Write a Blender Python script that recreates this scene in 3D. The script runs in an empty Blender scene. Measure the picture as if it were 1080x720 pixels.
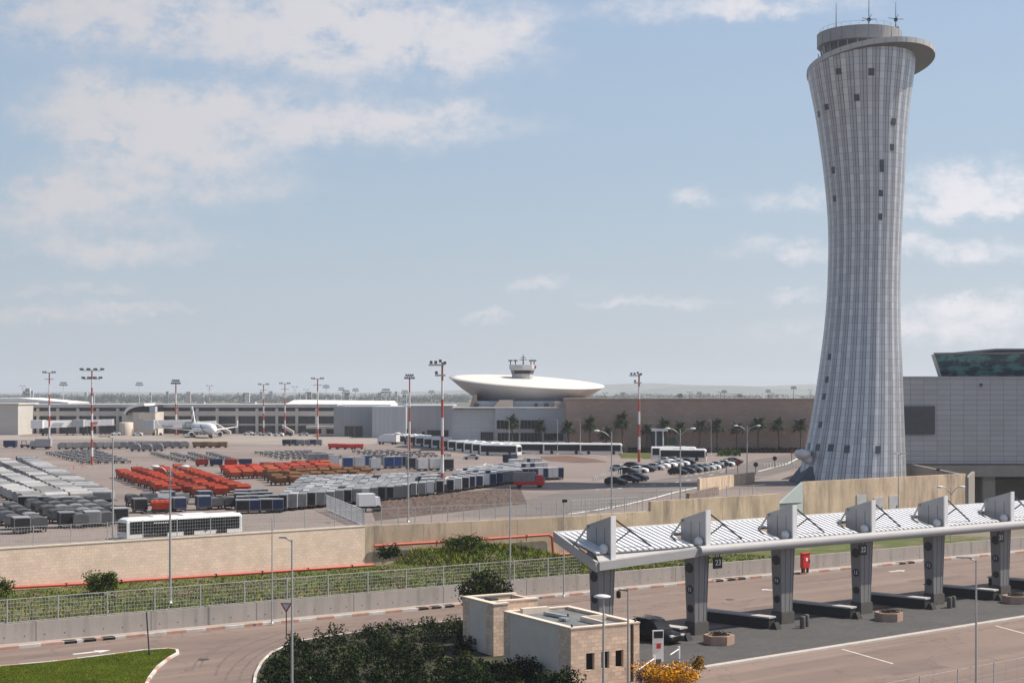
import bpy, math, random
from mathutils import Vector, Matrix
import numpy as np
random.seed(7)
R = math.radians
SC = bpy.context.scene
COL = SC.collection
# ------------------------------------------------------------------ camera
F = 1600.0            # focal length in photo pixels (photo 1080 wide)
HZ = 415.0            # horizon row of the photo
CZ = 20.0             # camera height above the plaza
cam = bpy.data.cameras.new('camera'); camo = bpy.data.objects.new('camera', cam); COL.objects.link(camo)
camo.location = (0, 0, CZ); camo.rotation_euler = (R(90), 0, 0)
cam.sensor_width = 36; cam.lens = F/1080*36; cam.shift_y = (HZ-360)/1080
cam.clip_start = 1; cam.clip_end = 30000
SC.camera = camo
# ------------------------------------------------------------------ sun and sky
SUN_EL = 52.0
sun_h = Vector((0.985, 0.17)).normalized()
sdir = Vector((sun_h.x*math.cos(R(SUN_EL)), sun_h.y*math.cos(R(SUN_EL)), math.sin(R(SUN_EL))))
sl = bpy.data.lights.new('sun', 'SUN'); sl.energy = 5.0; sl.angle = R(0.55); sl.color = (1, .915, .80)
so = bpy.data.objects.new('sun', sl); COL.objects.link(so)
so.rotation_euler = sdir.to_track_quat('Z', 'Y').to_euler(); so.location = (200, 40, 300)
world = bpy.data.worlds.new('World'); SC.world = world; world.use_nodes = True
SC.view_settings.view_transform = 'Standard'; SC.view_settings.look = 'None'
SC.view_settings.gamma = 1; SC.view_settings.use_curve_mapping = False
SC.view_settings.exposure = 0.28
SC.cycles.use_denoising = True
SC.cycles.max_bounces = 6; SC.cycles.diffuse_bounces = 3; SC.cycles.volume_bounces = 1
SC.cycles.volume_step_rate = 10
SKY_STRENGTH = 0.085
HAZE = 0.00013
CLOUDS = [  # (px, py, half width, half height, weight): direction of each bank on the photo's view
    (70, 14, 175, 42, .85), (320, 40, 140, 48, .85), (475, 48, 115, 36, .75), (400, 8, 160, 28, .6), (560, 18, 40, 16, .25),
    (120, 105, 110, 34, .8), (225, 130, 140, 38, .85), (110, 145, 80, 30, .6), (430, 130, 82, 30, .85), (330, 128, 50, 20, .45), (515, 125, 40, 22, .3), (190, 165, 120, 24, .4),
    (150, 193, 155, 22, .7), (40, 205, 80, 16, .5), (70, 236, 140, 28, .75), (130, 264, 95, 14, .6), (290, 215, 90, 20, .15), (250, 250, 100, 14, .15),
    (75, 303, 75, 10, .6), (40, 330, 72, 11, .75), (150, 326, 48, 8, .7), (185, 327, 22, 6, .35), (252, 330, 16, 5, .3), (90, 338, 60, 8, .3),
    (720, 8, 110, 17, .62), (850, 6, 90, 18, .5), (580, 128, 45, 14, .25), (735, 205, 34, 12, .6), (835, 207, 56, 17, .75), (1040, 200, 95, 30, .95), (1000, 222, 90, 14, .6),
    (820, 268, 56, 13, .72), (1000, 262, 110, 16, .8), (840, 309, 32, 7, .6), (690, 318, 95, 8, .65), (1050, 318, 60, 14, .62), (1000, 345, 130, 26, .62), (563, 300, 40, 10, .6), (516, 331, 32, 7, .65),
    (850, 355, 150, 24, .36), (410, 352, 24, 4, .25), (1050, 345, 60, 24, .3), (640, 300, 60, 9, .2)]
def build_world():
    nt = world.node_tree; N = nt.nodes; L = nt.links
    for n in list(N): N.remove(n)
    out = N.new('ShaderNodeOutputWorld'); bg = N.new('ShaderNodeBackground')
    sky = N.new('ShaderNodeTexSky'); sky.sky_type = 'NISHITA'; sky.sun_disc = False
    sky.sun_elevation = R(SUN_EL); sky.sun_rotation = math.atan2(sun_h.x, sun_h.y)
    sky.air_density = 1.0; sky.dust_density = 2.2; sky.ozone_density = 1.4; sky.altitude = 40
    tc = N.new('ShaderNodeTexCoord'); sep = N.new('ShaderNodeSeparateXYZ'); L.new(tc.outputs['Generated'], sep.inputs[0])
    def m(op, a, b=None, clamp=False):
        n = N.new('ShaderNodeMath'); n.operation = op; n.use_clamp = clamp
        for i, v in enumerate((a, b)):
            if v is None: continue
            if isinstance(v, (int, float)): n.inputs[i].default_value = v
            else: L.new(v, n.inputs[i])
        return n.outputs[0]
    yy = m('MAXIMUM', sep.outputs[1], 0.02)
    u = m('DIVIDE', sep.outputs[0], yy); v = m('DIVIDE', sep.outputs[2], yy)
    cmb = N.new('ShaderNodeCombineXYZ'); L.new(u, cmb.inputs[0]); L.new(m('MULTIPLY', v, 1.55), cmb.inputs[1])
    def noise(scale, detail, rough, off):
        mp = N.new('ShaderNodeMapping'); mp.inputs['Location'].default_value = (off, off*.7, 0); L.new(cmb.outputs[0], mp.inputs[0])
        n = N.new('ShaderNodeTexNoise'); n.inputs['Scale'].default_value = scale; n.inputs['Detail'].default_value = detail
        n.inputs['Roughness'].default_value = rough; L.new(mp.outputs[0], n.inputs['Vector']); return n
    w = noise(9, 5, .6, 1.3); ws = N.new('ShaderNodeSeparateColor'); L.new(w.outputs['Color'], ws.inputs[0])
    w2 = noise(42, 6, .66, 4.1); ws2 = N.new('ShaderNodeSeparateColor'); L.new(w2.outputs['Color'], ws2.inputs[0])
    def warp(base, ch, amp, amp2):
        a = m('MULTIPLY', m('SUBTRACT', ws.outputs[ch], .5), amp); b = m('MULTIPLY', m('SUBTRACT', ws2.outputs[ch], .5), amp2)
        return m('ADD', base, m('ADD', a, b))
    uu = warp(u, 0, .06, .045); vv = warp(v, 1, .026, .030)
    tot = None
    for (px, py, hw, hh, wt) in CLOUDS:
        a = m('DIVIDE', m('SUBTRACT', uu, (px-540)/F), hw/F); b = m('DIVIDE', m('SUBTRACT', vv, (HZ-py)/F), hh/F)
        d = m('ADD', m('MULTIPLY', a, a), m('MULTIPLY', b, b))
        e = m('MULTIPLY', m('POWER', 2.718, m('MULTIPLY', m('POWER', d, 1.35), -.95)), wt)
        tot = e if tot is None else m('ADD', tot, e)
    # broken banks over the rest of the sky (seen from other sides and in reflections)
    zz = m('MAXIMUM', sep.outputs[2], .06)
    c2 = N.new('ShaderNodeCombineXYZ'); L.new(m('DIVIDE', sep.outputs[0], zz), c2.inputs[0]); L.new(m('DIVIDE', sep.outputs[1], zz), c2.inputs[1])
    g = N.new('ShaderNodeTexNoise'); g.inputs['Scale'].default_value = .55; g.inputs['Detail'].default_value = 6; L.new(c2.outputs[0], g.inputs['Vector'])
    gen = m('MULTIPLY', m('SUBTRACT', g.outputs[0], .56, True), 2.4, True)
    infront = m('GREATER_THAN', sep.outputs[1], .75)
    gen = m('MULTIPLY', gen, m('SUBTRACT', 1, infront))
    fb = noise(26, 9, .66, 7.7)
    tex = m('ADD', m('MULTIPLY', m('SUBTRACT', fb.outputs[0], .5), 3.6), .90)
    cl = m('MULTIPLY', m('ADD', tot, gen), tex)
    ramp = N.new('ShaderNodeMapRange'); ramp.interpolation_type = 'SMOOTHSTEP'
    ramp.inputs[1].default_value = .08; ramp.inputs[2].default_value = 1.12; ramp.inputs[3].default_value = 0; ramp.inputs[4].default_value = .9
    L.new(cl, ramp.inputs[0])
    mix = N.new('ShaderNodeMix'); mix.data_type = 'RGBA'; L.new(ramp.outputs[0], mix.inputs[0])
    # slight veil of thin high cloud everywhere
    veil = N.new('ShaderNodeMix'); veil.data_type = 'RGBA'; L.new(sky.outputs[0], veil.inputs[6])
    gr = N.new('ShaderNodeValToRGB'); L.new(sep.outputs[2], gr.inputs[0]); el = gr.color_ramp.elements; el[0].position = 0; el[0].color = (.585, .645, .72, 1); el[1].position = .27; el[1].color = (.398, .532, .735, 1); k_ = el.new(.13); k_.color = (.455, .582, .715, 1); k_ = el.new(.05); k_.color = (.545, .628, .72, 1)
    vs_ = N.new('ShaderNodeVectorMath'); vs_.operation = 'SCALE'; L.new(gr.outputs[0], vs_.inputs[0]); L.new(m('ADD', m('MULTIPLY', sep.outputs[0], VEILK*.16), VEILK), vs_.inputs['Scale']); L.new(vs_.outputs[0], veil.inputs[7])
    vf = N.new('ShaderNodeMapRange'); vf.inputs[1].default_value = .25; vf.inputs[2].default_value = .75; vf.inputs[3].default_value = .8; vf.inputs[4].default_value = .05; L.new(sep.outputs[2], vf.inputs[0]); L.new(vf.outputs[0], veil.inputs[0])
    L.new(veil.outputs[2], mix.inputs[6]); cs_ = N.new('ShaderNodeVectorMath'); cs_.operation = 'SCALE'; cs_.inputs[0].default_value = CLOUDC; L.new(m('ADD', m('MULTIPLY', sep.outputs[0], .5), 1.0), cs_.inputs['Scale']); L.new(cs_.outputs[0], mix.inputs[7])
    L.new(mix.outputs[2], bg.inputs[0]); bg.inputs[1].default_value = SKY_STRENGTH
    L.new(bg.outputs[0], out.inputs[0])
VEILK = 9.5; CLOUDC = (7.25, 7.1, 7.4)
build_world()
# ------------------------------------------------------------------ helpers
def G(px, py, z=0.0):
    "ground point at height z seen at photo pixel"
    Y = (CZ-z)*F/(py-HZ); return Vector(((px-540)/F*Y, Y, z))
def X(px, Y): return (px-540)/F*Y
def Z(py, Y): return CZ-(py-HZ)/F*Y
def V2(v): return Vector((v[0], v[1]))
def tag(o, label=None, cat=None, group=None, kind=None):
    if label: o['label'] = label
    if cat: o['category'] = cat
    if group: o['group'] = group
    if kind: o['kind'] = kind
    return o
def empty(name, loc=(0, 0, 0), rz=0, parent=None):
    o = bpy.data.objects.new(name, None); COL.objects.link(o); o.location = loc; o.rotation_euler = (0, 0, rz); o.parent = parent
    o.empty_display_size = .3
    return o
ORD = 'first second third fourth fifth sixth seventh eighth ninth tenth eleventh twelfth thirteenth fourteenth fifteenth sixteenth seventeenth eighteenth nineteenth twentieth'.split()
TENS = {20: 'twenty', 30: 'thirty', 40: 'forty'}
def nth(i):
    "0 -> first"
    if i < 20: return ORD[i]
    n = i+1; t = n//10*10
    return {30: 'thirtieth', 40: 'fortieth'}[n] if n % 10 == 0 else TENS[t]+'-'+ORD[n % 10-1]
class MB:
    def __init__(s): s.v = []; s.f = []; s.m = []; s.uv = {}; s.sm = []
    def add(s, vs, fs, mi=0, smooth=False):
        b = len(s.v); s.v.extend([tuple(p) for p in vs])
        for f in fs: s.f.append(tuple(b+i for i in f)); s.m.append(mi); s.sm.append(smooth)
        return b
    def hexa(s, p, mi=0):
        "8 points: bottom 4 ccw then top 4 ccw"
        s.add(p, [(3, 2, 1, 0), (4, 5, 6, 7), (0, 1, 5, 4), (1, 2, 6, 5), (2, 3, 7, 6), (3, 0, 4, 7)], mi)
    def box(s, c, d, rz=0, mi=0, top=None):
        "centre, dims; top: scale of top face (x,y)"
        hx, hy, hz = d[0]/2, d[1]/2, d[2]/2; tx, ty = top or (1, 1)
        ca, sa = math.cos(rz), math.sin(rz); P = []
        for z, kx, ky in ((-hz, 1, 1), (hz, tx, ty)):
            for x, y in ((-hx, -hy), (hx, -hy), (hx, hy), (-hx, hy)):
                x2, y2 = x*kx, y*ky
                P.append((c[0]+x2*ca-y2*sa, c[1]+x2*sa+y2*ca, c[2]+z))
        s.hexa(P, mi)
    def bb(s, x0, x1, y0, y1, z0, z1, mi=0): s.box(((x0+x1)/2, (y0+y1)/2, (z0+z1)/2), (x1-x0, y1-y0, z1-z0), 0, mi)
    def wall(s, a, b, z0, z1, t, mi=0, z0b=None, z1b=None, side=0):
        "vertical slab between 2D points; thickness t; side -1/1 puts it wholly on the right/left"
        a, b = V2(a), V2(b); d = (b-a).normalized(); n = Vector((-d.y, d.x))
        l, r = (t/2, t/2) if side == 0 else ((t, 0) if side > 0 else (0, t))
        q = [a-n*r, b-n*r, b+n*l, a+n*l]
        zb0 = z0 if z0b is None else z0b; zb1 = z1 if z1b is None else z1b
        lo = [z0, zb0, zb0, z0]; hi = [z1, zb1, zb1, z1]
        s.hexa([(p.x, p.y, z) for p, z in zip(q, lo)]+[(p.x, p.y, z) for p, z in zip(q, hi)], mi)
    def prism(s, poly, z0, z1, mi=0):
        n = len(poly); vs = [(p[0], p[1], z0) for p in poly]+[(p[0], p[1], z1) for p in poly]
        s.add(vs, [tuple(range(n-1, -1, -1)), tuple(range(n, 2*n))]+[(i, (i+1) % n, n+(i+1) % n, n+i) for i in range(n)], mi)
    def profile(s, pts, y0, y1, mi=0):
        "closed xz profile (ccw seen from -y) extruded along y"
        n = len(pts); vs = [(p[0], y0, p[1]) for p in pts]+[(p[0], y1, p[1]) for p in pts]
        s.add(vs, [tuple(range(n)), tuple(range(2*n-1, n-1, -1))]+[(i, n+i, n+(i+1) % n, (i+1) % n) for i in range(n)], mi)
    def tube(s, p0, p1, r0, r1=None, n=8, mi=0, cap=True):
        p0, p1 = Vector(p0), Vector(p1); r1 = r0 if r1 is None else r1
        d = (p1-p0); 
        if d.length < 1e-6: return
        d.normalize(); a = d.orthogonal().normalized(); b = d.cross(a)
        vs = []
        for p, r in ((p0, r0), (p1, r1)):
            for i in range(n):
                t = 2*math.pi*i/n; vs.append(p+a*(r*math.cos(t))+b*(r*math.sin(t)))
        fs = [(i, (i+1) % n, n+(i+1) % n, n+i) for i in range(n)]
        s.add(vs, fs, mi, n > 5)
        if cap: s.add(vs, [tuple(range(n-1, -1, -1)), tuple(range(n, 2*n))], mi)
    def path(s, pts, r, n=8, mi=0):
        for a, b in zip(pts[:-1], pts[1:]): s.tube(a, b, r, r, n, mi)
        for p in pts[1:-1]: s.ball(p, (r, r, r), 6, 4, mi)
    def lathe(s, prof, c=(0, 0, 0), n=24, mi=0, smooth=True, sx=1, sy=1):
        vs = []; k = len(prof)
        for r, z in prof:
            for i in range(n):
                t = 2*math.pi*i/n; vs.append((c[0]+r*math.cos(t)*sx, c[1]+r*math.sin(t)*sy, c[2]+z))
        fs = [(j*n+i, j*n+(i+1) % n, (j+1)*n+(i+1) % n, (j+1)*n+i) for j in range(k-1) for i in range(n)]
        s.add(vs, fs, mi, smooth)
        s.add(vs[:n], [tuple(range(n-1, -1, -1))], mi); s.add(vs[-n:], [tuple(range(n))], mi)
    def ball(s, c, r, n=12, k=8, mi=0):
        vs = [(c[0], c[1], c[2]-r[2])]
        for j in range(1, k):
            ph = math.pi*j/k
            for i in range(n):
                t = 2*math.pi*i/n; vs.append((c[0]+r[0]*math.sin(ph)*math.cos(t), c[1]+r[1]*math.sin(ph)*math.sin(t), c[2]-r[2]*math.cos(ph)))
        vs.append((c[0], c[1], c[2]+r[2])); e = len(vs)-1; fs = []
        for i in range(n):
            fs.append((0, 1+(i+1) % n, 1+i)); fs.append((e, 1+(k-2)*n+i, 1+(k-2)*n+(i+1) % n))
            for j in range(k-2): fs.append((1+j*n+i, 1+j*n+(i+1) % n, 1+(j+1)*n+(i+1) % n, 1+(j+1)*n+i))
        s.add(vs, fs, mi, True)
    def leaf(s, c, size, mi=0, up=.3):
        n = Vector((random.gauss(0, 1), random.gauss(0, 1), random.gauss(0, 1)+up)).normalized()
        a = n.orthogonal().normalized(); b = n.cross(a); t = random.random()*6.28
        a, b = a*math.cos(t)+b*math.sin(t), b*math.cos(t)-a*math.sin(t); c = Vector(c)
        l = size*random.uniform(.7, 1.3); w = l*.55
        s.add([c-a*l*.5, c+b*w*.5, c+a*l*.5, c-b*w*.5], [(0, 1, 2, 3)], mi)
    def blade(s, c, h, w, mi=0, lean=.35):
        t = random.random()*6.28; dx, dy = math.cos(t), math.sin(t)
        lx, ly = random.gauss(0, lean)*h, random.gauss(0, lean)*h
        s.add([(c[0]-dx*w, c[1]-dy*w, c[2]-.03), (c[0]+dx*w, c[1]+dy*w, c[2]-.03), (c[0]+lx, c[1]+ly, c[2]+h)], [(0, 1, 2)], mi)
    def build(s, name, mats, parent=None, loc=None, rz=0):
        me = bpy.data.meshes.new(name); me.from_pydata(s.v, [], s.f)
        if not isinstance(mats, (list, tuple)): mats = [mats]
        for m_ in mats: me.materials.append(m_)
        me.polygons.foreach_set('material_index', s.m); me.polygons.foreach_set('use_smooth', s.sm)
        me.update()
        o = bpy.data.objects.new(name, me); COL.objects.link(o); o.parent = parent
        if loc is not None: o.location = loc
        o.rotation_euler = (0, 0, rz)
        return o
KIDS = {}
def copy_tree(o, parent=None):
    c = o.copy(); COL.objects.link(c)
    if parent is not None: c.parent = parent
    for ch in KIDS.setdefault(o.name, [k for k in COL.objects if k.parent == o]): copy_tree(ch, c)
    return c
def place(proto, loc, rz, label, group=None, cat=None):
    "first use moves the prototype, later ones copy it"
    if proto.get('_used'):
        o = copy_tree(proto)
    else:
        KIDS.setdefault(proto.name, [k for k in COL.objects if k.parent == proto]); o = proto; proto['_used'] = 1
    o.location = loc; o.rotation_euler = (0, 0, rz); tag(o, label, cat, group); return o
def text(name, body, size, mat, parent, pos, normal, depth=.012, font_scale=1):
    cu = bpy.data.curves.new('lettering', 'FONT'); cu.body = body; cu.size = size; cu.extrude = depth
    cu.align_x = 'CENTER'; cu.align_y = 'CENTER'
    ob = bpy.data.objects.new('lettering', cu); me = bpy.data.meshes.new_from_object(ob)
    bpy.data.objects.remove(ob); me.materials.clear(); me.materials.append(mat)
    n = Vector(normal).normalized(); r = Vector((0, 0, 1)).cross(n).normalized(); u = n.cross(r)
    M = Matrix((r*font_scale, u*font_scale, n)).transposed()
    me.transform(M.to_4x4()); o = bpy.data.objects.new(name, me); COL.objects.link(o); o.parent = parent; o.location = pos
    return o
# ------------------------------------------------------------------ materials
MATS = {}
def mat(name, col, rough=.75, metal=0., var=.14, scale=1.5, fine=18, fvar=.06, bump=0., rnd=0., obj=False, spec=.4, extra=None, stretch=(1, 1, 1)):
    m = bpy.data.materials.new(name); m.use_nodes = True; nt = m.node_tree; N, L = nt.nodes, nt.links
    p = N['Principled BSDF']; p.inputs['Roughness'].default_value = rough; p.inputs['Metallic'].default_value = metal
    p.inputs['Specular IOR Level'].default_value = spec
    if obj: src = N.new('ShaderNodeTexCoord').outputs['Object']
    else: src = N.new('ShaderNodeNewGeometry').outputs['Position']
    mp = N.new('ShaderNodeMapping'); mp.inputs['Scale'].default_value = stretch; L.new(src, mp.inputs[0]); vec = mp.outputs[0]
    def noise(sc, det=4):
        n = N.new('ShaderNodeTexNoise'); n.inputs['Scale'].default_value = sc; n.inputs['Detail'].default_value = det; L.new(vec, n.inputs['Vector']); return n.outputs[0]
    def mr(x, lo, hi, a=.25, b=.75):
        n = N.new('ShaderNodeMapRange'); n.inputs[1].default_value = a; n.inputs[2].default_value = b; n.inputs[3].default_value = lo; n.inputs[4].default_value = hi; L.new(x, n.inputs[0]); return n.outputs[0]
    def mul(a, b):
        n = N.new('ShaderNodeMath'); n.operation = 'MULTIPLY'; L.new(a, n.inputs[0]); L.new(b, n.inputs[1]); return n.outputs[0]
    k = mr(noise(scale), 1-var, 1+var); nf = noise(fine, 3); k = mul(k, mr(nf, 1-fvar, 1+fvar))
    if rnd:
        oi = N.new('ShaderNodeObjectInfo'); k = mul(k, mr(oi.outputs['Random'], 1-rnd, 1+rnd, 0, 1))
    sc = N.new('ShaderNodeVectorMath'); sc.operation = 'SCALE'; sc.inputs[0].default_value = col; L.new(k, sc.inputs['Scale'])
    color = sc.outputs[0]
    if extra: color = extra(m, N, L, vec, color, mr, noise, p) or color
    L.new(color, p.inputs['Base Color'])
    if bump:
        b = N.new('ShaderNodeBump'); b.inputs['Strength'].default_value = bump; b.inputs['Distance'].default_value = .05; L.new(nf, b.inputs['Height']); L.new(b.outputs[0], p.inputs['Normal'])
    MATS[name] = m; return m
def mixc(N, L, fac, a, b):
    n = N.new('ShaderNodeMix'); n.data_type = 'RGBA'
    for i, v in ((0, fac), (6, a), (7, b)):
        if isinstance(v, (int, float)): n.inputs[i].default_value = v
        elif isinstance(v, tuple): n.inputs[i].default_value = (*v, 1)
        else: L.new(v, n.inputs[i])
    return n.outputs[2]
def patches(col, scale, lo, hi, st=(1, 1, 1), amt=1., rot=0):
    "soft patches of another colour"
    def f(m, N, L, vec, color, mr, noise, p):
        mp = N.new('ShaderNodeMapping'); mp.vector_type = 'TEXTURE' if rot else 'POINT'; mp.inputs['Scale'].default_value = st; mp.inputs['Rotation'].default_value = (0, 0, rot); L.new(vec, mp.inputs[0])
        n = N.new('ShaderNodeTexNoise'); n.inputs['Scale'].default_value = scale; n.inputs['Detail'].default_value = 6; n.inputs['Roughness'].default_value = .62
        L.new(mp.outputs[0], n.inputs['Vector'])
        return mixc(N, L, mr(n.outputs[0], 0, amt, lo, hi), color, col)
    return f
def cracks(m, N, L, vec, color, mr, noise, p):
    nz = N.new('ShaderNodeTexNoise'); nz.inputs['Scale'].default_value = .5; nz.inputs['Detail'].default_value = 5; L.new(vec, nz.inputs['Vector'])
    ad = N.new('ShaderNodeVectorMath'); ad.operation = 'ADD'; L.new(vec, ad.inputs[0]); sc = N.new('ShaderNodeVectorMath'); sc.operation = 'SCALE'; sc.inputs['Scale'].default_value = 5; L.new(nz.outputs['Color'], sc.inputs[0]); L.new(sc.outputs[0], ad.inputs[1])
    v = N.new('ShaderNodeTexVoronoi'); v.feature = 'DISTANCE_TO_EDGE'; v.inputs['Scale'].default_value = .085; L.new(ad.outputs[0], v.inputs['Vector'])
    return mixc(N, L, mr(v.outputs['Distance'], .5, 0, .002, .009), color, (.07, .055, .05))
def chain(*fs):
    def f(m, N, L, vec, color, mr, noise, p):
        for g in fs: color = g(m, N, L, vec, color, mr, noise, p)
        return color
    return f
def bricks(w, h, mortar, mcol, var, axis_rot=0, c2=None, msize=.02, offset=.5, bump=.3, vertical=True):
    "courses on a vertical face: u = along the wall (rotated by axis_rot), v = height"
    def f(m, N, L, vec, color, mr, noise, p):
        mp = N.new('ShaderNodeMapping'); mp.vector_type = 'POINT'; mp.inputs['Rotation'].default_value = (0, 0, -axis_rot); L.new(vec, mp.inputs[0])
        sp = N.new('ShaderNodeSeparateXYZ'); L.new(mp.outputs[0], sp.inputs[0])
        cb = N.new('ShaderNodeCombineXYZ')
        if vertical:
            ad = N.new('ShaderNodeMath'); ad.operation = 'ADD'; L.new(sp.outputs[0], ad.inputs[0]); L.new(sp.outputs[1], ad.inputs[1])
            L.new(ad.outputs[0], cb.inputs[0]); L.new(sp.outputs[2], cb.inputs[1])
        else:
            L.new(sp.outputs[0], cb.inputs[0]); L.new(sp.outputs[1], cb.inputs[1])
        b = N.new('ShaderNodeTexBrick'); b.inputs['Scale'].default_value = 1; b.inputs['Brick Width'].default_value = w; b.inputs['Row Height'].default_value = h
        b.inputs['Mortar Size'].default_value = msize; b.inputs['Mortar Smooth'].default_value = .2; b.offset = offset; b.inputs['Bias'].default_value = 0
        b.inputs['Color1'].default_value = (1-var,)*3+(1,); b.inputs['Color2'].default_value = (1+var,)*3+(1,); b.inputs['Mortar'].default_value = (1, 1, 1, 1)
        L.new(cb.outputs[0], b.inputs['Vector'])
        mu = N.new('ShaderNodeVectorMath'); mu.operation = 'MULTIPLY'; L.new(color, mu.inputs[0]); L.new(b.outputs['Color'], mu.inputs[1])
        col = mu.outputs[0]
        fm = N.new('ShaderNodeMath'); fm.operation = 'MULTIPLY'; L.new(b.outputs['Fac'], fm.inputs[0]); fm.inputs[1].default_value = mortar
        return mixc(N, L, fm.outputs[0], col, mcol)
    return f
AZ = math.atan2(.584, .811)     # direction of the canopy, walls and kerbs
UA = Vector((.811, .584)).normalized(); UP = Vector((-UA.y, UA.x))
asphalt = mat('asphalt', (.195, .142, .118), .9, 0, .14, .06, 9, .12, .1, extra=chain(patches((.120, .092, .078), .22, .48, .66, (9, 1, 1), .6, AZ), patches((.27, .205, .172), .35, .5, .7, (14, 1, 1), .6, AZ+.05), patches((.10, .08, .07), .45, .60, .70, (1, 1, 1), .4), cracks))
apron_mat = mat('apron_asphalt', (.205, .165, .149), .9, 0, .14, .02, 3, .08, 0, extra=chain(patches((.125, .105, .097), .05, .5, .66, (3, 1, 1), .75, -.25), patches((.27, .222, .195), .06, .5, .72, (4, 1, 1), .65, -.1), patches((.11, .095, .09), .3, .58, .7, (1, 1, 1), .4), cracks))
dark_asphalt = mat('dark_asphalt', (.085, .078, .076), .9, 0, .12, .1, 8, .08)
concrete_apron = mat('pale_concrete', (.27, .235, .205), .9, 0, .1, .05, 4, .06)
paving_mat = mat('grey_paving', (.07, .067, .066), .8, 0, .12, .3, 12, .1, .1, extra=chain(bricks(.6, .3, .6, (.026, .026, .026), .12, AZ, msize=.015, vertical=False), patches((.055, .05, .048), .4, .55, .7, (1, 1, 1), .6)))
kerb_stone = mat('kerb_stone', (.44, .40, .36), .85, 0, .12, .8, 9, .08)
kerb_white = mat('kerb_white_paint', (.55, .52, .49), .8, 0, .25, 1.2, 9, .1)
kerb_red = mat('kerb_red_paint', (.46, .27, .21), .8, 0, .25, 1.2, 9, .1)
sidewalk_mat = mat('sidewalk_slabs', (.33, .28, .25), .9, 0, .12, .8, 9, .08)
dirt = mat('brown_dirt', (.085, .058, .046), .95, 0, .35, .35, 3, .2, .3)
earth = mat('dry_earth', (.17, .13, .09), .95, 0, .3, .4, 5, .2, .2, extra=patches((.07, .095, .014), .3, .35, .5))
paint = mat('white_road_paint', (.62, .60, .57), .8, 0, .2, 1, 8, .1)
def streaks(m, N, L, vec, color, mr, noise, p):
    mp = N.new('ShaderNodeMapping'); mp.inputs['Scale'].default_value = (.55, .55, .10); L.new(vec, mp.inputs[0])
    n = N.new('ShaderNodeTexNoise'); n.inputs['Scale'].default_value = .9; n.inputs['Detail'].default_value = 6; n.inputs['Roughness'].default_value = .7; L.new(mp.outputs[0], n.inputs['Vector'])
    return mixc(N, L, mr(n.outputs[0], 0, .85, .47, .72), color, (.15, .12, .10))
def streaks_soft(m, N, L, vec, color, mr, noise, p):
    mp = N.new('ShaderNodeMapping'); mp.inputs['Scale'].default_value = (1.3, 1.3, .12); L.new(vec, mp.inputs[0])
    n = N.new('ShaderNodeTexNoise'); n.inputs['Scale'].default_value = .9; n.inputs['Detail'].default_value = 6; L.new(mp.outputs[0], n.inputs['Vector'])
    return mixc(N, L, mr(n.outputs[0], 0, .55, .5, .72), color, (.17, .16, .15))
def joints(w, dark=(.12, .11, .10), amt=.7, rot=AZ, h=60): return bricks(w, h, amt, dark, .04, rot, msize=.05, offset=0)
stained = mat('stained_concrete', (.57, .44, .315), .9, 0, .16, .35, 5, .08, .1, extra=chain(streaks, patches((.34, .27, .20), .35, .45, .75, (1, 1, .5), .6), joints(5.5, (.2, .16, .12), .5)))
stone_wall = mat('sandstone_wall', (.73, .57, .46), .9, 0, .10, .6, 7, .10, .25, extra=bricks(.62, .32, .4, (.42, .32, .24), .06, AZ, msize=.02))
def ties(m, N, L, vec, color, mr, noise, p):
    mp = N.new('ShaderNodeMapping'); mp.inputs['Rotation'].default_value = (0, 0, -AZ+.01); L.new(vec, mp.inputs[0]); sp = N.new('ShaderNodeSeparateXYZ'); L.new(mp.outputs[0], sp.inputs[0])
    def mm(op, a, b):
        n = N.new('ShaderNodeMath'); n.operation = op
        for i, v in enumerate((a, b)):
            if isinstance(v, (int, float)): n.inputs[i].default_value = v
            else: L.new(v, n.inputs[i])
        return n.outputs[0]
    du = mm('MULTIPLY', mm('SUBTRACT', mm('FRACT', mm('DIVIDE', sp.outputs[0], 1.62), 0), .5), 1.62); dz = mm('SUBTRACT', sp.outputs[2], .62)
    d = mm('ADD', mm('MULTIPLY', du, du), mm('MULTIPLY', dz, dz))
    return mixc(N, L, mm('MULTIPLY', mm('LESS_THAN', d, .0045), .75), color, (.03, .03, .03))
lowwall = mat('grey_concrete_wall', (.36, .325, .30), .9, 0, .08, .5, 7, .05, .1, extra=chain(joints(9.5, (.11, .11, .11), .8), patches((.25, .24, .23), .5, .5, .8, (1, 1, .15), .5), streaks_soft, ties))
house_stone = mat('house_stone', (.66, .495, .375), .9, 0, .14, 1.2, 14, .1, .4, obj=True, extra=bricks(.55, .27, .5, (.40, .30, .22), .16, 0, msize=.02))
house_plaster = mat('house_plaster', (.62, .55, .47), .9, 0, .06, 1, 14, .04)
house_cap = mat('house_cap', (.66, .56, .46), .85, 0, .08, 1, 14, .05)
roof_felt = mat('roof_felt', (.14, .145, .15), .9, 0, .25, .8, 12, .1)
canopy_grey = mat('canopy_grey_metal', (.36, .355, .36), .65, .05, .05, 1, 8, .03)
canopy_white = mat('canopy_white_metal', (.72, .72, .73), .45, .1, .05, 1, 8, .03)
column_grey = mat('column_grey', (.215, .21, .21), .6, .1, .06, 1, 8, .03)
canopy_dark = mat('canopy_dark_metal', (.05, .05, .055), .5, .3, .1)
plinth_mat = mat('plinth_concrete', (.10, .092, .085), .9, 0, .15, 1.5, 12, .08)
black_disc = mat('black_disc', (.012, .013, .018), .4, 0, .1)
blue_disc = mat('dark_blue_disc', (.02, .025, .06), .4, 0, .1)
white_text = mat('white_lettering', (.75, .75, .75), .6, 0, .02)
sign_black = mat('black_panel', (.01, .01, .012), .4, 0, .1)
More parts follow.
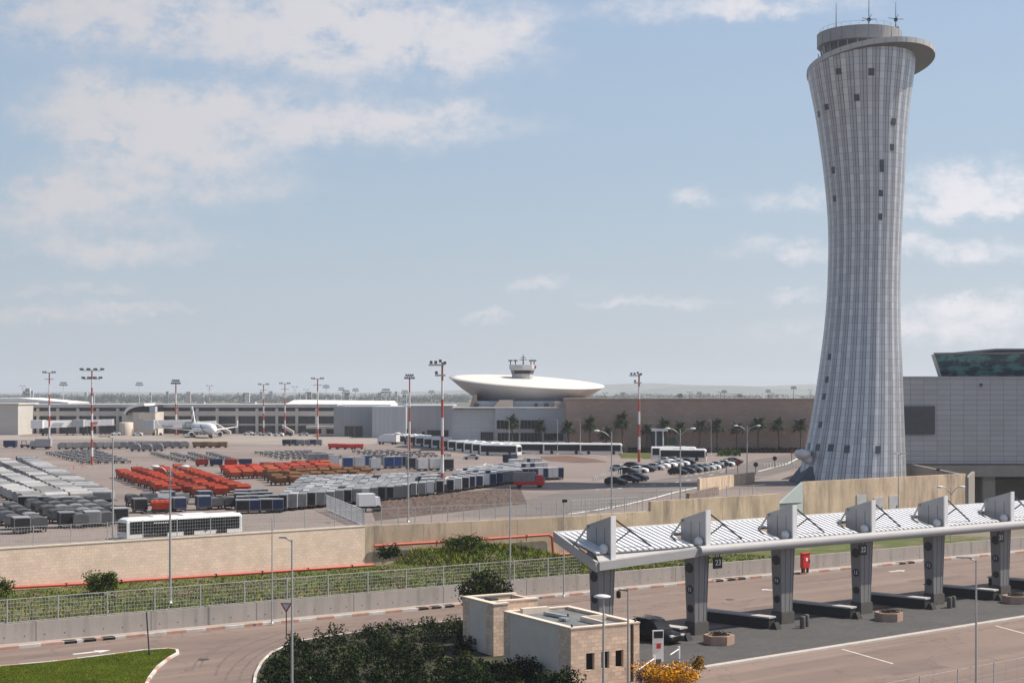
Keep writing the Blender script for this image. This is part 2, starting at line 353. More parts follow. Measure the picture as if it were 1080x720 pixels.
planter_mat = mat('planter_stone', (.36, .25, .19), .9, 0, .12, 2, 14, .1, .2, obj=True)
soil = mat('planter_soil', (.045, .028, .018), .95, 0, .3, 6, 20, .2)
galv = mat('galvanised_steel', (.45, .46, .47), .5, .45, .08, 2)
fence_mat = mat('fence_steel', (.50, .50, .49), .5, .3, .08, 2)
pole_mat = mat('grey_pole', (.42, .42, .42), .55, .3, .06, 2)
mast_red = mat('mast_red', (.40, .085, .055), .6, 0, .12, .8)
mast_white = mat('mast_white', (.66, .65, .64), .6, 0, .1, .8)
lampglass = mat('lamp_glass', (.62, .63, .64), .25, 0, .05)
darkmetal = mat('dark_metal', (.045, .047, .05), .55, .3, .1)
red_paint = mat('red_paint', (.55, .02, .02), .4, 0, .08)
pipe_red = mat('pipe_red', (.46, .085, .045), .5, 0, .1, .6)
black_rubber = mat('black_rubber', (.015, .015, .015), .85, 0, .1)
glass_dark = mat('dark_glass', (.010, .012, .016), .16, 0, .1, spec=.22)
white_body = mat('white_vehicle_paint', (.74, .74, .74), .3, 0, .03)
wood = mat('bark', (.11, .08, .055), .9, 0, .25, 3, 14, .1)
def foliage(name, c, v=.35, sc=.6): return mat(name, c, .95, 0, v, sc, 3, .25, spec=.06)
leaf_dark = foliage('leaf_dark', (.010, .0165, .008)); leaf_mid = foliage('leaf_mid', (.038, .068, .012)); leaf_olive = foliage('leaf_olive', (.085, .10, .03))
leaf_yellow = foliage('leaf_yellow', (.78, .36, .008), .25, 2); leaf_green = foliage('leaf_green', (.105, .145, .014)); leaf_lime = foliage('leaf_lime', (.23, .22, .02))
straw = foliage('straw', (.19, .155, .06)); palm_leaf = foliage('palm_leaf', (.045, .062, .032)); turf = mat('turf', (.052, .070, .006), .95, 0, .3, .35, 4, .25, .3, spec=.05)
# ================================================================== SETTING
def sheet(name, poly, z, m, kind='structure'):
    mb = MB(); mb.add([(p[0], p[1], z) for p in poly], [tuple(range(len(poly)))])
    o = mb.build(name, m); tag(o, kind=kind); return o
# line of the low concrete wall along the road, and of the retaining wall of the apron
K0, K1 = Vector((-40.6, 120.3)), Vector((65.5, 194.0)); KD = (K1-K0).normalized(); KN = Vector((-KD.y, KD.x))
WL = [Vector(p) for p in ((-112.8, 97.5), (-49.4, 146.3), (-16.6, 171.4), (9.2, 186.0), (17.6, 192.5), (35.7, 206.5), (40.3, 210.1), (66.0, 229.5))]
def kpt(s, off=0): return K0+KD*s+KN*off          # s metres along the low wall
ZA = 5.0
ground = sheet('ground', [(-900, -290), (900, -290), (900, 300), (-900, 300)], -.3, mat('bare_ground', (.16, .14, .11), .95, 0, .2, .05, 1, .1))
front = [(-640, -308)]+[tuple(p) for p in WL]+[(70, 267), (900, 267)]
terrain = sheet('terrain', front+[(9000, 267), (9000, 8800), (-9000, 8800), (-9000, -290)], 4.9,
    mat('far_land', (.115, .115, .085), .95, 0, .3, .004, .03, .2, extra=patches((.05, .06, .035), .006, .45, .6)))
apron = sheet('apron', [(-300, -38)]+[tuple(p) for p in WL]+[(70, 267), (70, 300), (110, 385), (110, 640), (-420, 640), (-420, -30)], ZA, apron_mat)
# plaza road: everything in front of the low wall
road = sheet('road', [tuple(kpt(-160, -2.0)), (-160, -120), (200, -120), tuple(kpt(330, -2.0))], 0.0, asphalt)
# service road behind the low wall, right of the grass strip
# --- sidewalk and red and white kerb under the low wall
mb = MB(); a, b = kpt(-160, -.02), kpt(260, -.02)
mb.wall(a, b, -.2, .14, 1.35, 0, side=-1); tag(mb.build('pavement', sidewalk_mat), kind='structure')
mb = MB(); s = -160; i = 0
while s < 260:
    mb.wall(kpt(s, -1.38), kpt(s+1.75, -1.38), -.2, .17, .26, i % 2, side=-1); s += 1.75; i += 1
tag(mb.build('kerb', [kerb_white, kerb_red]), kind='structure')
# drain slots let into the kerb
mb = MB()
for px, py in ((82, 680.5), (101, 678), (120, 675.5), (457, 644.5), (470, 643), (483, 641.5), (768, 614), (779, 612.5), (788, 611.2), (957, 595), (966, 594)):
    g = G(px, py); s = (V2(g)-K0).dot(KD)
    mb.wall(kpt(s-.5, -1.66), kpt(s+.5, -1.66), -.1, .15, .03, 0, side=-1)
    mb.wall(kpt(s-.5, -1.0), kpt(s+.5, -1.0), .1, .176, .62, 0, side=-1)
tag(mb.build('drain_slots', sign_black), kind='structure')
# --- grass island bottom left
def unproj(pts, z=0): return [tuple(G(px, py, z)[:2]) for px, py in pts]
isl = unproj([(-260, 738), (-60, 711), (0, 703.5), (60, 698), (120, 690.5), (150, 686.5), (178, 684.6), (188, 686), (189, 689.5), (180, 694.5), (168, 704), (159, 716), (153, 730), (140, 790), (60, 1000), (-500, 1000)])
def ring(poly, d):
    n = len(poly); out = []
    for i in range(n):
        p0, p1, p2 = (Vector(poly[k % n]) for k in (i-1, i, i+1))
        d1, d2 = (p1-p0).normalized(), (p2-p1).normalized(); nn = (Vector((-d1.y, d1.x))+Vector((-d2.y, d2.x)))
        nn = nn.normalized() if nn.length > 1e-6 else Vector((-d1.y, d1.x)); out.append(tuple(p1+nn*d))
    return out
def area(p): return sum(p[i-1][0]*p[i][1]-p[i][0]*p[i-1][1] for i in range(len(p)))/2
if area(isl) < 0: isl = isl[::-1]
def kerb_around(poly, name, i0=0, i1=None, mats=(None,), seg=1.4, w=.22, h=.16, every=None):
    mb = MB(); n = len(poly); k = 0
    for i in range(n):
        if i1 is not None and not (i0 <= i < i1): continue
        a, b = Vector(poly[i]), Vector(poly[(i+1) % n]); L_ = (b-a).length; m_ = max(1, round(L_/seg))
        for j in range(m_):
            mb.wall(a+(b-a)*(j/m_), a+(b-a)*((j+1)/m_), -.2, h+.0007*(k % 5), w, k % len(mats), side=1); k += 1
    return tag(mb.build(name, list(mats)), kind='structure')
kerb_around(isl, 'island_kerb', mats=(kerb_white, kerb_white, kerb_red))
mb = MB(); mb.prism(ring(isl, .15), -.2, .13); tag(mb.build('lawn', turf), kind='structure')
# --- planting bed in front of the guard house
bed = unproj([(266, 726), (268, 712), (274, 700), (285, 689), (310, 677.5), (350, 671), (400, 664), (450, 658), (492, 654), (560, 660), (606, 745), (700, 900), (420, 1100), (250, 1100), (262, 760)])
if area(bed) < 0: bed = bed[::-1]
kerb_around(bed, 'bed_kerb', mats=(kerb_white, kerb_stone, kerb_stone))
mb = MB(); mb.prism(ring(bed, .15), -.2, .12); tag(mb.build('planting_bed_soil', mat('bed_soil', (.028, .024, .014), .95, 0, .3, .8, 5, .3, extra=patches((.05, .06, .02), .5, .45, .6))), kind='structure')
# --- paved toll plaza under the canopy: local frame of the canopy (u along, v away)
CO = Vector((15.4, 126.5))
def cuv(u, v): return CO+UA*u+UP*v
e0 = Vector(unproj([(738, 704)])[0]); e1 = Vector(unproj([(1080, 650)])[0]); ed = (e1-e0).normalized()
pv = [tuple(e0), tuple(e1+ed*60), tuple(cuv(106, 1.4)), tuple(cuv(-20, 1.4)), tuple(e0-ed*16+Vector((-ed.y, ed.x))*3), tuple(e0-ed*9)]
if area(pv) < 0: pv = pv[::-1]
mb = MB(); mb.prism(pv, -.2, .02); tag(mb.build('plaza_paving', paving_mat), kind='structure')
mb = MB(); nseg = 44
for i in range(nseg):
    a = e0+ed*(i*2.3); b = a+ed*2.285
    mb.wall(a, b, -.2, .15, .62, 0, side=-1)
q0 = e0
for (dx, dy) in ((-1.2, -.5), (-1.0, .3), (-.5, .9)):
    q1 = q0+Vector((dx, dy)); mb.wall(q1, q0, -.2, .148, .6, 0, side=-1); q0 = q1
tag(mb.build('plaza_kerb', kerb_stone), kind='structure')
# lanes between the islands: darker asphalt strip
# --- painted marks on the plaza road
mb = MB()
def stripe(a, b, w, z=.006, mbx=None):
    a, b = V2(a), V2(b); d = (b-a).normalized(); n = Vector((-d.y, d.x))*w/2
    (mbx or mb).add([(*(a-n), z), (*(b-n), z), (*(b+n), z), (*(a+n), z)], [(0, 1, 2, 3)])
stripe(G(888, 684), G(942, 699.5), .16); stripe(G(1050, 659.5), G(1082, 668), .16); stripe(G(1130, 640), G(1170, 648), .16)
stripe(G(109, 692.5), G(118, 691.3), .12)
def arrow(tail, head, w=.22):
    t, h = V2(tail), V2(head); d = (h-t).normalized(); n = Vector((-d.y, d.x))
    nk = t+(h-t)*.62
    mb.add([(*(t-n*w), .006), (*(nk-n*w), .006), (*(nk+n*w), .006), (*(t+n*w), .006)], [(0, 1, 2, 3)])
    mb.add([(*(nk-n*.62), .006), (*h, .006), (*(nk+n*.62), .006)], [(0, 1, 2)])
arrow(G(77, 689.5), G(117, 685)); arrow(G(938, 602.5), G(955, 601)); arrow(G(815, 622), G(803, 621)); arrow(G(620, 648), G(600, 650))
tag(mb.build('road_markings', paint), kind='structure')
mb = MB(); rr_ = random.Random(4)   # tyre marks and repairs worn into the road
def ribbon(pts, w, z=.004):
    for a, b in zip(pts[:-1], pts[1:]): stripe(a, b, w, z, mb)
for k in range(5):
    x0 = rr_.uniform(195, 262); y0 = rr_.uniform(700, 735); pts = []
    for i in range(10):
        t = i/9; pts.append(G(x0+(150+70*k/9)*t**1.7+rr_.uniform(-.4, .4), y0-(y0-662+2*k*.8)*(1-(1-t)**1.8), 0))
    ribbon(pts, .16+.08*rr_.random(), .003+.0002*k)
for k in range(14):
    s0_ = rr_.uniform(-20, 110); o_ = rr_.uniform(-14, -3.2) if k < 11 else rr_.uniform(-40, -33); L0 = rr_.uniform(8, 30); sk = rr_.uniform(-.06, .06)
    a = kpt(s0_, o_); b = kpt(s0_+L0, o_+sk*L0); ribbon([a, b], .13+.1*rr_.random(), .003+.0002*(k+9))
tag(mb.build('tyre_marks', mat('tyre_mark', (.142, .107, .092), .9, 0, .25, 1.2, 9, .15)), kind='structure')
mb = MB()
for (px, py, w, l) in ((815, 640, 2.2, 6), (990, 610, 1.6, 9), (420, 655, 1.5, 7), (60, 690, 1.2, 5), (960, 705, 2.4, 6), (235, 676, 1.6, 4), (860, 612, 1.2, 12)):
    c = V2(G(px, py)); d = KD*l/2; n = KN*w/2; z_ = .0021
    mb.add([(*(c-d-n), z_), (*(c+d-n), z_), (*(c+d+n), z_), (*(c-d+n), z_)], [(0, 1, 2, 3)])
tag(mb.build('asphalt_repairs', mat('repair_asphalt', (.15, .115, .10), .9, 0, .15, .6, 9, .12)), kind='structure')
for i, (px, py) in enumerate(((340, 668), (215, 695), (905, 622), (770, 632))):
    mb = MB(); mb.lathe([(.42, 0), (.42, .012), (.3, .012)], n=18); g = G(px, py); tag(mb.build('manhole_cover', mat('iron_cover', (.07, .055, .05), .7, .3, .2) if i == 0 else MATS['iron_cover'], None, (g.x, g.y, .004)), ['round manhole cover between the yield sign and the shrub bed', 'round manhole cover in the road bend beside the lawn tip', 'round manhole cover in the road behind pylon thirteen', 'round manhole cover in the road behind pylon fifteen'][i], 'manhole cover')
# --- apron markings
mb = MB()
def lineA(pts, w):
    q = [G(x, y, ZA) for x, y in pts]
    for a, b in zip(q[:-1], q[1:]): stripe(a, b, w, ZA+.03, mb)
for i in range(7): lineA([(62+i*6.2, 493.6-.12*i), (65.2+i*6.2, 493.5-.12*i)], .55)
lineA([(600, 542), (625, 538.5), (660, 532), (690, 525), (712, 519), (735, 514)], .55)
for px, py in ((400, 513), (413, 511), (445, 511), (460, 511), (478, 508), (500, 497), (520, 496)):
    lineA([(px, py), (px+13, py-8.5)], .35)
for i in range(26):
    t = i/25; x = 628+t*150; y = 516.5-t*9-(t**3)*16
    if i % 2 == 0: lineA([(x, y), (x+4, y-.35-.5*t)], .4)
for i in range(20):
    x = 722+i*2.9; y = 502.5-i*.52; 
    if i % 2 == 0: lineA([(x, y), (x+2.6, y-.45)], .4)
lineA([(345, 522), (395, 509)], .3); lineA([(352, 525), (405, 510)], .3)
lineA([(800, 497), (830, 489), (842, 483)], .5); lineA([(560, 470), (640, 482)], .3)
lineA([(120, 461), (520, 483)], .3); lineA([(0, 486), (60, 481)], .3)
tag(mb.build('apron_markings', paint), kind='structure')
def patchA(name, pts, z, m): return sheet(name, unproj(pts, ZA), ZA+z, m)
patchA('far_apron', [(-60, 458.6), (420, 459), (470, 466), (330, 470), (120, 463), (-60, 464)], .008, concrete_apron)
patchA('access_road', [(470, 545), (600, 517), (690, 506), (760, 496), (800, 484), (838, 478), (852, 490), (800, 505), (740, 514), (690, 526), (630, 540), (560, 544)], .010, mat('access_asphalt', (.135, .118, .11), .9, 0, .12, .08, 5, .08, extra=chain(patches((.20, .172, .152), .12, .5, .64, (8, 1, 1), .8, .45), cracks)))
mb = MB(); nx, ny = 60, 22   # brown spoil heap by the fence, low and bumpy
A, B, C_, D_ = G(396, 549, ZA), G(556, 531, ZA), G(548, 513, ZA), G(388, 528, ZA)
pts = []
for j in range(ny+1):
    for i in range(nx+1):
        s, t = i/nx, j/ny; p = (A*(1-s)+B*s)*(1-t)+(D_*(1-s)+C_*s)*t
        e = min(s, 1-s, t, 1-t); h = min(1, e*9); p.z = ZA+.022+h*(random.random()**2*.28)+h*.06
        pts.append(p)
fs = [(j*(nx+1)+i, j*(nx+1)+i+1, (j+1)*(nx+1)+i+1, (j+1)*(nx+1)+i) for j in range(ny) for i in range(nx)]
mb.add(pts, fs); tag(mb.build('dirt_strip', dirt), kind='structure')
patchA('earth_patch', [(565, 481.5), (600, 480.5), (628, 484), (640, 487), (615, 488), (580, 486)], .02, mat('red_earth', (.13, .075, .055), .95, 0, .2, .3))
patchA('verge', [(652, 478), (690, 478), (686, 483), (655, 483)], .02, leaf_olive)
# --- grass strip between the low wall and the retaining wall
WS = [((p-K0).dot(KD), (p-K0).dot(KN)) for p in WL]
def wall_off(s):
    for (s0, o0), (s1, o1) in zip(WS[:-1], WS[1:]):
        if s0 <= s <= s1: return o0+(o1-o0)*(s-s0)/(s1-s0)
    return WS[-1][1]
def sstep(a, b, x): t = max(0, min(1, (x-a)/(b-a))); return t*t*(3-2*t)
S390 = (Vector((-16.0, 176))-K0).dot(KD); S585 = (Vector((5.5, 184))-K0).dot(KD)
def strip_z(s, t):
    base = 1.25-.75*sstep(-20, 50, s)*t-.35*sstep(S585-4, S585+8, s)*t
    bump = sstep(S390-.4, S390+3, s)*(1-sstep(S585-9, S585-2, s))*sstep(.35, .95, t)
    return base+1.55*bump+(.12*math.sin(s*1.3)*math.sin(t*7) if .02 < t < .98 else 0)
mb = MB(); ns, nt_ = 150, 14; s0, s1 = -75, 131; pts = []
for i in range(ns+1):
    s = s0+(s1-s0)*i/ns
    for j in range(nt_+1):
        t = j/nt_; o = .15+(wall_off(s)-.15+.1)*t; p = kpt(s, o); pts.append((p.x, p.y, strip_z(s, t)))
fs = [(i*(nt_+1)+j, (i+1)*(nt_+1)+j, (i+1)*(nt_+1)+j+1, i*(nt_+1)+j+1) for i in range(ns) for j in range(nt_)]
mb.add(pts, fs, 0, True); tag(mb.build('embankment', earth), kind='structure')
# paved ground between walls further right
sp = [kpt(52, .4), kpt(131, .4), kpt(131, 20), kpt(60, 20)]
# --- hills on the horizon
hill = MB(); rnd = random.Random(3)
def ridge(Y, x0, x1, base, amp, seed, depth=500):
    n = 90; pts = []; r = random.Random(seed); ph = [r.random()*6 for _ in range(5)]
    for i in range(n+1):
        x = x0+(x1-x0)*i/n; t = i/n
        h = base+amp*(.5*math.sin(t*5+ph[0])+.3*math.sin(t*13+ph[1])+.15*math.sin(t*31+ph[2])+.06*math.sin(t*70+ph[3]))
        e = min(1, min(t, 1-t)*6); h = 4+max(0, h)*e
        pts += [(x, Y, 4.8), (x, Y+depth*.5, h), (x, Y+depth, 4.8)]
    fs = []
    for i in range(n):
        for k in (0, 1): a = i*3+k; fs.append((a, a+3, a+4, a+1))
    hill.add(pts, fs, 0, True)
ridge(6900, -600, 3600, 66, 26, 5, 900); ridge(5600, 150, 3200, 34, 16, 8); ridge(7400, -4200, 600, 26, 14, 9); ridge(5000, -3600, -300, 14, 8, 4)
tag(hill.build('hills', mat('hill_land', (.10, .11, .085), .95, 0, .3, .004, .02, .2)), kind='structure')
# --- air between here and the horizon
hz = MB(); hz.bb(-9100, 9100, -330, 8900, -1.5, 128)
hm = bpy.data.materials.new('haze_air'); hm.use_nodes = True; nt = hm.node_tree
for n in list(nt.nodes):
    if n.type != 'OUTPUT_MATERIAL': nt.nodes.remove(n)
pvn = nt.nodes.new('ShaderNodeVolumePrincipled'); pvn.inputs['Color'].default_value = (.86, .91, 1, 1); pvn.inputs['Density'].default_value = HAZE; pvn.inputs['Anisotropy'].default_value = .25
nt.links.new(pvn.outputs[0], nt.nodes['Material Output'].inputs['Volume'])
tag(hz.build('haze', hm), 'pale haze filling the air over the airfield', kind='stuff')
# ================================================================== WALLS, FENCES
def wall_thing(name, segs, m, label, t=.35, caps=None, cap_mat=None, cat='wall'):
    "segs: (a, b, z0, z1, z1b)"
    mb = MB()
    for a, b, z0, z1, z1b in segs: mb.wall(a, b, z0, z1, t, 0, None, z1b, side=1)
    o = mb.build(name, m); tag(o, label, cat)
    if cap_mat:
        for k, (a, b, z0, z1, z1b) in enumerate(segs):
            c = MB(); d = (V2(b)-V2(a)).normalized(); n = Vector((-d.y, d.x))
            c.wall(V2(a)-n*.05, V2(b)-n*.05, z1+.001, z1+.12, t+.1, 0, z1b+.001, z1b+.12, side=1); c.build('coping', cap_mat, o)
    return o
wall_thing('concrete_wall', [(kpt(-120), kpt(185), -.25, 1.7, 1.7)], lowwall, 'long low grey concrete wall along the road behind the red and white kerb', .28)
wall_thing('stone_wall', [(WL[0], WL[1], -.3, 5.0, 5.0), (WL[1], WL[2], -.3, 5.0, 5.0)], stone_wall, 'tall sandstone block retaining wall below the white apron bus', .5, cap_mat=house_cap)
rw0 = WL[2]+(WL[3]-WL[2]).normalized()*.02
wall_thing('retaining_wall', [(rw0, WL[3], -.3, 5.05, 5.05), (WL[3], WL[4], -.3, 5.1, 5.1)], stained, 'stained tan concrete retaining wall above the grassy mound', .45)
wall_thing('retaining_wall', [(WL[4], WL[5]+KD*1.0, -.3, 6.35, 6.35)], stained, 'streaked tan concrete wall with raised parapet behind the first canopy bays', .45)
wall_thing('retaining_wall', [(WL[6], WL[7]+KD*4, -.3, 7.8, 7.8)], stained, 'high tan concrete wall at the foot of the glazed tower', .5)
wr = WL[7]+KD*4
# pale sloping end wall beside it
mb = MB(); a = WL[6]-KD*.02; b = a-KD*6.8; n2 = KN*.4
P = [a, b]
mb.add([(a.x, a.y, 0), (b.x, b.y, 0), (b.x, b.y, 3.6), (a.x, a.y, 7.75)]+[(p.x+n2.x, p.y+n2.y, z) for p, z in ((a, 0), (b, 0), (b, 3.6), (a, 7.75))],
    [(1, 0, 3, 2), (4, 5, 6, 7), (0, 1, 5, 4), (1, 2, 6, 5), (2, 3, 7, 6), (3, 0, 4, 7)])
tag(mb.build('ramp_wall', mat('pale_blue_wall', (.50, .56, .55), .8, 0, .06)), 'pale triangular ramp wall left of the high tan wall', 'wall')
# wall with doors in the shaded recess right of the tower (three grey doors)
dwall = MB()
# low tan wall in the car park loop
a, b = G(738, 521, ZA), G(796, 507.5, ZA)
wall_thing('parapet_wall', [(V2(a), V2(b), ZA-.5, ZA+2.3, ZA+1.6)], stained, 'short tan concrete parapet at the bend of the access road', .4)
a, b = G(727, 529, ZA), G(758, 521.5, ZA)
mb = MB(); mb.wall(V2(a), V2(b), ZA, ZA+1.2, .5, 0, side=1); tag(mb.build('rubble_wall', mat('old_rubble', (.18, .14, .12), .95, 0, .4, 1.5)), 'dark weathered wall stub beside the short parapet', 'wall')

def mesh_fence(name, label, path, z0, h, post_gap, nx_gap, nrail, r=.011, post_r=.05, zs=None, mesh_mat=None):
    root = empty(name); tag(root, label, 'fence')
    for a, b in zip(path[:-1], path[1:]):
        a, b = V2(a), V2(b); L_ = (b-a).length; d = (b-a)/L_; n = max(1, round(L_/post_gap)); g = L_/n
        for i in range(n):
            mb = MB(); p = a+d*(g*i); q = a+d*(g*(i+1))
            k = max(1, round(g/nx_gap))
            for j in range(1, k):
                c = p+(q-p)*(j/k); mb.box((c.x, c.y, z0+h/2+.04), (r*2, r*2, h-.1), 0)
            for j in range(nrail):
                zz = z0+.09+(h-.12)*j/(nrail-1); e = max(.012, r*2.6) if j in (0, nrail-1) else r
                mb.wall(p, q, zz-e, zz+e, e*1.6)
            mb.build('mesh_panel', mesh_mat or fence_mat, root)
            mb = MB(); mb.box((p.x, p.y, z0+h/2), (post_r*2, post_r*2, h+.1), math.atan2(d.y, d.x)); mb.build('post', galv, root)
    return root
# fence on the low wall: (kpt(s) from left to just under the canopy's end)
mesh_fence('mesh_fence', 'grey grid fence on top of the low concrete wall in front of the grass', [kpt(-24, .14), kpt(58, .14)], 1.7, 1.95, 4.1, .25, 7)
up = [WL[1]+(WL[0]-WL[1]).normalized()*8+KN*.3, WL[2]+KN*.3]
mesh_fence('mesh_fence', 'grey grid fence along the top of the sandstone wall by the bus', [up[0], up[1]], 5.12, 1.9, 3.9, .3, 6, .009, .04)
gt = V2(G(344, 537.5, ZA))
mesh_fence('mesh_fence', 'pale fence panel turning back from the sandstone wall corner', [WL[2]+KN*.5, gt], 5.0, 1.9, 3.4, .28, 6, .02, .05, mesh_mat=mat('white_fence', (.62, .63, .63), .5))
mesh_fence('wire_fence', 'thin wire fence with posts on the stained concrete wall above the mound', [rw0+KN*.2, WL[3]+KN*.2, WL[4]+KN*.2], 5.08, 1.9, 2.05, .7, 5, .007, .04)
mesh_fence('wire_fence', 'thin wire fence behind the raised parapet near the access road', [WL[4]+KN*1.6, WL[5]+KN*1.6], 5.0, 2.6, 2.6, .9, 5, .007, .04)
mesh_fence('guard_rail', 'low grey railing on the high wall at the foot of the tower', [WL[4]+KN*5+KD*-9, WL[4]+KN*5+KD*2], 5.0, 1.6, 1.8, .5, 4, .015, .04)
# bottom right wire fence beside the road
fa = Vector((25.7, 95.6)); fd = Vector((.78, .62)).normalized()
mesh_fence('wire_fence', 'thin wire fence with slim posts at the bottom right edge of the road', [fa-fd*12, fa+fd*36], 0, 2.2, 4.05, 1.3, 4, .005, .035)

# red pipes on brackets
def pipe(label, pts, r=.16):
    root = empty('red_pipe'); tag(root, label, 'pipe'); mb = MB(); mb.path(pts, r); mb.build('pipe_run', pipe_red, root)
    for a, b in zip(pts[:-1], pts[1:]):
        L_ = (Vector(b)-Vector(a)).length; n = int(L_/5)
        for i in range(n):
            c = Vector(a)+(Vector(b)-Vector(a))*((i+.5)/n); k = MB(); k.box((c.x, c.y, c.z-.3), (.12, .12, .45)); k.box((c.x, c.y, c.z), (.3, .3, .36)); k.build('bracket', pipe_red if i % 2 else darkmetal, root)
def on_wall(px, py, seg):
    "point on a wall line seen at a pixel, standing .35 m in front of it"
    a, b = WL[seg], WL[seg+1]; d = b-a; k = (px-540)/F
    t = (k*a.y-a.x)/(d.x-k*d.y); p = a+d*t-KN*.35; return (p.x, p.y, Z(py, p.y))
pipe('red pipe running along the foot of the sandstone wall', [on_wall(-30, 621.5, 1), on_wall(100, 614.5, 1), on_wall(250, 605, 1), on_wall(392, 595.5, 1)])
pipe('red pipe stepping down across the stained concrete wall', [on_wall(393, 575.3, 2), on_wall(480, 570.2, 2), on_wall(577, 563.6, 2), on_wall(580.5, 566, 2), on_wall(581.5, 583, 2), on_wall(585, 584.6, 2), on_wall(625, 582.3, 2)])
# ================================================================== TOLL CANOPY
can = empty('toll_canopy', (CO.x, CO.y, 0), AZ); tag(can, 'long grey toll plaza canopy with finned pylons and white ribbed roof', 'canopy')
STEP = 10.16; UL = -11.75; UR = 5+STEP*7.5
def can_part(mb, name, m, parent=None):
    return mb.build(name, m, parent or can)
VN, VF, ZN, ZF = -1.15, 3.8, 7.45, 8.68
# roof: ribbed sheet of white slats over a dark tray
def roof_z(v): return ZN+(ZF-ZN)*(v-VN)/(VF-VN)
NOTCH, VM = 1.5, 1.78      # each bay leaves a slot beside the pylon fin, from the beam up to VM
def in_notch(u):
    k = math.ceil((u+.2)/STEP); return k >= 0 and k*STEP-NOTCH < u+.2 < k*STEP
def slab(mb, ua, ub, va, vb, lo, hi, inset=0):
    za, zb = roof_z(va), roof_z(vb)
    mb.hexa([(ua, va, za+lo), (ub, va, za+lo), (ub, vb, zb+lo), (ua, vb, zb+lo), (ua+inset, va, za+hi), (ub-inset, va, za+hi), (ub-inset, vb, zb+hi), (ua+inset, vb, zb+hi)])
mb = MB(); slab(mb, UL, UR, VM+.001, VF, -.10, -.02)
ua = UL
for k in range(0, 9):
    ub = min(STEP*k-NOTCH, UR)
    if ub > ua: slab(mb, ua, ub, VN, VM, -.10, -.02)
    ua = STEP*k+.2
tray = can_part(mb, 'roof_tray', mat('roof_tray', (.10, .10, .105), .6))
mb = MB(); u = UL+.1
while u < UR-.4:
    slab(mb, u, u+.43, VM+.05 if in_notch(u) else VN+.05, VF-.1, 0, .10, .05); u += .62
can_part(mb, 'roof_slats', canopy_white)
mb = MB(); mb.box(((UL+UR)/2, VF+.08, ZF-.05), (UR-UL, .3, .42)); can_part(mb, 'rear_fascia', canopy_white)
# end fascia running down the left end
mb = MB(); 
def plank(p, q, w, h):
    mb_ = MB(); p, q = Vector(p), Vector(q); d = (q-p).normalized(); s = Vector((d.y, -d.x, 0)).normalized()*w/2
    mb_.hexa([p-s-Vector((0, 0, h/2)), q-s-Vector((0, 0, h/2)), q+s-Vector((0, 0, h/2)), p+s-Vector((0, 0, h/2)), p-s+Vector((0, 0, h/2)), q-s+Vector((0, 0, h/2)), q+s+Vector((0, 0, h/2)), p+s+Vector((0, 0, h/2))]); return mb_
can_part(plank((UL-.1, VF+.2, ZF-.2), (UL-.1, VN-.3, ZN-.95), .28, .8), 'end_fascia', canopy_grey)
can_part(plank((UL+.04, VN-.3, ZN-.92), (-1.25, -1.5, 6.98), .34, .66), 'front_fascia', canopy_grey)
mb = MB(); mb.hexa([(UL+.1, VN-.28, ZN-.62), (-1.2, VN-.3, 7.28), (-1.2, VN+.08, 7.34), (UL+.1, VN+.08, ZN-.16), (UL+.1, VN-.28, ZN-.55), (-1.2, VN-.3, 7.36), (-1.2, VN+.08, 7.42), (UL+.1, VN+.08, ZN-.06)]); can_part(mb, 'gutter', canopy_grey)
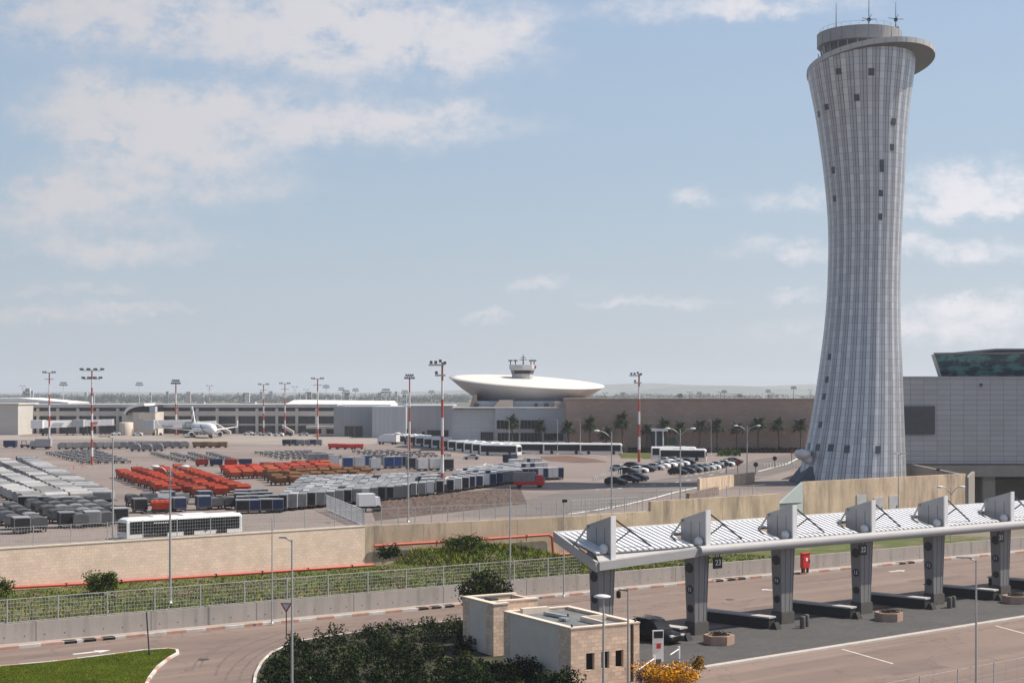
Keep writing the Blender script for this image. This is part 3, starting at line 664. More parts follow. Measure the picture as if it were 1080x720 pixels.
# big rounded front beam
mb = MB(); mb.tube((-1.25, -1.62, 7.1), (UR, -1.62, 7.1), .42, .42, 20); can_part(mb, 'front_beam', canopy_grey)
mb = MB(); mb.box(((UR-1.2)/2, -1.1, 7.15), (UR+1.2, .6, .35)); can_part(mb, 'beam_bracket', canopy_grey)
def disc(mb, u, v, z, r, n=18):   # disc on the left (-u) face
    vs = [(u, v+r*math.cos(2*math.pi*i/n), z+r*math.sin(2*math.pi*i/n)) for i in range(n)]+[(u-.05, v+r*math.cos(2*math.pi*i/n), z+r*math.sin(2*math.pi*i/n)) for i in range(n)]
    mb.add(vs, [tuple(range(n-1, -1, -1))[::-1], tuple(range(n, 2*n))[::-1]]+[(i, (i+1) % n, n+(i+1) % n, n+i) for i in range(n)])
for k in range(-1, 8):
    u0 = STEP*k
    mb = MB(); hw0, hw1 = .66, .86; v0, v1 = .5, .62
    P = [(u0-hw0, -v0, .95), (u0+hw0, -v0, .95), (u0+hw0, v0, .95), (u0-hw0, v0, .95), (u0-hw1, -v1, 7.0), (u0+hw1, -v1, 7.0), (u0+hw1, v1, 7.0), (u0-hw1, v1, 7.0)]
    mb.hexa(P)
    pyl = can_part(mb, 'pylon', column_grey)
    mb = MB()   # vertical seams, on the face towards us and the left one
    for f in (-.35, .45, .9):
        mb.hexa([(u0+hw0*f-.02, -v0-.012, 1), (u0+hw0*f+.02, -v0-.012, 1), (u0+hw0*f+.02, -v0, 1), (u0+hw0*f-.02, -v0, 1), (u0+hw1*f-.02, -v1-.012, 6.9), (u0+hw1*f+.02, -v1-.012, 6.9), (u0+hw1*f+.02, -v1, 6.9), (u0+hw1*f-.02, -v1, 6.9)])
    mb.build('seam', canopy_dark, pyl)
    mb = MB(); mb.box((u0, 0, .5), (1.56, 1.25, 1.0)); mb.box((u0, 0, 1.03), (1.45, 1.15, .12)); mb.build('plinth', plinth_mat, pyl)
    # fin above the roof: long along v, top sloping up towards the road side
    mb = MB(); fa_, fb_ = -1.28, 1.7
    for (uu, th) in ((u0, .17),):
        mb.hexa([(uu-th, fa_, 6.9), (uu+th, fa_, 6.9), (uu+th, fb_, 6.9), (uu-th, fb_, 6.9), (uu-th, fa_-.04, 10.35), (uu+th, fa_-.04, 10.35), (uu+th, fb_+.1, 9.45), (uu-th, fb_+.1, 9.45)])
    mb.build('fin', canopy_grey, pyl)
    mb = MB(); mb.box((u0+.0, fa_-.1, 8.65), (.5, .12, 3.45)); mb.build('fin_sunlit_edge', canopy_white, pyl)  # white plate: sunlight on the fin's narrow edge put in as colour
    mb = MB()
    for vv in (-.55, .5): mb.box((u0-.172, vv, 8.3), (.02, .04, 2.2))
    mb.build('fin_seam', canopy_dark, pyl)
    mb = MB(); mb.ball((u0-.40, -.7, 7.75), (.36, .42, .42), 12, 8); mb.box((u0-.3, -.7, 7.3), (.25, .3, .5)); mb.build('dome_lamp', lampglass, pyl)
    mb = MB()   # tie rods from the fin to the roof
    def roofz(v): return ZN+(ZF-ZN)*(v-VN)/(VF-VN)+.12
    a_, b_ = Vector((u0+.2, -1.1, 10.2)), Vector((u0+4.6, -.6, roofz(-.6)))
    mb.tube(a_, b_, .075, n=6); mb.build('tie_rod', canopy_dark, pyl); mb = MB(); c_ = a_+(b_-a_)*.45; mb.tube(c_, (u0+1.2, .2, roofz(.2)), .06, n=6); mb.build('tie_rod', canopy_dark, pyl); mb = MB()
    a_, b_ = Vector((u0-.2, 1.5, 9.4)), Vector((u0-2.0, .9, roofz(.9)+.1)); mb.tube(a_, b_, .075, n=6); mb.tube(b_, (u0-2.3, 0, roofz(0)), .06, n=6)
    mb.build('tie_rod', canopy_dark, pyl)
    for z, r, nm in ((5.55, .43, 'camera_port'), (3.75, .36, 'number_disc'), (2.15, .33, 'lower_port')):
        ux = u0-(hw0+(hw1-hw0)*(z-.95)/6.05)-.005
        mb = MB(); disc(mb, ux, 0, z, r); d_ = mb.build(nm, blue_disc if nm == 'number_disc' else black_disc, pyl)
        if nm == 'number_disc' and k >= 0:
            text('lettering', str(15-k), .52, white_text, pyl, (ux-.055, 0, z), (-1, 0, 0), .008, .92)
# hanging lane signs
for kk, du, s, txt, wl_ in ((0, 1.28, .95, '23', 'twenty-three right of pylon fifteen'), (2, -1.15, .95, '22', 'twenty-two overlapping pylon thirteen'), (4, -1.55, .95, '21', 'twenty-one left of pylon eleven')):
    u0 = STEP*kk+du; c = cuv(u0, -1.15); rt = empty('lane_sign', (c.x, c.y, 6.2), AZ)
    tag(rt, 'black hanging lane sign numbered %s' % wl_, 'sign')
    mb = MB(); mb.box((0, 0, -.25), (s, .14, s*1.02)); mb.build('sign_panel', sign_black, rt)
    for hx_ in (-.25, .25): mb = MB(); mb.box((hx_, 0, .45), (.06, .06, .5)); mb.build('hanger', darkmetal, rt)
    text('lettering', txt, .66, white_text, rt, (0, -.08, -.25), (0, -1, 0))
# lane islands between the pylons
isl_m = mat('island_concrete', (.40, .385, .375), .9, 0, .1, .8, 9, .08); isl_d = mat('island_side_shade', (.022, .022, .023), .8, 0, .1)  # near-black sides and nose have the shade put into their colour
where = ['behind the plinth of pylon fifteen', 'left of pylon fourteen', 'left of pylon thirteen', 'left of pylon twelve', 'left of pylon eleven', 'right of pylon eleven', 'far right under the canopy', 'at the far right end under the canopy']
for k in range(0, 8):
    u0 = STEP*k-3.1; L_i = 7.2; ia = AZ+math.pi/2+.21; c = cuv(u0, -1.7)+Vector((math.cos(ia), math.sin(ia)))*L_i/2; rt = empty('lane_island', (c.x, c.y, 0), AZ+.21)
    tag(rt, 'long low concrete lane island ' + where[k], 'traffic island')
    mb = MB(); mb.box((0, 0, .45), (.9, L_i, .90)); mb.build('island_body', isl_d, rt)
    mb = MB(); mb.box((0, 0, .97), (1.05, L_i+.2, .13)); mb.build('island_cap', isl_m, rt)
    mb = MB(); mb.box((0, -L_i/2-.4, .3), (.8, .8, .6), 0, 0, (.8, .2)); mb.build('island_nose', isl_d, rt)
# planters and bollards
for i, (px, py, s) in enumerate(((760, 680.5, 'at the foot of pylon fifteen'), (940, 655.5, 'near pylon thirteen'), (1074, 637, 'near pylon eleven'))):
    g = G(px, py); rt = empty('stone_planter', (g.x, g.y+.9, .02), AZ+.3); tag(rt, 'six sided stone planter with dry soil ' + s, 'planter')
    mb = MB(); mb.lathe([(1.22, 0), (1.26, .72), (1.0, .72), (.98, .5)], n=6, smooth=False); mb.build('planter_rim', planter_mat, rt)
    mb = MB(); mb.lathe([(.97, .45), (.7, .66), (.2, .78)], n=10); 
    for j in range(220): mb.leaf((random.gauss(0, .4), random.gauss(0, .4), .78+random.random()*.12), .16)
    mb.build('planter_soil', soil, rt)
for px, py, pn, sd in ((846.5, 662.5, 'fourteen', 'left'), (850.5, 660.5, 'fourteen', 'right'), (1001.5, 641.2, 'twelve', 'left'), (1005.5, 640.2, 'twelve', 'right')):
    g = G(px, py); mb = MB(); mb.lathe([(.24, 0), (.24, .95), (.2, 1.05), (.02, 1.07)], n=14); o = mb.build('bollard', plinth_mat, None, (g.x, g.y, .02))
    tag(o, 'grey concrete bollard, %s one of the pair beside pylon %s' % (sd, pn), 'bollard', 'bollards beside the pylons')
# red fire cabinet at the wall
g = G(849, 605); rt = empty('fire_cabinet', (g.x, g.y, .14), AZ); tag(rt, 'red fire hose cabinet on legs in front of the concrete wall', 'fire cabinet')
mb = MB(); mb.box((0, 0, 1.35), (1.0, .5, 1.55)); mb.box((0, -.02, 2.16), (1.1, .6, .1)); mb.build('cabinet', red_paint, rt)
mb = MB(); mb.box((0, -.27, 1.5), (.3, .04, .34)); mb.build('emblem', white_text, rt)
mb = MB(); mb.box((.46, -.28, 1.3), (.05, .05, .3)); mb.build('handle', darkmetal, rt)
for sx in (-.4, .4): mb = MB(); mb.box((sx, 0, .3), (.1, .3, .6)); mb.build('leg', darkmetal, rt)
mb = MB(); mb.tube((-.15, .0, 0), (-.15, 0, .55), .13, n=8); mb.build('valve', red_paint, rt)
# ticket sign post by the car
g = G(694, 703); rt = empty('lane_post', (g.x, g.y, 0), .25); tag(rt, 'white post sign with red square and dark hood beside the black car', 'sign')
mb = MB(); mb.box((0, 0, 1.55), (.82, .16, 2.3)); mb.build('post_body', white_body, rt)
mb = MB(); mb.box((0, -.088, 2.38), (.7, .02, .5)); mb.build('hood', sign_black, rt)
mb = MB(); mb.box((.02, -.092, 1.55), (.34, .02, .36)); mb.build('red_square', red_paint, rt)
mb = MB(); mb.box((0, -.088, 1.75), (.6, .012, .06)); mb.build('stripe', canopy_grey, rt)
mb = MB(); mb.box((0, 0, .3), (.42, .2, .6)); mb.build('base', plinth_mat, rt)
# barrier arms lying behind the bush
for i, (px, py, px2, py2) in enumerate(((673, 706, 690, 694), (707, 690, 716, 684))):
    a, b = G(px, py, .9), G(px2, py2, 1.0); mb = MB(); mb.tube(a, b, .05, n=6); mb.tube((b.x, b.y, 0), (b.x, b.y, 1.2), .09, n=8)
    tag(mb.build('lane_barrier', canopy_white), ['white lane barrier arm by the guard house corner', 'short white barrier arm right of the white post sign'][i], 'barrier')

# ================================================================== GUARD HOUSE
gh = empty('guard_house', (4.0, 103.0, 0), math.atan2(.493, .87)); tag(gh, 'flat roofed sandstone guard house with three small square windows', 'building')
LW, DW, HW = 5.6, 9.0, 4.03      # along road face, depth, height
mb = MB()   # right (stone) face with three window openings
wx = [(1.22, 1.9), (2.45, 3.12), (3.62, 4.28)]; zs = (1.12, 2.28)
xs = [0]+[v for w in wx for v in w]+[LW-.75]
for i in range(len(xs)-1):
    x0, x1 = xs[i], xs[i+1]
    if i % 2 == 0: mb.bb(x0, x1, 0, .4, -.2, HW)
    else: mb.bb(x0, x1, 0, .4, -.2, zs[0]); mb.bb(x0, x1, 0, .4, zs[1], HW)
mb.bb(LW-.48, LW, -.02, .4, -.2, HW)
mb.bb(LW-.75, LW-.48, .14, .4, -.2, HW)
mb.build('stone_wall_face', house_stone, gh)
mb = MB(); mb.bb(LW-.4, LW, .4, DW, -.2, HW-.003); mb.build('rear_side_wall', house_stone, gh)
mb = MB(); mb.bb(0, .4, .4, 1.6, -.2, HW-.003); mb.build('corner_wall', house_stone, gh)
mb = MB(); mb.bb(0, .4, DW-.5, DW, -.2, HW-.003); mb.build('corner_wall', house_stone, gh)
mb = MB(); mb.bb(.03, .4, 1.6, DW-.5, -.2, HW-.006); mb.build('plaster_wall', house_plaster, gh)
mb = MB(); mb.bb(0, .4, DW, DW+.35, -.2, HW-.01); mb.bb(.4, LW, DW, DW+.35, -.2, HW-.012); mb.build('rear_wall', house_stone, gh)
for (x0, x1) in wx:
    mb = MB(); mb.bb(x0+.002, x1-.002, .28, .3, zs[0]+.002, zs[1]-.002); w_ = mb.build('window', glass_dark, gh)
    mb = MB(); mb.bb(x0+.002, x0+.05, .25, .3, zs[0]+.002, zs[1]-.002); mb.bb(x1-.05, x1-.002, .25, .3, zs[0]+.002, zs[1]-.002); mb.bb(x0+.05, x1-.05, .25, .3, zs[1]-.06, zs[1]-.002); mb.build('frame', darkmetal, w_)
mb = MB(); mb.bb(.4, LW-.4, .4, DW, HW-.55, HW-.14); rf = mb.build('roof', roof_felt, gh)
mb = MB()
for x0, x1, y0, y1 in ((-.05, LW+.05, -.05, .42), (-.05, .42, .425, DW+.38), (.425, LW+.05, DW-.02, DW+.38), (LW-.42, LW+.05, .425, DW-.025)):
    mb.bb(x0, x1, y0, y1, HW+.001, HW+.09)
mb.build('coping', house_cap, rf)
mb = MB()   # raised light wells on the roof
for x0, x1, y0, y1 in ((3.0, 5.1, 3.4, 3.6), (3.0, 3.2, .5, 3.4)): mb.bb(x0, x1, y0, y1, HW-.3, HW+.2)
mb.build('roof_upstand', house_cap, rf)
mb = MB(); mb.bb(1.0, 3.2, DW-.75, DW-.3, HW-.3, HW+.30); mb.build('roof_upstand', house_cap, rf)
mb = MB(); mb.box((2.5, 6.0, HW+.02), (.4, 2.6, .2), .12); mb.box((2.0, 4.1, HW-.0), (.45, .7, .2), .3); mb.build('air_unit', mat('duct_grey', (.34, .36, .38), .5, .4), rf)
mb = MB()
for x, y in ((.2, .2), (1.0, 2.6), (2.6, 4.6), (LW-.2, .2)): mb.lathe([(.07, HW+.09), (.07, HW+.28), (.01, HW+.3)], (x, y, 0), 8)
mb.build('roof_vent', darkmetal, rf)
mb = MB(); mb.tube((LW-.6, .06, 0), (LW-.6, .06, HW-.1), .05, n=8); mb.build('downpipe', darkmetal, gh)
# second, lower block with entrance recess
o2 = gh.matrix_basis.inverted()@Vector((-1.4, 115.0, 0))
bx, by = o2.x, o2.y
mb = MB(); mb.bb(bx, bx+.45, by, by+1.2, -.2, 4.0); mb.bb(bx, bx+.45, by+4.0, by+5.0, -.2, 4.0); mb.bb(bx+.45, bx+1.3, by, by+.4, -.2, 4.0)
mb.bb(bx+1.3, bx+4.6, by+1.2, by+1.6, -.2, 3.995); mb.bb(bx+4.2, bx+4.6, by+1.6, by+5, -.2, 3.99); mb.bb(bx+.45, bx+4.2, by+4.6, by+5, -.2, 3.985)
mb.build('entrance_wall', house_stone, gh)
mb = MB(); mb.bb(bx+.03, bx+.45, by+1.2, by+4.0, -.2, 3.99); mb.build('plaster_wall', house_plaster, gh)
mb = MB(); mb.bb(bx+1.35, bx+2.25, by+1.12, by+1.18, 0, 2.4); d_ = mb.build('door', darkmetal, gh); mb = MB(); mb.box((bx+2.1, by+1.08, 1.1), (.05, .07, .25)); mb.build('handle', galv, d_)
mb = MB(); mb.bb(bx+.45, bx+4.2, by+1.6, by+4.6, 3.3, 3.55); rf2 = mb.build('roof', roof_felt, gh)
mb = MB()
for x0, x1, y0, y1 in ((bx-.05, bx+.5, by-.05, by+5.05), (bx+.505, bx+4.65, by+1.15, by+1.65), (bx+.505, bx+1.35, by-.05, by+.45), (bx+.505, bx+4.65, by+4.55, by+5.05)): mb.bb(x0, x1, y0, y1, 4.001, 4.1)
mb.build('coping', house_cap, rf2)
mb = MB(); mb.bb(bx+1.4, bx+4.1, by-.2, by+1.1, 2.75, 2.95); mb.build('entrance_roof', house_cap, gh)
mb = MB(); mb.box((bx+.9, by+2.0, 4.0), (.6, 1.2, .5)); mb.build('vent_box', darkmetal, rf2)
# ================================================================== CONTROL TOWER
TY = 256.0; TS = TY/F
sect = [(75, 907, 55.5), (100, 908.7, 51), (125, 908.8, 47.2), (150, 910.3, 44.3), (190, 911.7, 41.2), (215, 912.3, 39), (240, 912.5, 37.7), (280, 911.6, 37.1), (330, 910.2, 37.9),
        (380, 908, 42), (405, 906.8, 44), (430, 905.2, 46.4), (455, 903.2, 49.2), (480, 901, 52.2), (505, 898.5, 55.6), (520, 896.5, 58)]
zz_ = np.array([CZ+(HZ-y)*TS for y, _, _ in sect])[::-1]; cc_ = np.array([(c-540)*TS for _, c, _ in sect])[::-1]; rr_ = np.array([r*TS for _, _, r in sect])[::-1]
def tsec(z):
    k = np.clip(z, zz_[0], zz_[-1]+3)
    if k > zz_[-1]: s = (rr_[-1]-rr_[-2])/(zz_[-1]-zz_[-2]); return cc_[-1], rr_[-1]+s*(k-zz_[-1])
    return float(np.interp(k, zz_, cc_)), float(np.interp(k, zz_, rr_))
tower = empty('control_tower', (cc_[-1], TY, ZA)); TB = Vector((cc_[-1], TY, ZA))
tag(tower, 'tall waisted grey panelled control tower with tilted ring under the cab', 'tower')
def topz(x, y): return 75.05+.092*(x-(918-540)*TS)-.165*(y-TY)
def tcurve(z):   # smoothed section
    c = r = 0
    for k, w in ((-4, .2), (-2, .2), (0, .2), (2, .2), (4, .2)): a, b = tsec(max(z+k, zz_[0])); c += a*w; r += b*w
    return c, r
NC, NR = 104, 90
def clad(m, N, L, vec, color, mr, noise, p):
    uv = N.new('ShaderNodeUVMap'); sp = N.new('ShaderNodeSeparateXYZ'); L.new(uv.outputs[0], sp.inputs[0])
    def mth(op, a, b=0.0):
        n = N.new('ShaderNodeMath'); n.operation = op
        for i, v in enumerate((a, b)):
            if isinstance(v, (int, float)): n.inputs[i].default_value = v
            else: L.new(v, n.inputs[i])
        return n.outputs[0]
    u = mth('MULTIPLY', sp.outputs[0], 26); fu = mth('FRACT', u); row = mth('DIVIDE', sp.outputs[1], 1.17); fr = mth('FRACT', row)
    bright = mth('MULTIPLY', mth('GREATER_THAN', fu, .06), mth('LESS_THAN', fu, .46))
    l1 = mth('LESS_THAN', mth('ABSOLUTE', mth('SUBTRACT', fu, .03)), .035); l2 = mth('LESS_THAN', mth('ABSOLUTE', mth('SUBTRACT', fu, .73)), .03)
    l4 = mth('LESS_THAN', mth('ABSOLUTE', mth('SUBTRACT', fu, .48)), .02)
    l3 = mth('MULTIPLY', mth('LESS_THAN', fr, .07), .5)
    line = mth('MAXIMUM', mth('MAXIMUM', l1, l2), mth('MAXIMUM', l3, l4))
    cb = N.new('ShaderNodeCombineXYZ'); L.new(mth('FLOOR', mth('MULTIPLY', u, 2)), cb.inputs[0]); L.new(mth('FLOOR', row), cb.inputs[1])
    wn = N.new('ShaderNodeTexWhiteNoise'); L.new(cb.outputs[0], wn.inputs['Vector'])
    cb2 = N.new('ShaderNodeCombineXYZ'); L.new(mth('FLOOR', u), cb2.inputs[0]); wn2 = N.new('ShaderNodeTexWhiteNoise'); L.new(cb2.outputs[0], wn2.inputs['Vector'])
    base = mixc(N, L, bright, (.39, .397, .425), (.525, .53, .545))
    k = mth('MULTIPLY', mth('ADD', mth('MULTIPLY', wn.outputs['Value'], .20), .90), mth('ADD', mth('MULTIPLY', wn2.outputs['Value'], .2), .9))
    sc = N.new('ShaderNodeVectorMath'); sc.operation = 'SCALE'; L.new(base, sc.inputs[0]); L.new(k, sc.inputs['Scale'])
    return mixc(N, L, line, sc.outputs[0], (.15, .155, .175))
clad_mat = mat('tower_cladding', (1, 1, 1), .40, .45, 0, 1, 1, 0, extra=clad)
def tower_uv(o, uvs):
    lay = o.data.uv_layers.new(name='UVMap')
    for lp in o.data.loops: lay.data[lp.index].uv = uvs[lp.vertex_index]
mb = MB(); uvs = []; vs = []
zlo = 4.0-ZA
for j in range(NR+1):
    t = j/NR
    for i in range(NC+1):
        a = 2*math.pi*i/NC; z = 0
        c, r = tcurve(77); zt = topz(c+r*math.cos(a), TY+r*math.sin(a)); z = ZA+(zlo)+t*(zt-ZA-zlo)
        c, r = tcurve(z); fold = 1+.006*(1 if (i % 4) in (0, 1) else 0)
        vs.append((c+r*fold*math.cos(a)-TB.x, r*fold*math.sin(a), z-ZA)); uvs.append((i/NC, z))
fs = [(j*(NC+1)+i, j*(NC+1)+i+1, (j+1)*(NC+1)+i+1, (j+1)*(NC+1)+i) for j in range(NR) for i in range(NC)]
mb.add(vs, fs, 0, False); o = mb.build('cladding', clad_mat, tower); tower_uv(o, uvs)
# tilted ring
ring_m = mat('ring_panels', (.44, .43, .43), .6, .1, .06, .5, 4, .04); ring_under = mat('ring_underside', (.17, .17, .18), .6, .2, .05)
RC = ((918-540)*TS-TB.x, 0.0); RR = 66*TS; n = 72; vs = []
def rz(x, y): return topz(x+TB.x, y+TY)-ZA
for r, dz in ((RR-.05, -.02), (RR, .0), (RR, .85), (RR-.05, .87)):
    for i in range(n):
        a = 2*math.pi*i/n; x, y = RC[0]+r*math.cos(a), RC[1]+r*math.sin(a); vs.append((x, y, rz(x, y)+dz))
fs = [(k*n+i, k*n+(i+1) % n, (k+1)*n+(i+1) % n, (k+1)*n+i) for k in range(3) for i in range(n)]
mb = MB(); mb.add(vs, fs, 0, False); mb.add(vs[-n:], [tuple(range(n))], 0); ringo = mb.build('ring', ring_m, tower)
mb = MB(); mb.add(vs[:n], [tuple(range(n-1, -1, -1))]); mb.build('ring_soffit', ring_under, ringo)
mb = MB()
for i in range(0, n, 2):
    a = 2*math.pi*i/n; x, y = RC[0]+(RR+.005)*math.cos(a), RC[1]+(RR+.005)*math.sin(a); mb.box((x, y, rz(x, y)+.42), (.03, .05, .78), a)
mb.build('ring_joint', mat('joint_grey', (.16, .16, .17), .6), ringo)
# cab
cx = (906-540)*TS-TB.x
mb = MB(); mb.lathe([(5.9, 69.6), (6.05, 72.0), (6.35, 73.4)], (cx, 0, 0), 40); gb = mb.build('cab_glass', mat('cab_glass', (.05, .065, .08), .15, .1, .3, .6, spec=.7), tower)
mb = MB()
for i in range(24):
    a = 2*math.pi*i/24; mb.tube((cx+5.95*math.cos(a), 5.95*math.sin(a), 69.6), (cx+6.42*math.cos(a), 6.42*math.sin(a), 73.5), .08, n=5)
mb.build('mullion', canopy_grey, gb)
mb = MB(); mb.lathe([(6.45, 73.4), (6.95, 73.5), (7.0, 75.6), (6.9, 75.65), (6.2, 75.6)], (cx, 0, 0), 48, smooth=False); cr = mb.build('cab_roof', mat('cab_panels', (.30, .295, .295), .55, .25, .06, .5, 4, .04), tower)
mb = MB()
for i in range(20):
    a = 2*math.pi*i/20; mb.box((cx+6.985*math.cos(a), 6.985*math.sin(a), 74.55), (.03, .05, 2.05), a)
mb.build('joint', MATS['joint_grey'], cr)
mb = MB()
for i in range(28):
    a = 2*math.pi*i/28; mb.tube((cx+6.5*math.cos(a), 6.5*math.sin(a), 75.6), (cx+6.5*math.cos(a), 6.5*math.sin(a), 76.4), .03, n=4)
    b_ = 2*math.pi*(i+1)/28; mb.tube((cx+6.5*math.cos(a), 6.5*math.sin(a), 76.4), (cx+6.5*math.cos(b_), 6.5*math.sin(b_), 76.4), .025, n=4)
mb.build('railing', galv, cr)
for px, ytop, y_, nb in ((878.5, 7, -2.5, 0), (912, -6, -3.0, 5), (940, 7, -3.0, 3)):
    x = (px-540)*TS-TB.x; mb = MB(); mb.tube((x, y_, 75.4), (x, y_, Z(ytop, TY)-ZA), .09, .03, n=6)
    for j in range(nb):
        a = j*2.4; mb.tube((x, y_, 77.4), (x+1.3*math.cos(a), y_+1.3*math.sin(a), 77.4+.5*math.sin(j)), .05, n=5)
    if nb: mb.box((x, y_, 77.3), (.5, .4, .5)); mb.box((x, y_, 75.8), (.9, .6, .5))
    mb.build('antenna', darkmetal, tower)
mb = MB()
for px, py in ((864, 62), (868, 57)): 
    x = (px-540)*TS-TB.x; mb.box((x, -1.0, rz(x, -1)+1.0), (.7, .7, .9)); mb.tube((x, -1, rz(x, -1)+1), (x-.4, -1, rz(x, -1)+2.6), .07, n=5)
mb.build('ring_equipment', darkmetal, tower)
# small windows set in the cladding
win_m = mat('tower_window', (.06, .07, .08), .2, .1, .1)
for px, py, h in ((883.5, 76.7, 1), (915, 79.5, 1.2), (901.6, 105, 1.1), (874.7, 110.5, 1), (941.8, 128.5, 1), (941, 131, .6), (940.5, 155.6, 1.1), (929, 175.5, 2.1), (882.8, 177, 1.2), (928.6, 204, 1.1), (884.8, 207, 1.1), (928.3, 228.6, 1.1),
                  (879, 375.7, 1.1), (876, 400, 1.1), (873, 418, 1.1), (868.5, 448, 1.1), (856, 472, 1.2), (865, 472, 1.2), (876, 472, 1.2), (891, 473, 1.3), (923, 473.5, 1.3), (863, 115, 1)):
    z = Z(py, TY-6); c, r = tcurve(z); sx = ((px-540)*(TY-6)/F-c)/r; sx = max(-.985, min(.985, sx)); a = -math.acos(sx)
    c1, r1 = tcurve(z+1); mb = MB(); q = []
    for dz in (-h*.48, h*.48):
        c2, r2 = tcurve(z+dz)
        for da in (-.056, .056):
            q.append(Vector((c2+(r2*1.012)*math.cos(a+da)-TB.x, r2*1.012*math.sin(a+da), z+dz-ZA)))
    nrm = Vector((math.cos(a), math.sin(a), 0))*.12
    mb.hexa([q[0]-nrm, q[1]-nrm, q[1]+nrm*.15, q[0]+nrm*.15, q[2]-nrm, q[3]-nrm, q[3]+nrm*.15, q[2]+nrm*.15]); mb.build('window', win_m, tower)
# pod and flared foot on the left
mb = MB(); pc = Vector(((843-540)*TS-TB.x, -3.0, Z(478, TY)-ZA)); mb.lathe([(.3, -1.0), (.9, -.7), (1.35, -.1), (1.35, .35), (1.0, .7), (.2, .85)], pc, 24, sx=1.0, sy=1.5); mb.tube(pc+Vector((.3, 0, -.4)), pc+Vector((4.4, 1.2, -3.0)), .8, .9, 14); mb.build('pod', mat('pod_white', (.62, .61, .60), .5), tower)
mb = MB(); fx = (846-540)*TS-TB.x; mb.hexa([(fx-1.9, -4.5, -.3), (fx+4, -6, -.3), (fx+4, 5, -.3), (fx-1.9, 4, -.3), (fx+.6, -4, 2.9), (fx+4.5, -5.4, 3.1), (fx+4.5, 4.5, 3.1), (fx+.6, 3.6, 2.9)]); mb.build('foot', mat('foot_blue_glass', (.055, .085, .11), .85, 0, .2, .4), tower)

# ================================================================== BIG TERMINAL AT RIGHT
term = empty('terminal_building', (61.0, 268, 0)); tag(term, 'large grey panel clad terminal with teal glazed lantern on its roof', 'building')
def tl(x, y, z): return (x-66, y-262, z)
panel = mat('terminal_panels', (.37, .372, .395), .55, .2, .05, .2, 2, .04, extra=bricks(2.35, .9, .8, (.15, .155, .17), .05, 0, msize=.04, offset=0))
base_c = mat('terminal_concrete', (.24, .22, .20), .9, 0, .12, .4, 4, .08)
TP = lambda e: [(-e, -e), (190+e, -e), (190+e, 60+e), (.34*60-e, 60+e)]
mb = MB(); mb.prism(TP(0), 7.6, 22.85); mb.build('panel_wall', panel, term)
mb = MB(); mb.prism(TP(.15), 22.852, 23.05); mb.build('parapet', canopy_grey, term)
mb = MB(); mb.prism([(-.1, -1.2), (190, -1.2), (190, 59), (20.5, 59)], 5.4, 7.4); mb.prism([(0, .5), (12, .5), (30, 50), (18, 50)], -.3, 5.39)
for x in range(22, 190, 14): mb.bb(x, x+2.2, -.6, .6, -.3, 5.385)
mb.bb(12, 190, 10, 12, -.3, 5.38); mb.build('concrete_base', base_c, term)
mb = MB(); mb.bb(Z(0, 1)*0+X(953, 268)-61, X(985.5, 268)-61, -.35, -.05, Z(458, 268), Z(428, 268)); lv = mb.build('louvre', mat('louvre_dark', (.075, .08, .095), .5, .3, .1), term)
mb = MB()
for i in range(1, 18): z = Z(458, 268)+i*.27; mb.bb(X(953, 268)-61+.1, X(985.5, 268)-61-.1, -.42, -.36, z-.03, z+.03)
mb.build('louvre_blade', mat('blade_dark', (.09, .095, .11), .5, .3), lv)
mb = MB(); c = (X(1034.5, 268)-61, -.1, Z(405.7, 268)); mb.box(c, (.45, .3, .45)); mb.build('camera_box', darkmetal, term)
# lantern: outward leaning teal glass under a thin dark roof
lx0 = X(993, 275)-61; lx1 = X(985.5, 273)-61; gz0, gz1 = 23.05, Z(374, 273)
mb = MB(); sl = 2.0; BK = 40; SK = .32*(BK-7)
mb.add([(lx0, 7, gz0), (150, 7, gz0), (150, 7-sl, gz1+1), (lx1, 7-sl, gz1), (lx0+SK, BK, gz0), (lx1+SK, BK, gz1), (150, BK, gz1+1), (150, BK, gz0)], [(0, 1, 2, 3), (4, 0, 3, 5), (3, 2, 6, 5), (1, 7, 6, 2), (7, 4, 5, 6)])
def teal(m, N, L, vec, color, mr, noise, p):
    b = bricks(5.5, 1.5, 1, (.02, .03, .035), .35, 0, msize=.12, offset=.3)(m, N, L, vec, color, mr, noise, p)
    return patches((.07, .20, .21), .35, .47, .57, (1, 1, 2.6), .9)(m, N, L, vec, b, mr, noise, p)
mb.build('lantern_glass', mat('teal_glass', (.006, .035, .055), .2, 0, .3, .2, extra=teal, spec=.25), term)
mb = MB(); mb.hexa([(lx1-.3, 7-sl-.5, gz1+.02), (151, 7-sl-.5, gz1+1.2), (151, BK+1, gz1+1.2), (lx1-.3+SK, BK+1, gz1+.02), (lx1-.3, 7-sl-.5, gz1+.35), (151, 7-sl-.5, gz1+1.6), (151, BK+1, gz1+1.6), (lx1-.3+SK, BK+1, gz1+.35)]); mb.build('lantern_roof', mat('lantern_roof', (.16, .165, .18), .5, .3), term)
mb = MB(); mb.bb(X(1050, 278)-61, 120, 10, 36, gz1+.9, Z(367.5, 278)); mb.build('roof_plant', MATS['lantern_roof'], term)
mb = MB(); mb.hexa([(lx0-.6, 6.6, gz0), (lx0-.05, 6.6, gz0), (lx0-.05, 7, gz0), (lx0-.6, 7, gz0), (lx1-.6, 7-sl-.4, gz1), (lx1-.05, 7-sl-.4, gz1), (lx1-.05, 7-sl, gz1), (lx1-.6, 7-sl, gz1)]); mb.build('lantern_edge', canopy_grey, term)
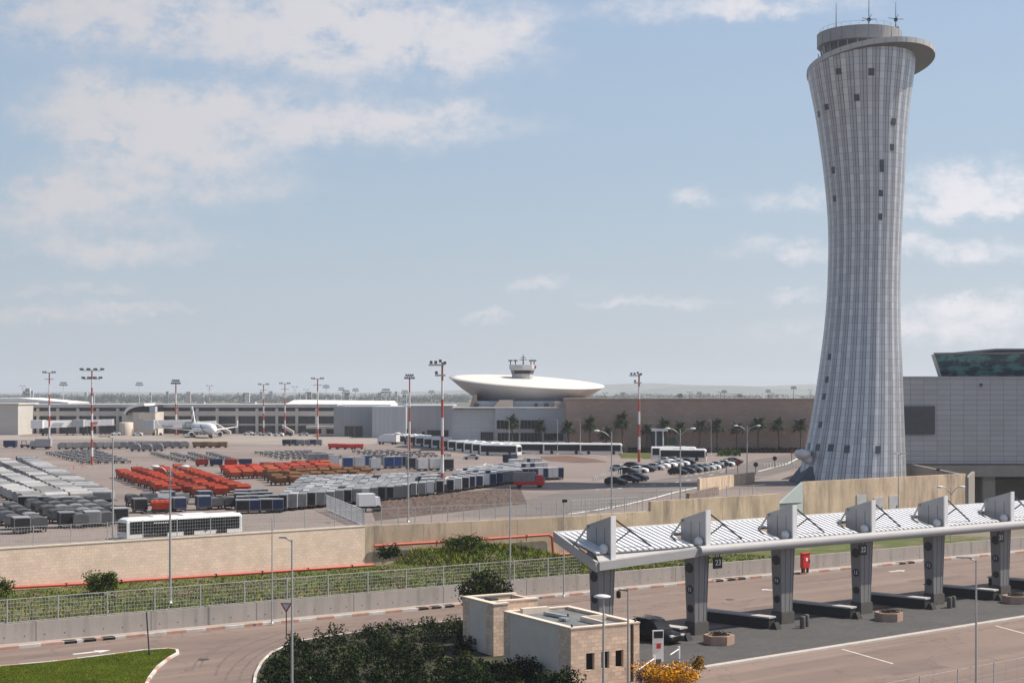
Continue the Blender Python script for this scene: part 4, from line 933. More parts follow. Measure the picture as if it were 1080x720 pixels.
# retaining return wall from the tower wall to the terminal, and ledge with doors
mb = MB(); a = wr; b = Vector((70.5, 267.0)); mb.wall(a, b, -.3, 7.6, .6); mb.wall(a+Vector((.3, .3)), Vector((76, 250)), -.3, 7.2, .5)
tag(mb.build('service_wall', base_c), 'shaded concrete service wall between the tower and the terminal', 'wall')
for i, px in enumerate((907, 925, 941)):
    dpos = on_wall(px, 530, 6); rt = empty('service_door', (dpos[0], dpos[1]+.28, 0), math.atan2(KD.y, KD.x)); tag(rt, ['left', 'middle', 'right'][i]+' of three pale doors in the high tan wall under the tower', 'door')
    zt = Z([521.5, 524.5, 522.5][i], dpos[1]); mb = MB(); mb.box((0, 0, zt-1.5), (2.0, .12, 3.0)); mb.build('leaf', mat('door_grey', (.45, .45, .46), .6) if i == 0 else MATS['door_grey'], rt)
    mb = MB(); mb.box((.6, -.1, zt-1.6), (.08, .1, .3)); mb.build('handle', darkmetal, rt)
# covered walkway roof strip at right above the canopy
mb = MB(); mb.bb(X(890, 236), 110, 246, 247, 0, 2.2); tag(mb.build('yard_wall', base_c), 'low shaded yard wall behind the canopy roof at right', 'wall')

# ================================================================== LONG BROWN WALL BUILDING
BY = 390.0
mb = MB(); x0 = X(597.5, BY); mb.bb(x0, 118, BY, BY+26, ZA-.3, Z(421.6, BY))
brown = mat('brown_stone', (.39, .275, .225), .9, 0, .06, .15, 2, .06, extra=bricks(1.6, .55, .35, (.22, .16, .13), .07, 0, msize=.05))
bl = mb.build('long_wall_building', brown); tag(bl, 'long windowless brown stone building behind the row of palms', 'building')
mb = MB(); mb.bb(x0-.15, 118.2, BY-.2, BY+26.2, Z(421.6, BY)+.002, Z(420, BY)); mb.build('coping', mat('brown_coping', (.30, .24, .20), .9), bl)
mb = MB(); mb.bb(X(687, BY), X(701, BY), BY-4, BY-.1, ZA, Z(454, BY)); en = mb.build('entrance', mat('entrance_blue', (.035, .05, .075), .35), bl)
mb = MB(); mb.bb(X(685, BY), X(702, BY), BY-6, BY-.1, Z(454, BY)+.01, Z(451.5, BY)); mb.build('entrance_canopy', canopy_white, en)
for px in (689.5, 697): mb = MB(); mb.tube((X(px, BY), BY-5.6, ZA), (X(px, BY), BY-5.6, Z(454, BY)), .18, n=8); mb.build('entrance_column', canopy_white, en)
mb = MB(); c = (X(709.5, BY), BY-.08, Z(465.2, BY)); vs = [(c[0]+.95*math.cos(i*math.pi/10), c[1]-.06, c[2]+1.05*math.sin(i*math.pi/10)) for i in range(20)]; mb.add(vs, [tuple(range(20))]); mb.add([(v[0], c[1], v[2]) for v in vs]+vs, [(i, (i+1) % 20, 20+(i+1) % 20, 20+i) for i in range(20)]); mb.build('green_disc', mat('green_sign', (.01, .17, .11), .5), bl)

# ================================================================== OLD TERMINAL WITH SAUCER ROOF
SY = 432.0; old = empty('saucer_terminal', (X(552, SY), SY, ZA)); OB = Vector((X(552, SY), SY, ZA)); tag(old, 'old terminal with a huge white saucer roof and small cab on top', 'building')
grey_cl = mat('grey_cladding', (.40, .415, .44), .6, .1, .05, .1, 1, .04, extra=bricks(2.4, 1.1, .4, (.25, .26, .28), .04, 0, msize=.06, offset=0))
grey_pl = mat('pale_grey_facade', (.44, .45, .47), .7, 0, .05, .2, 2, .04)
# saucer, tilted: rolled down to the right, nodding towards us
RS = 82*SY/F
white_roof = mat('saucer_white', (.66, .625, .575), .6, 0, .06, .15, 2, .05); soffit = mat('saucer_soffit', (.50, .49, .49), .7, 0, .05, .15, 2, .04)
Mt = Matrix.Rotation(R(4.6), 4, 'X')@Matrix.Rotation(R(3.3), 4, 'Y')
rimc = Vector((X(555.5, SY)-OB.x, 0, Z(402.3, SY)-ZA))
def dish(mb, prof, n=72):
    vs = []
    for r, z in prof:
        for i in range(n):
            t = 2*math.pi*i/n; v = Mt@Vector((r*math.cos(t), r*math.sin(t)*.95, z)); vs.append(rimc+v)
    mb.add(vs, [(k*n+i, k*n+(i+1) % n, (k+1)*n+(i+1) % n, (k+1)*n+i) for k in range(len(prof)-1) for i in range(n)], 0, True)
    mb.add(vs[-n:], [tuple(range(n))]); mb.add(vs[:n], [tuple(range(n-1, -1, -1))])
mb = MB(); dish(mb, [(RS, -.15), (RS, .05), (RS*.9, .32), (RS*.6, .8), (RS*.3, 1.05), (.5, 1.15)]); mb.build('saucer_roof', white_roof, old)
mb = MB(); dish(mb, [(RS*.68, -5.0), (RS*.84, -2.75), (RS*.992, -.2)]); mb.build('saucer_soffit', soffit, old)
mb = MB(); mb.lathe([(RS*.69, Z(422.5, SY)-ZA), (RS*.69, Z(414.5, SY)-ZA)], (rimc.x+.5, 2, 0), 48); mb.build('window_band', mat('band_dark', (.055, .06, .068), .3, .1), old)
def sb(name, px0, px1, y0, y1, py0, py1, m, parent=None):
    mb = MB(); mb.bb(X(px0, y0)-OB.x, X(px1, y0)-OB.x, y0-OB.y, y1-OB.y, (ZA-.3 if py0 is None else Z(py0, y0))-ZA, Z(py1, y0)-ZA); return mb.build(name, m, parent or old)
sb('upper_hall', 497, 601, SY-19, SY+16, None, 422.8, mat('hall_blue_grey', (.36, .39, .43), .6, 0, .06, .2))
ob = sb('upper_block', 585, 604, SY-24, SY+10, None, 424.2, mat('hall_tan', (.47, .38, .31), .85, 0, .06, .3)); sb('upper_block', 607, 620, SY-23, SY+8, None, 421.3, MATS['hall_tan'])
mb = MB(); a0, a1 = X(482, SY-20)-OB.x, X(499, SY-20)-OB.x; mb.hexa([(a0, -20, 0), (a1+1, -20, 0), (a1+1, 0, 0), (a0, 0, 0), (a1, -20, Z(416, SY-20)-ZA), (a1+1, -20, Z(416, SY-20)-ZA), (a1+1, 0, Z(416, SY-20)-ZA), (a1, 0, Z(416, SY-20)-ZA)]); mb.build('sloped_wall', mat('slope_brown', (.26, .21, .18), .85), old)
mb = MB(); a0, a1 = X(519, SY-21)-OB.x, X(541, SY-21)-OB.x; z0, z1 = Z(431, SY-21)-ZA, Z(421.6, SY-21)-ZA; mb.hexa([(a0, -22, z0), (a1, -22, z0), (a1, -19, z0), (a0, -19, z0), (a0+2, -22, z1), (a1, -22, z1), (a1, -19, z1), (a0+2, -19, z1)]); mb.build('sloped_wall', MATS['hall_tan'], old)
for px0, px1 in ((500, 505), (564, 567), (574, 579)): sb('roof_box', px0, px1, SY-20.5, SY-19.2, 428.6, 425.5, darkmetal)
# front building
FY = 402.0
sb('curved_front', 476.5, 522.3, FY, FY+22, None, 431.5, grey_cl); sb('front_block', 522.3, 596.8, FY-1.5, FY+22, None, 430.8, grey_pl)
sb('front_parapet', 476, 597.2, FY-1.7, FY+22.2, 430.8, 429.6, mat('front_coping', (.50, .49, .48), .7))
for px0, px1, py0, py1 in ((524, 547.5, 452, 443), (548.8, 572, 452, 443), (525, 547, 465.5, 456.3), (549, 571, 465.5, 456.3), (573.6, 593.5, 464, 456.8), (507, 520, 465, 455.5)):
    fy = FY-1.5 if px0 > 522 else FY; w_ = sb('window', px0, px1, fy-.12, fy-.02, py0, py1, glass_dark)
    mb = MB(); xa, xb = X(px0, fy)-OB.x, X(px1, fy)-OB.x; za, zb = Z(py0, fy)-ZA, Z(py1, fy)-ZA
    for i in range(0, 7): x = xa+(xb-xa)*i/6; mb.bb(x-.06, x+.06, fy-OB.y-.17, fy-OB.y-.125, za, zb)
    mb.build('frame', mat('frame_grey', (.12, .125, .135), .5) if 'frame_grey' not in MATS else MATS['frame_grey'], w_)
for px in (523, 548.1, 573): sb('pilaster', px-.7, px+.7, FY-1.75, FY-1.53, None, 442.5, grey_pl)
# cab on top: stem, flared glass, roof deck, antennas
cb = Vector((X(551, SY)-OB.x, -2, 0)); zc = lambda py: Z(py, SY-2)-ZA
mb = MB(); mb.lathe([(3.0, zc(399)), (3.0, zc(394.2))], cb, 8, smooth=False); st = mb.build('cab_base', mat('cab_base', (.42, .42, .41), .7), old)
mb = MB(); mb.lathe([(3.1, zc(394.2)), (3.35, zc(390.4))], cb, 8, smooth=False); mb.build('cab_glass', glass_dark, st)
mb = MB(); mb.lathe([(3.45, zc(390.4)), (3.75, zc(388.5)), (3.75, zc(384.8)), (3.2, zc(384.6))], cb, 8, smooth=False); mb.build('cab_roof', grey_pl, st)
mb = MB()
for dx, h in ((-3.4, 3.8), (-2.0, 4.2), (2.4, 4.0), (3.3, 4.4)): mb.tube(cb+Vector((dx, 0, zc(385))), cb+Vector((dx, 0, zc(385)+1.3)), .14, n=5); mb.box(cb+Vector((dx, 0, zc(385)+1.3)), (1.2, .5, .35))
mb.tube(cb+Vector((.2, 0, zc(385))), cb+Vector((.2, 0, zc(373.5))), .22, .08, n=6); mb.tube(cb+Vector((-.9, 0, zc(379.4))), cb+Vector((1.3, 0, zc(379))), .1, n=5); mb.tube(cb+Vector((-.5, 0, zc(377.2))), cb+Vector((.9, 0, zc(376.6))), .1, n=5)
mb.build('antenna', darkmetal, st)
mb = MB(); mb.box(cb+Vector((3.4, -.5, zc(387))), (.9, .9, .9)); mb.build('red_beacon', mast_red, st)

# ================================================================== GREY HANGARS BETWEEN
HY = 530.0
def bx(name, px0, px1, y0, y1, py1, m, parent, py0=None):
    mb = MB(); mb.bb(X(px0, y0), X(px1, y0), y0, y1, (ZA-.3 if py0 is None else Z(py0, y0)), Z(py1, y0)); o = mb.build(name, m, parent); return o
h1 = bx('grey_hangar', 352, 394, HY, HY+30, 428.6, mat('hangar_grey', (.30, .315, .335), .6, .1, .05, .1, extra=bricks(3, 40, .5, (.2, .21, .22), .05, 0, msize=.1, offset=0)), None); tag(h1, 'dark grey ribbed hangar with open bays right of the concourse', 'building')
for a_, b_ in ((363.5, 367), (367.6, 373), (374.2, 382)): bx('open_bay', a_, b_, HY-.3, HY-.05, 449.2, sign_black, h1)
h2 = bx('grey_hangar', 392.5, 428, HY-14, HY+20, 428.6, mat('hangar_pale', (.42, .445, .475), .6, .1, .05, .1, extra=bricks(1.5, 40, .5, (.3, .31, .33), .05, 0, msize=.08, offset=0)), None); tag(h2, 'pale blue grey hangar box, brightest of the three hangars', 'building')
h3 = bx('grey_hangar', 425.5, 478, HY-6, HY+25, 428.0, MATS['hangar_grey'], None); tag(h3, 'long grey hangar just left of the saucer terminal', 'building')
for a_, b_, t_ in ((445, 448, 455), (450.5, 473, 453.5)): bx('opening', a_, b_, HY-6.3, HY-6.05, t_, glass_dark, h3)
mb = MB(); mb.bb(X(425.3, HY-6), X(478.3, HY-6), HY-6.2, HY+25, Z(428, HY-6)+.01, Z(427, HY-6)); mb.build('roof_edge', white_body, h3)
mb = MB(); mb.bb(X(427, HY-10), X(434.5, HY-10), HY-10, HY-6.6, ZA, Z(452, HY-10)); mb.build('rust_gate', mat('rust', (.14, .06, .04), .9), h3)

# ================================================================== CONCOURSE (two storeys of glass behind columns)
CY = 570.0; conc = empty('concourse', (X(180, CY), CY, ZA)); CB = Vector((X(180, CY), CY, ZA)); tag(conc, 'long two storey concrete concourse with dark glass behind columns', 'building')
conc_m = mat('concourse_concrete', (.56, .51, .455), .85, 0, .06, .2, 2, .05); conc_d = mat('concourse_beam', (.46, .425, .39), .85, 0, .06, .2, 2, .05)
def cbx(name, px0, px1, y0, y1, py0, py1, m, parent=None):
    mb = MB(); mb.bb(X(px0, CY)-CB.x, X(px1, CY)-CB.x, y0, y1, (-.3 if py0 is None else Z(py0, CY)-ZA), Z(py1, CY)-ZA); return mb.build(name, m, parent or conc)
cgl = mat('concourse_glass', (.020, .032, .044), .2, .1, .3, .15, extra=bricks(1.8, 1.6, 1, (.06, .062, .065), .3, 0, msize=.1, offset=0))
PX0, PX1 = -60, 356
cbx('wall', PX0, PX1, 1.6, 26, None, 427.5, cgl)
rfc = cbx('roof', PX0, PX1, -.2, 27, 429.6, 426.2, mat('concourse_roof', (.50, .485, .47), .85, 0, .1, .2))
cbx('beam', PX0, PX1, -.4, 1.4, 438.5, 433.4, conc_m); cbx('beam', PX0, 150, -.4, 1.4, 448.8, 447.6, conc_d); cbx('beam', 165, PX1, -.2, 1.4, 448.6, 446.6, conc_d)
for px in range(-44, 356, 21):
    if 128 < px < 166: continue
    cbx('column', px-1.4, px+1.4, -.3, 1.3, None, 430.4, conc_m)
for px in range(-34, 350, 21):
    w_ = cbx('window', px-7, px+7, 1.35, 1.5, 433.2, 430.2, MATS['concourse_glass'])
for px in (95, 335, 343): cbx('dark_bay', px-3, px+4, 1.3, 1.5, None, 449.5, sign_black)
cbx('annex', 325, 361, -6, 2, 451.6, 448.8, conc_m); cbx('annex_leg', 341, 346, -6, 2, None, 451.6, conc_d); cbx('annex_leg', 357, 360, -6, 2, None, 451.6, conc_d)
cbx('white_panel', 352.8, 355.6, -1, -.5, 448.5, 436.5, white_body)
for i, (px0, py0_, px1_, py1_) in enumerate(((228, 446, 246, 456), (300, 449, 312, 456))):
    mb = MB(); a_, b_ = Vector((X(px0, CY)-CB.x, -5, Z(py0_, CY)-ZA)), Vector((X(px1_, CY)-CB.x, -5, Z(py1_, CY)-ZA)); mb.hexa([a_+Vector((0, -1, -.6)), b_+Vector((0, -1, -.6)), b_+Vector((0, 1, -.6)), a_+Vector((0, 1, -.6)), a_+Vector((0, -1, .6)), b_+Vector((0, -1, .6)), b_+Vector((0, 1, .6)), a_+Vector((0, 1, .6))]); mb.build('stair', conc_m, conc)
# end block at the far left
eb = bx('end_block', -70, 19, 552, 575, 426.6, mat('end_block', (.50, .475, .44), .85, 0, .05, .3, extra=bricks(12, .5, .4, (.22, .21, .2), .03, 0, msize=.05, offset=0)), None); tag(eb, 'blank grey concrete end block at the left edge beside the concourse', 'building')
bx('roof_slab', -71, 19.6, 551.5, 575, 425, conc_m, eb, 426.5)
mb = MB(); y0 = 600; mb.hexa([(X(-80, y0), y0, 14), (X(71, y0), y0, 15.6), (X(71, y0), y0+30, 15.6), (X(-80, y0), y0+30, 14), (X(-80, y0), y0, Z(419.2, y0)), (X(20, y0), y0, Z(419.5, y0)), (X(20, y0), y0+30, Z(419.5, y0)), (X(-80, y0), y0+30, Z(419.2, y0))])
mb.add([(X(20, y0), y0-.1, Z(419.5, y0)), (X(72, y0), y0-.1, Z(424.2, y0)), (X(72, y0), y0+30, Z(424.2, y0)), (X(20, y0), y0+30, Z(419.5, y0)), (X(20, y0), y0-.1, Z(425, y0)), (X(72, y0), y0-.1, Z(425.4, y0)), (X(72, y0), y0+30, Z(425.4, y0)), (X(20, y0), y0+30, Z(425, y0))], [(3, 2, 1, 0), (0, 1, 5, 4), (2, 3, 7, 6), (1, 2, 6, 5), (4, 5, 6, 7)])
tag(mb.build('sloped_roof_hall', mat('hall_white', (.72, .71, .69), .7)), 'hall with a bright white sloping roof behind the end block', 'building')
mb = MB(); y0 = 640; x0, x1 = X(300, y0), X(412, y0); mb.bb(x0, x1, y0, y0+40, ZA, Z(426.5, y0)); mb.hexa([(x0, y0, Z(426.5, y0)), (x1, y0, Z(427, y0)), (x1, y0+40, Z(427, y0)), (x0, y0+40, Z(426.5, y0)), (x0+3, y0+6, Z(421.8, y0)), (x1-1, y0+6, Z(423, y0)), (x1-1, y0+34, Z(423, y0)), (x0+3, y0+34, Z(421.8, y0))]); tag(mb.build('white_roof_hall', MATS['hall_white']), 'long low hall with white roof behind the concourse right end', 'building')
# arched gate hub
hub = empty('gate_hub', (X(148, 556), 556, ZA)); HB = Vector((X(148, 556), 556, ZA)); tag(hub, 'gate hub with a curved white vault and cream front', 'building')
def hx(px): return X(px, 556)-HB.x
def hz_(py): return Z(py, 556)-ZA
mb = MB(); mb.bb(hx(140), hx(164), 0, 14, -.3, hz_(434.5)); mb.bb(hx(127), hx(140), 2, 14, -.3, hz_(435)); mb.build('hub_wall', conc_m, hub)
mb = MB(); mb.bb(hx(146.5), hx(163.7), -.4, -.02, hz_(442), hz_(435)); mb.build('cream_front', mat('cream', (.70, .61, .48), .8), hub)
mb = MB(); pts = []; n = 12
for i in range(n+1):
    t = i/n*math.pi/2*.98; pts.append((hx(132)+(hx(152.5)-hx(132))*math.sin(t), hz_(435.2)+(hz_(425.2)-hz_(435.2))*(1-math.cos(t))**.0*math.sin(t)**.8 if False else hz_(435.2)+(hz_(425.2)-hz_(435.2))*math.sin(t)))
arc = [(hx(132)+(hx(153)-hx(132))*(1-math.cos(i/n*math.pi/2)), hz_(435.2)+(hz_(425.2)-hz_(435.2))*math.sin(i/n*math.pi/2)) for i in range(n+1)]
prof = arc+[(x+ .25, z-.95) for x, z in reversed(arc)]
mb.profile(prof[::-1], -1.5, 16); mb.build('vault', white_body, hub)
mb = MB(); fill = [(x+.25, z-.95) for x, z in arc]+[(hx(163), hz_(427.5)), (hx(163), hz_(435)), (hx(134), hz_(435))]; mb.profile(fill[::-1], 0.1, 14); mb.build('vault_glass', glass_dark, hub)
mb = MB(); mb.bb(hx(158), hx(164), -.6, 3, hz_(434.9), hz_(428.5)); mb.build('stair_head', grey_pl, hub)
g = Vector((X(133, 548), 548, ZA)); mb = MB(); mb.lathe([(2.5, -.1), (2.5, 4.5), (2.2, 4.7), (.1, 4.75)], (0, 0, 0), 28); tk = mb.build('round_tank', mat('tank_cream', (.56, .48, .40), .7, 0, .08), None, g); tag(tk, 'round cream tank in front of the arched gate hub', 'tank')
mb = MB(); mb.tube((0, -2.6, 0), (0, -2.6, 4.6), .06, n=4); mb.build('ladder', darkmetal, tk)
# jet bridges
def jet_bridge(label, px0, px1, Y, py0, py1, m, logo=None, Y1=None, extra=None):
    rt = empty('jet_bridge', (X(px0, Y), Y, ZA)); tag(rt, label, 'jet bridge', 'jet bridges at the concourse'); L_ = X(px1, Y)-X(px0, Y); z0, z1 = Z(py0, Y)-ZA, Z(py1, Y)-ZA
    mb = MB(); mb.hexa([(0, 0, z0), (L_, 8, z0+.2), (L_, 11, z0+.2), (0, 3, z0), (0, 0, z1), (L_, 8, z1+.2), (L_, 11, z1+.2), (0, 3, z1)]); mb.build('tunnel', m, rt)
    mb = MB(); mb.box((-1.2, 1.4, (z0+z1)/2), (4.2, 4.6, (z1-z0)*1.15)); mb.build('cab', extra or m, rt)
    mb = MB(); mb.tube((1.5, 1.8, 0), (1.5, 1.8, z0), .28, n=8); mb.tube((L_*.6, 6.4, 0), (L_*.6, 6.4, z0), .28, n=8); mb.tube((L_*.75, 7.4, 0), (L_*.75, 7.4, z0), .2, n=8); mb.build('leg', darkmetal, rt)
    for t in (.08, .92) : 
        k = MB(); k.box((1.5+(t-.5)*3, 1.8, .45), (.8, .5, .9)); k.build('wheel', black_rubber, rt)
    if logo:
        k = MB(); k.box((L_*.42, 8*.42-.25, (z0+z1)/2+.1), (L_*.3, .05, (z1-z0)*.3), math.atan2(8, L_)); k.build('lettering_band', logo, rt)
    return rt
grey_let = mat('grey_lettering', (.36, .38, .42), .6)
jet_bridge('white jet bridge at the left end of the concourse', 43, 80, 540, 451, 443.5, white_body, grey_let)
jet_bridge('grey jet bridge with red and blue mark left of the hub', 86, 112, 545, 449.5, 442.8, mat('bridge_grey', (.42, .43, .45), .6), mat('red_blue_mark', (.30, .05, .10), .5))
jet_bridge('grey jet bridge reaching the white airliner from the hub', 160, 199, 545, 452, 443.2, MATS['bridge_grey'], grey_let)
jet_bridge('far grey jet bridge behind the airliner tail', 206, 222, 552, 450, 444.5, MATS['bridge_grey'])
# ================================================================== VEHICLES
def wheel(mb, x, y, r, w=.22, mi=0): mb.tube((x, y-w/2, r), (x, y+w/2, r), r, n=12, mi=mi)
def make_bus(name, L, W, H, body_m, near=False):
    rt = empty(name); g = .28*H/3
    mb = MB(); k = .16*H/3
    sec = [(-L/2, .94), (-L/2+.12, 1), (L/2-.5, 1), (L/2-.1, .93), (L/2, .86)]
    prof = [(-W/2, g), (W/2, g), (W/2, H*.86), (W/2-k, H*.96), (W/2-3*k, H), (-W/2+3*k, H), (-W/2+k, H*.96), (-W/2, H*.86)]
    vs = []
    for x, s in sec: vs += [(x, y*(.9+.1*s), g+(z-g)*s) for y, z in prof]
    n = len(prof); fs = [(j*n+i, (j+1)*n+i, (j+1)*n+(i+1) % n, j*n+(i+1) % n) for j in range(len(sec)-1) for i in range(n)]
    fs += [tuple(range(n)), tuple(range((len(sec)-1)*n+n-1, (len(sec)-1)*n-1, -1))]
    mb.add(vs, fs); b = mb.build('body', body_m, rt)
    mb = MB()
    for sy in (-1, 1):
        y = sy*(W/2+.012)
        mb.bb(-L/2+.35, L/2-.35, y-.01, y+.01, H*.30, H*.86)
        if near:
            for x0, x1 in ((-L*.36, -L*.27), (-L*.07, .02*L), (L*.16, L*.26)): mb.bb(x0, x1, y-.011, y+.011, g+.05, H*.30-.002)
    mb.build('window_band', glass_dark, rt)
    mb = MB(); mb.box((L/2-.02, 0, H*.58), (.10, W*.86, H*.42)); mb.build('windscreen', glass_dark, rt)
    mb = MB(); mb.box((-L/2, 0, H*.66), (.06, W*.8, H*.26)); mb.build('rear_window', glass_dark, rt)
    for x in (-L*.29, L*.30):
        for y in (-W/2+.12, W/2-.12): mb = MB(); wheel(mb, x, y, .46*H/3, .3); mb.build('wheel', black_rubber, rt)
    for y in (-W*.36, W*.36): mb = MB(); mb.box((L/2+.0, y, H*.24), (.06, .35, .2)); mb.build('headlight', lampglass, rt)
    mb = MB(); mb.box((-L*.1, 0, H+.06), (L*.22, W*.6, .16)); mb.box((L*.2, 0, H+.05), (L*.12, W*.5, .12)); mb.build('roof_unit', body_m, rt)
    return rt
wl_dir = (WL[2]-WL[1]).normalized(); WAZ = math.atan2(wl_dir.y, wl_dir.x)
BL = 13.1; fb = make_bus('apron_bus', BL, 2.5, 2.26, white_body, True)
c = Vector((-35.0, 163.6))-KN*2.7-wl_dir*1.9; fb.location = (c.x, c.y, 4.92); fb.rotation_euler = (0, 0, WAZ+math.pi)
tag(fb, 'white apron bus with full dark windows behind the fence of the sandstone wall', 'bus')
mb = MB()
for sy in (-1, 1):
    y = sy*(1.25+.03)
    for i in range(1, 7): x = -BL/2+.45+(BL-1.35)*i/7; mb.bb(x-.05, x+.05, y-.012, y+.012, .95, 1.84)
mb.build('window_pillar', darkmetal, fb)
mb = MB(); cx_, cz_ = -BL*.17, .6; s = .22
for sy in (1,):
    y = 1.275; pts = [(cx_+(s if i % 2 == 0 else s*.32)*math.cos(i*math.pi/4), y, cz_+(s if i % 2 == 0 else s*.32)*math.sin(i*math.pi/4)) for i in range(8)]
    mb.add(pts+[(p[0], y-.02, p[2]) for p in pts], [tuple(range(7, -1, -1)), tuple(range(8))]+[(i, (i+1) % 8, 8+(i+1) % 8, 8+i) for i in range(8)])
mb.build('emblem', darkmetal, fb)
mb = MB()
for i in range(7): mb.box((BL*.27-i*.24, 1.285, 1.70), (.15, .02, .13))
mb.build('lettering_band', white_text, fb)
mb = MB(); mb.bb(BL*.23, BL*.36, 1.262, 1.29, .3, .64); mb.build('wheel_arch', darkmetal, fb)

bus_p = make_bus('parked_bus', 10.4, 2.3, 2.75, white_body)
spots = []
for i in range(12):
    t = i/11; p = G(430+(528-430)*t, 467.3+(480.2-467.3)*t, ZA); spots.append((p.x, p.y, -.50))
for i, (x, y, rz_) in enumerate(spots):
    lab = 'white bus parked askew, '+(nth(i)+' from the far left of the long slanting bus row' if i < 11 else 'nearest and rightmost of the long slanting bus row')
    place(bus_p, (x, y, ZA+.02), rz_, lab, 'buses in the slanting row', 'bus')
for i, (px0, px1, py) in enumerate(((532, 546, 473.6), (545, 560, 474.4), (559, 579, 475.6), (579, 611, 477), (611, 657, 479.2))):
    p0, p1 = G(px0, py-.6, ZA), G(px1, py, ZA); c = (p0+p1)/2 if i > 2 else p1-Vector((5, 0, 0))
    Yb = 385-2.4*i; c = Vector((X((px0+px1)/2 if i > 2 else px1, Yb)-(0 if i > 2 else 5), Yb, 0)); place(bus_p, (c.x, c.y, ZA+.02), -.12, 'white bus with dark windows, '+nth(i)+' from the left in the line facing the brown wall', 'buses in the line by the brown wall', 'bus')
for i, (px, py, rz_) in enumerate(((712, 484, -.12), (722, 486.5, -.2))):
    p = G(px, py, ZA); place(bus_p, (p.x, p.y+3, ZA+.02), rz_, ['farther white bus behind the parked cars', 'nearer white bus behind the parked cars'][i], 'buses behind the parked cars', 'bus')

def make_car(name, body_m, L=4.3, W=1.78, H=1.46, kind='hatch', near=False):
    rt = empty(name); r = .33; mb = MB()
    hood = L*.24
    if kind == 'suv': st = [(-L/2, .82, .62, .62, 1.0), (-L/2+.06, .93, .95, .95, 1), (-L*.44, .97, 1.0, H*.92, .82), (-L*.36, 1, 1.0, H*.98, .80), (0, 1, .98, H, .80), (L*.12, 1, .96, H*.97, .79), (L*.27, 1, .94, 1.02, .9), (L*.42, .95, .86, .90, .92), (L*.48, .86, .70, .74, .92), (L/2, .78, .5, .52, 1)]
    else: st = [(-L/2, .82, .55, .55, 1.0), (-L/2+.06, .93, .88, .9, .95), (-L*.40, .97, .92, H*.82, .82), (-L*.28, 1, .92, H*.97, .78), (-.05*L, 1, .9, H, .78), (L*.08, 1, .89, H*.96, .78), (L*.24, 1, .87, .93, .9), (L*.42, .95, .76, .80, .92), (L*.48, .86, .62, .66, .92), (L/2, .78, .46, .48, 1)]
    vs = []
    for x, w, zs, zr, wr in st:
        hw = W/2*w; zb = .24
        vs += [(x, -hw*.94, zb), (x, -hw, zb+(zs-zb)*.45), (x, -hw*.96, zs), (x, -hw*.96*wr if zr > zs+.05 else -hw*.9, zr), (x, hw*.96*wr if zr > zs+.05 else hw*.9, zr), (x, hw*.96, zs), (x, hw, zb+(zs-zb)*.45), (x, hw*.94, zb)]
    n = 8; k = len(st)
    fs = [(j*n+i, (j+1)*n+i, (j+1)*n+(i+1) % n, j*n+(i+1) % n) for j in range(k-1) for i in range(n)]+[tuple(range(n)), tuple(range(k*n-1, (k-1)*n-1, -1))]
    mb.add(vs, fs, 0, near); b = mb.build('body', body_m, rt)
    # glazing: side windows and screens set just proud of the cabin
    mb = MB()
    def q(j, a, b_, z0, z1):   # point between belt and roof
        x, w, zs, zr, wr = st[j]; hw = W/2*w*.96; return (x, (hw+(hw*wr-hw)*a), zs+(zr-zs)*a)
    idx = [j for j in range(k) if st[j][3] > st[j][2]+.25]
    for sy in (-1, 1):
        for j in idx[:-1]:
            if j+1 >= k: continue
            P = []
            for jj, a in ((j, .1), (j+1, .1), (j+1, .86), (j, .86)):
                x, y, z = q(jj, a, 0, 0, 0); P.append((x, sy*(y+.014), z))
            mb.add(P, [(0, 1, 2, 3) if sy < 0 else (3, 2, 1, 0)])
    j1, j2 = idx[-1], idx[-1]+1
    def scr(ja, jb, eps):
        a, b_ = st[ja], st[jb]; ha, hb = W/2*a[1]*.96*a[4]*.92, W/2*b_[1]*.9*.92
        A0 = Vector((a[0], 0, a[3])); B0 = Vector((b_[0], 0, b_[3])); d = B0-A0; nrm = Vector((-d.z, 0, d.x)).normalized()*eps; nrm = nrm if nrm.z > 0 else -nrm
        p, q_ = A0+d*.12+nrm, A0+d*.9+nrm
        mb.add([(p.x, -ha, p.z), (p.x, ha, p.z), (q_.x, hb, q_.z), (q_.x, -hb, q_.z)], [(0, 1, 2, 3) if q_.x < p.x else (3, 2, 1, 0)])
    scr(j1, j2, .015); scr(idx[0], idx[0]-1, .015)
    mb.build('glazing', glass_dark, rt)
    for x in (-L*.31, L*.31):
        for y in (-W/2+.10, W/2-.10): mb = MB(); wheel(mb, x, y, r, .22); w_ = mb.build('wheel', black_rubber, rt)
    if near:
        for x in (-L*.31, L*.31):
            for sy in (-1, 1): mb = MB(); mb.tube((x, sy*(W/2+.012), r), (x, sy*(W/2-.02), r), r*.62, n=14); mb.build('rim', galv, rt)
        for sy in (-1, 1):
            mb = MB(); mb.box((L*.475, sy*W*.33, .72), (.16, .42, .12)); mb.build('headlight', lampglass, rt)
            mb = MB(); mb.box((-L*.5, sy*W*.36, .82), (.06, .3, .14)); mb.build('tail_light', red_paint, rt)
            mb = MB(); mb.box((L*.13, sy*(W/2+.12), 1.0), (.14, .2, .14)); mb.build('mirror', body_m, rt)
        mb = MB(); mb.box((L*.495, 0, .56), (.08, W*.5, .2)); mb.build('grille', sign_black, rt)
        mb = MB()
        for sy in (-1, 1): mb.bb(-L*.33, L*.05, sy*W*.37-.02, sy*W*.37+.02, H-.01, H+.05)
        mb.build('roof_rail', galv, rt)
    return rt
car_cols = {'black': (.012, .013, .016), 'dark blue': (.015, .022, .045), 'silver': (.42, .43, .44), 'white': (.72, .72, .72), 'grey': (.16, .165, .17)}
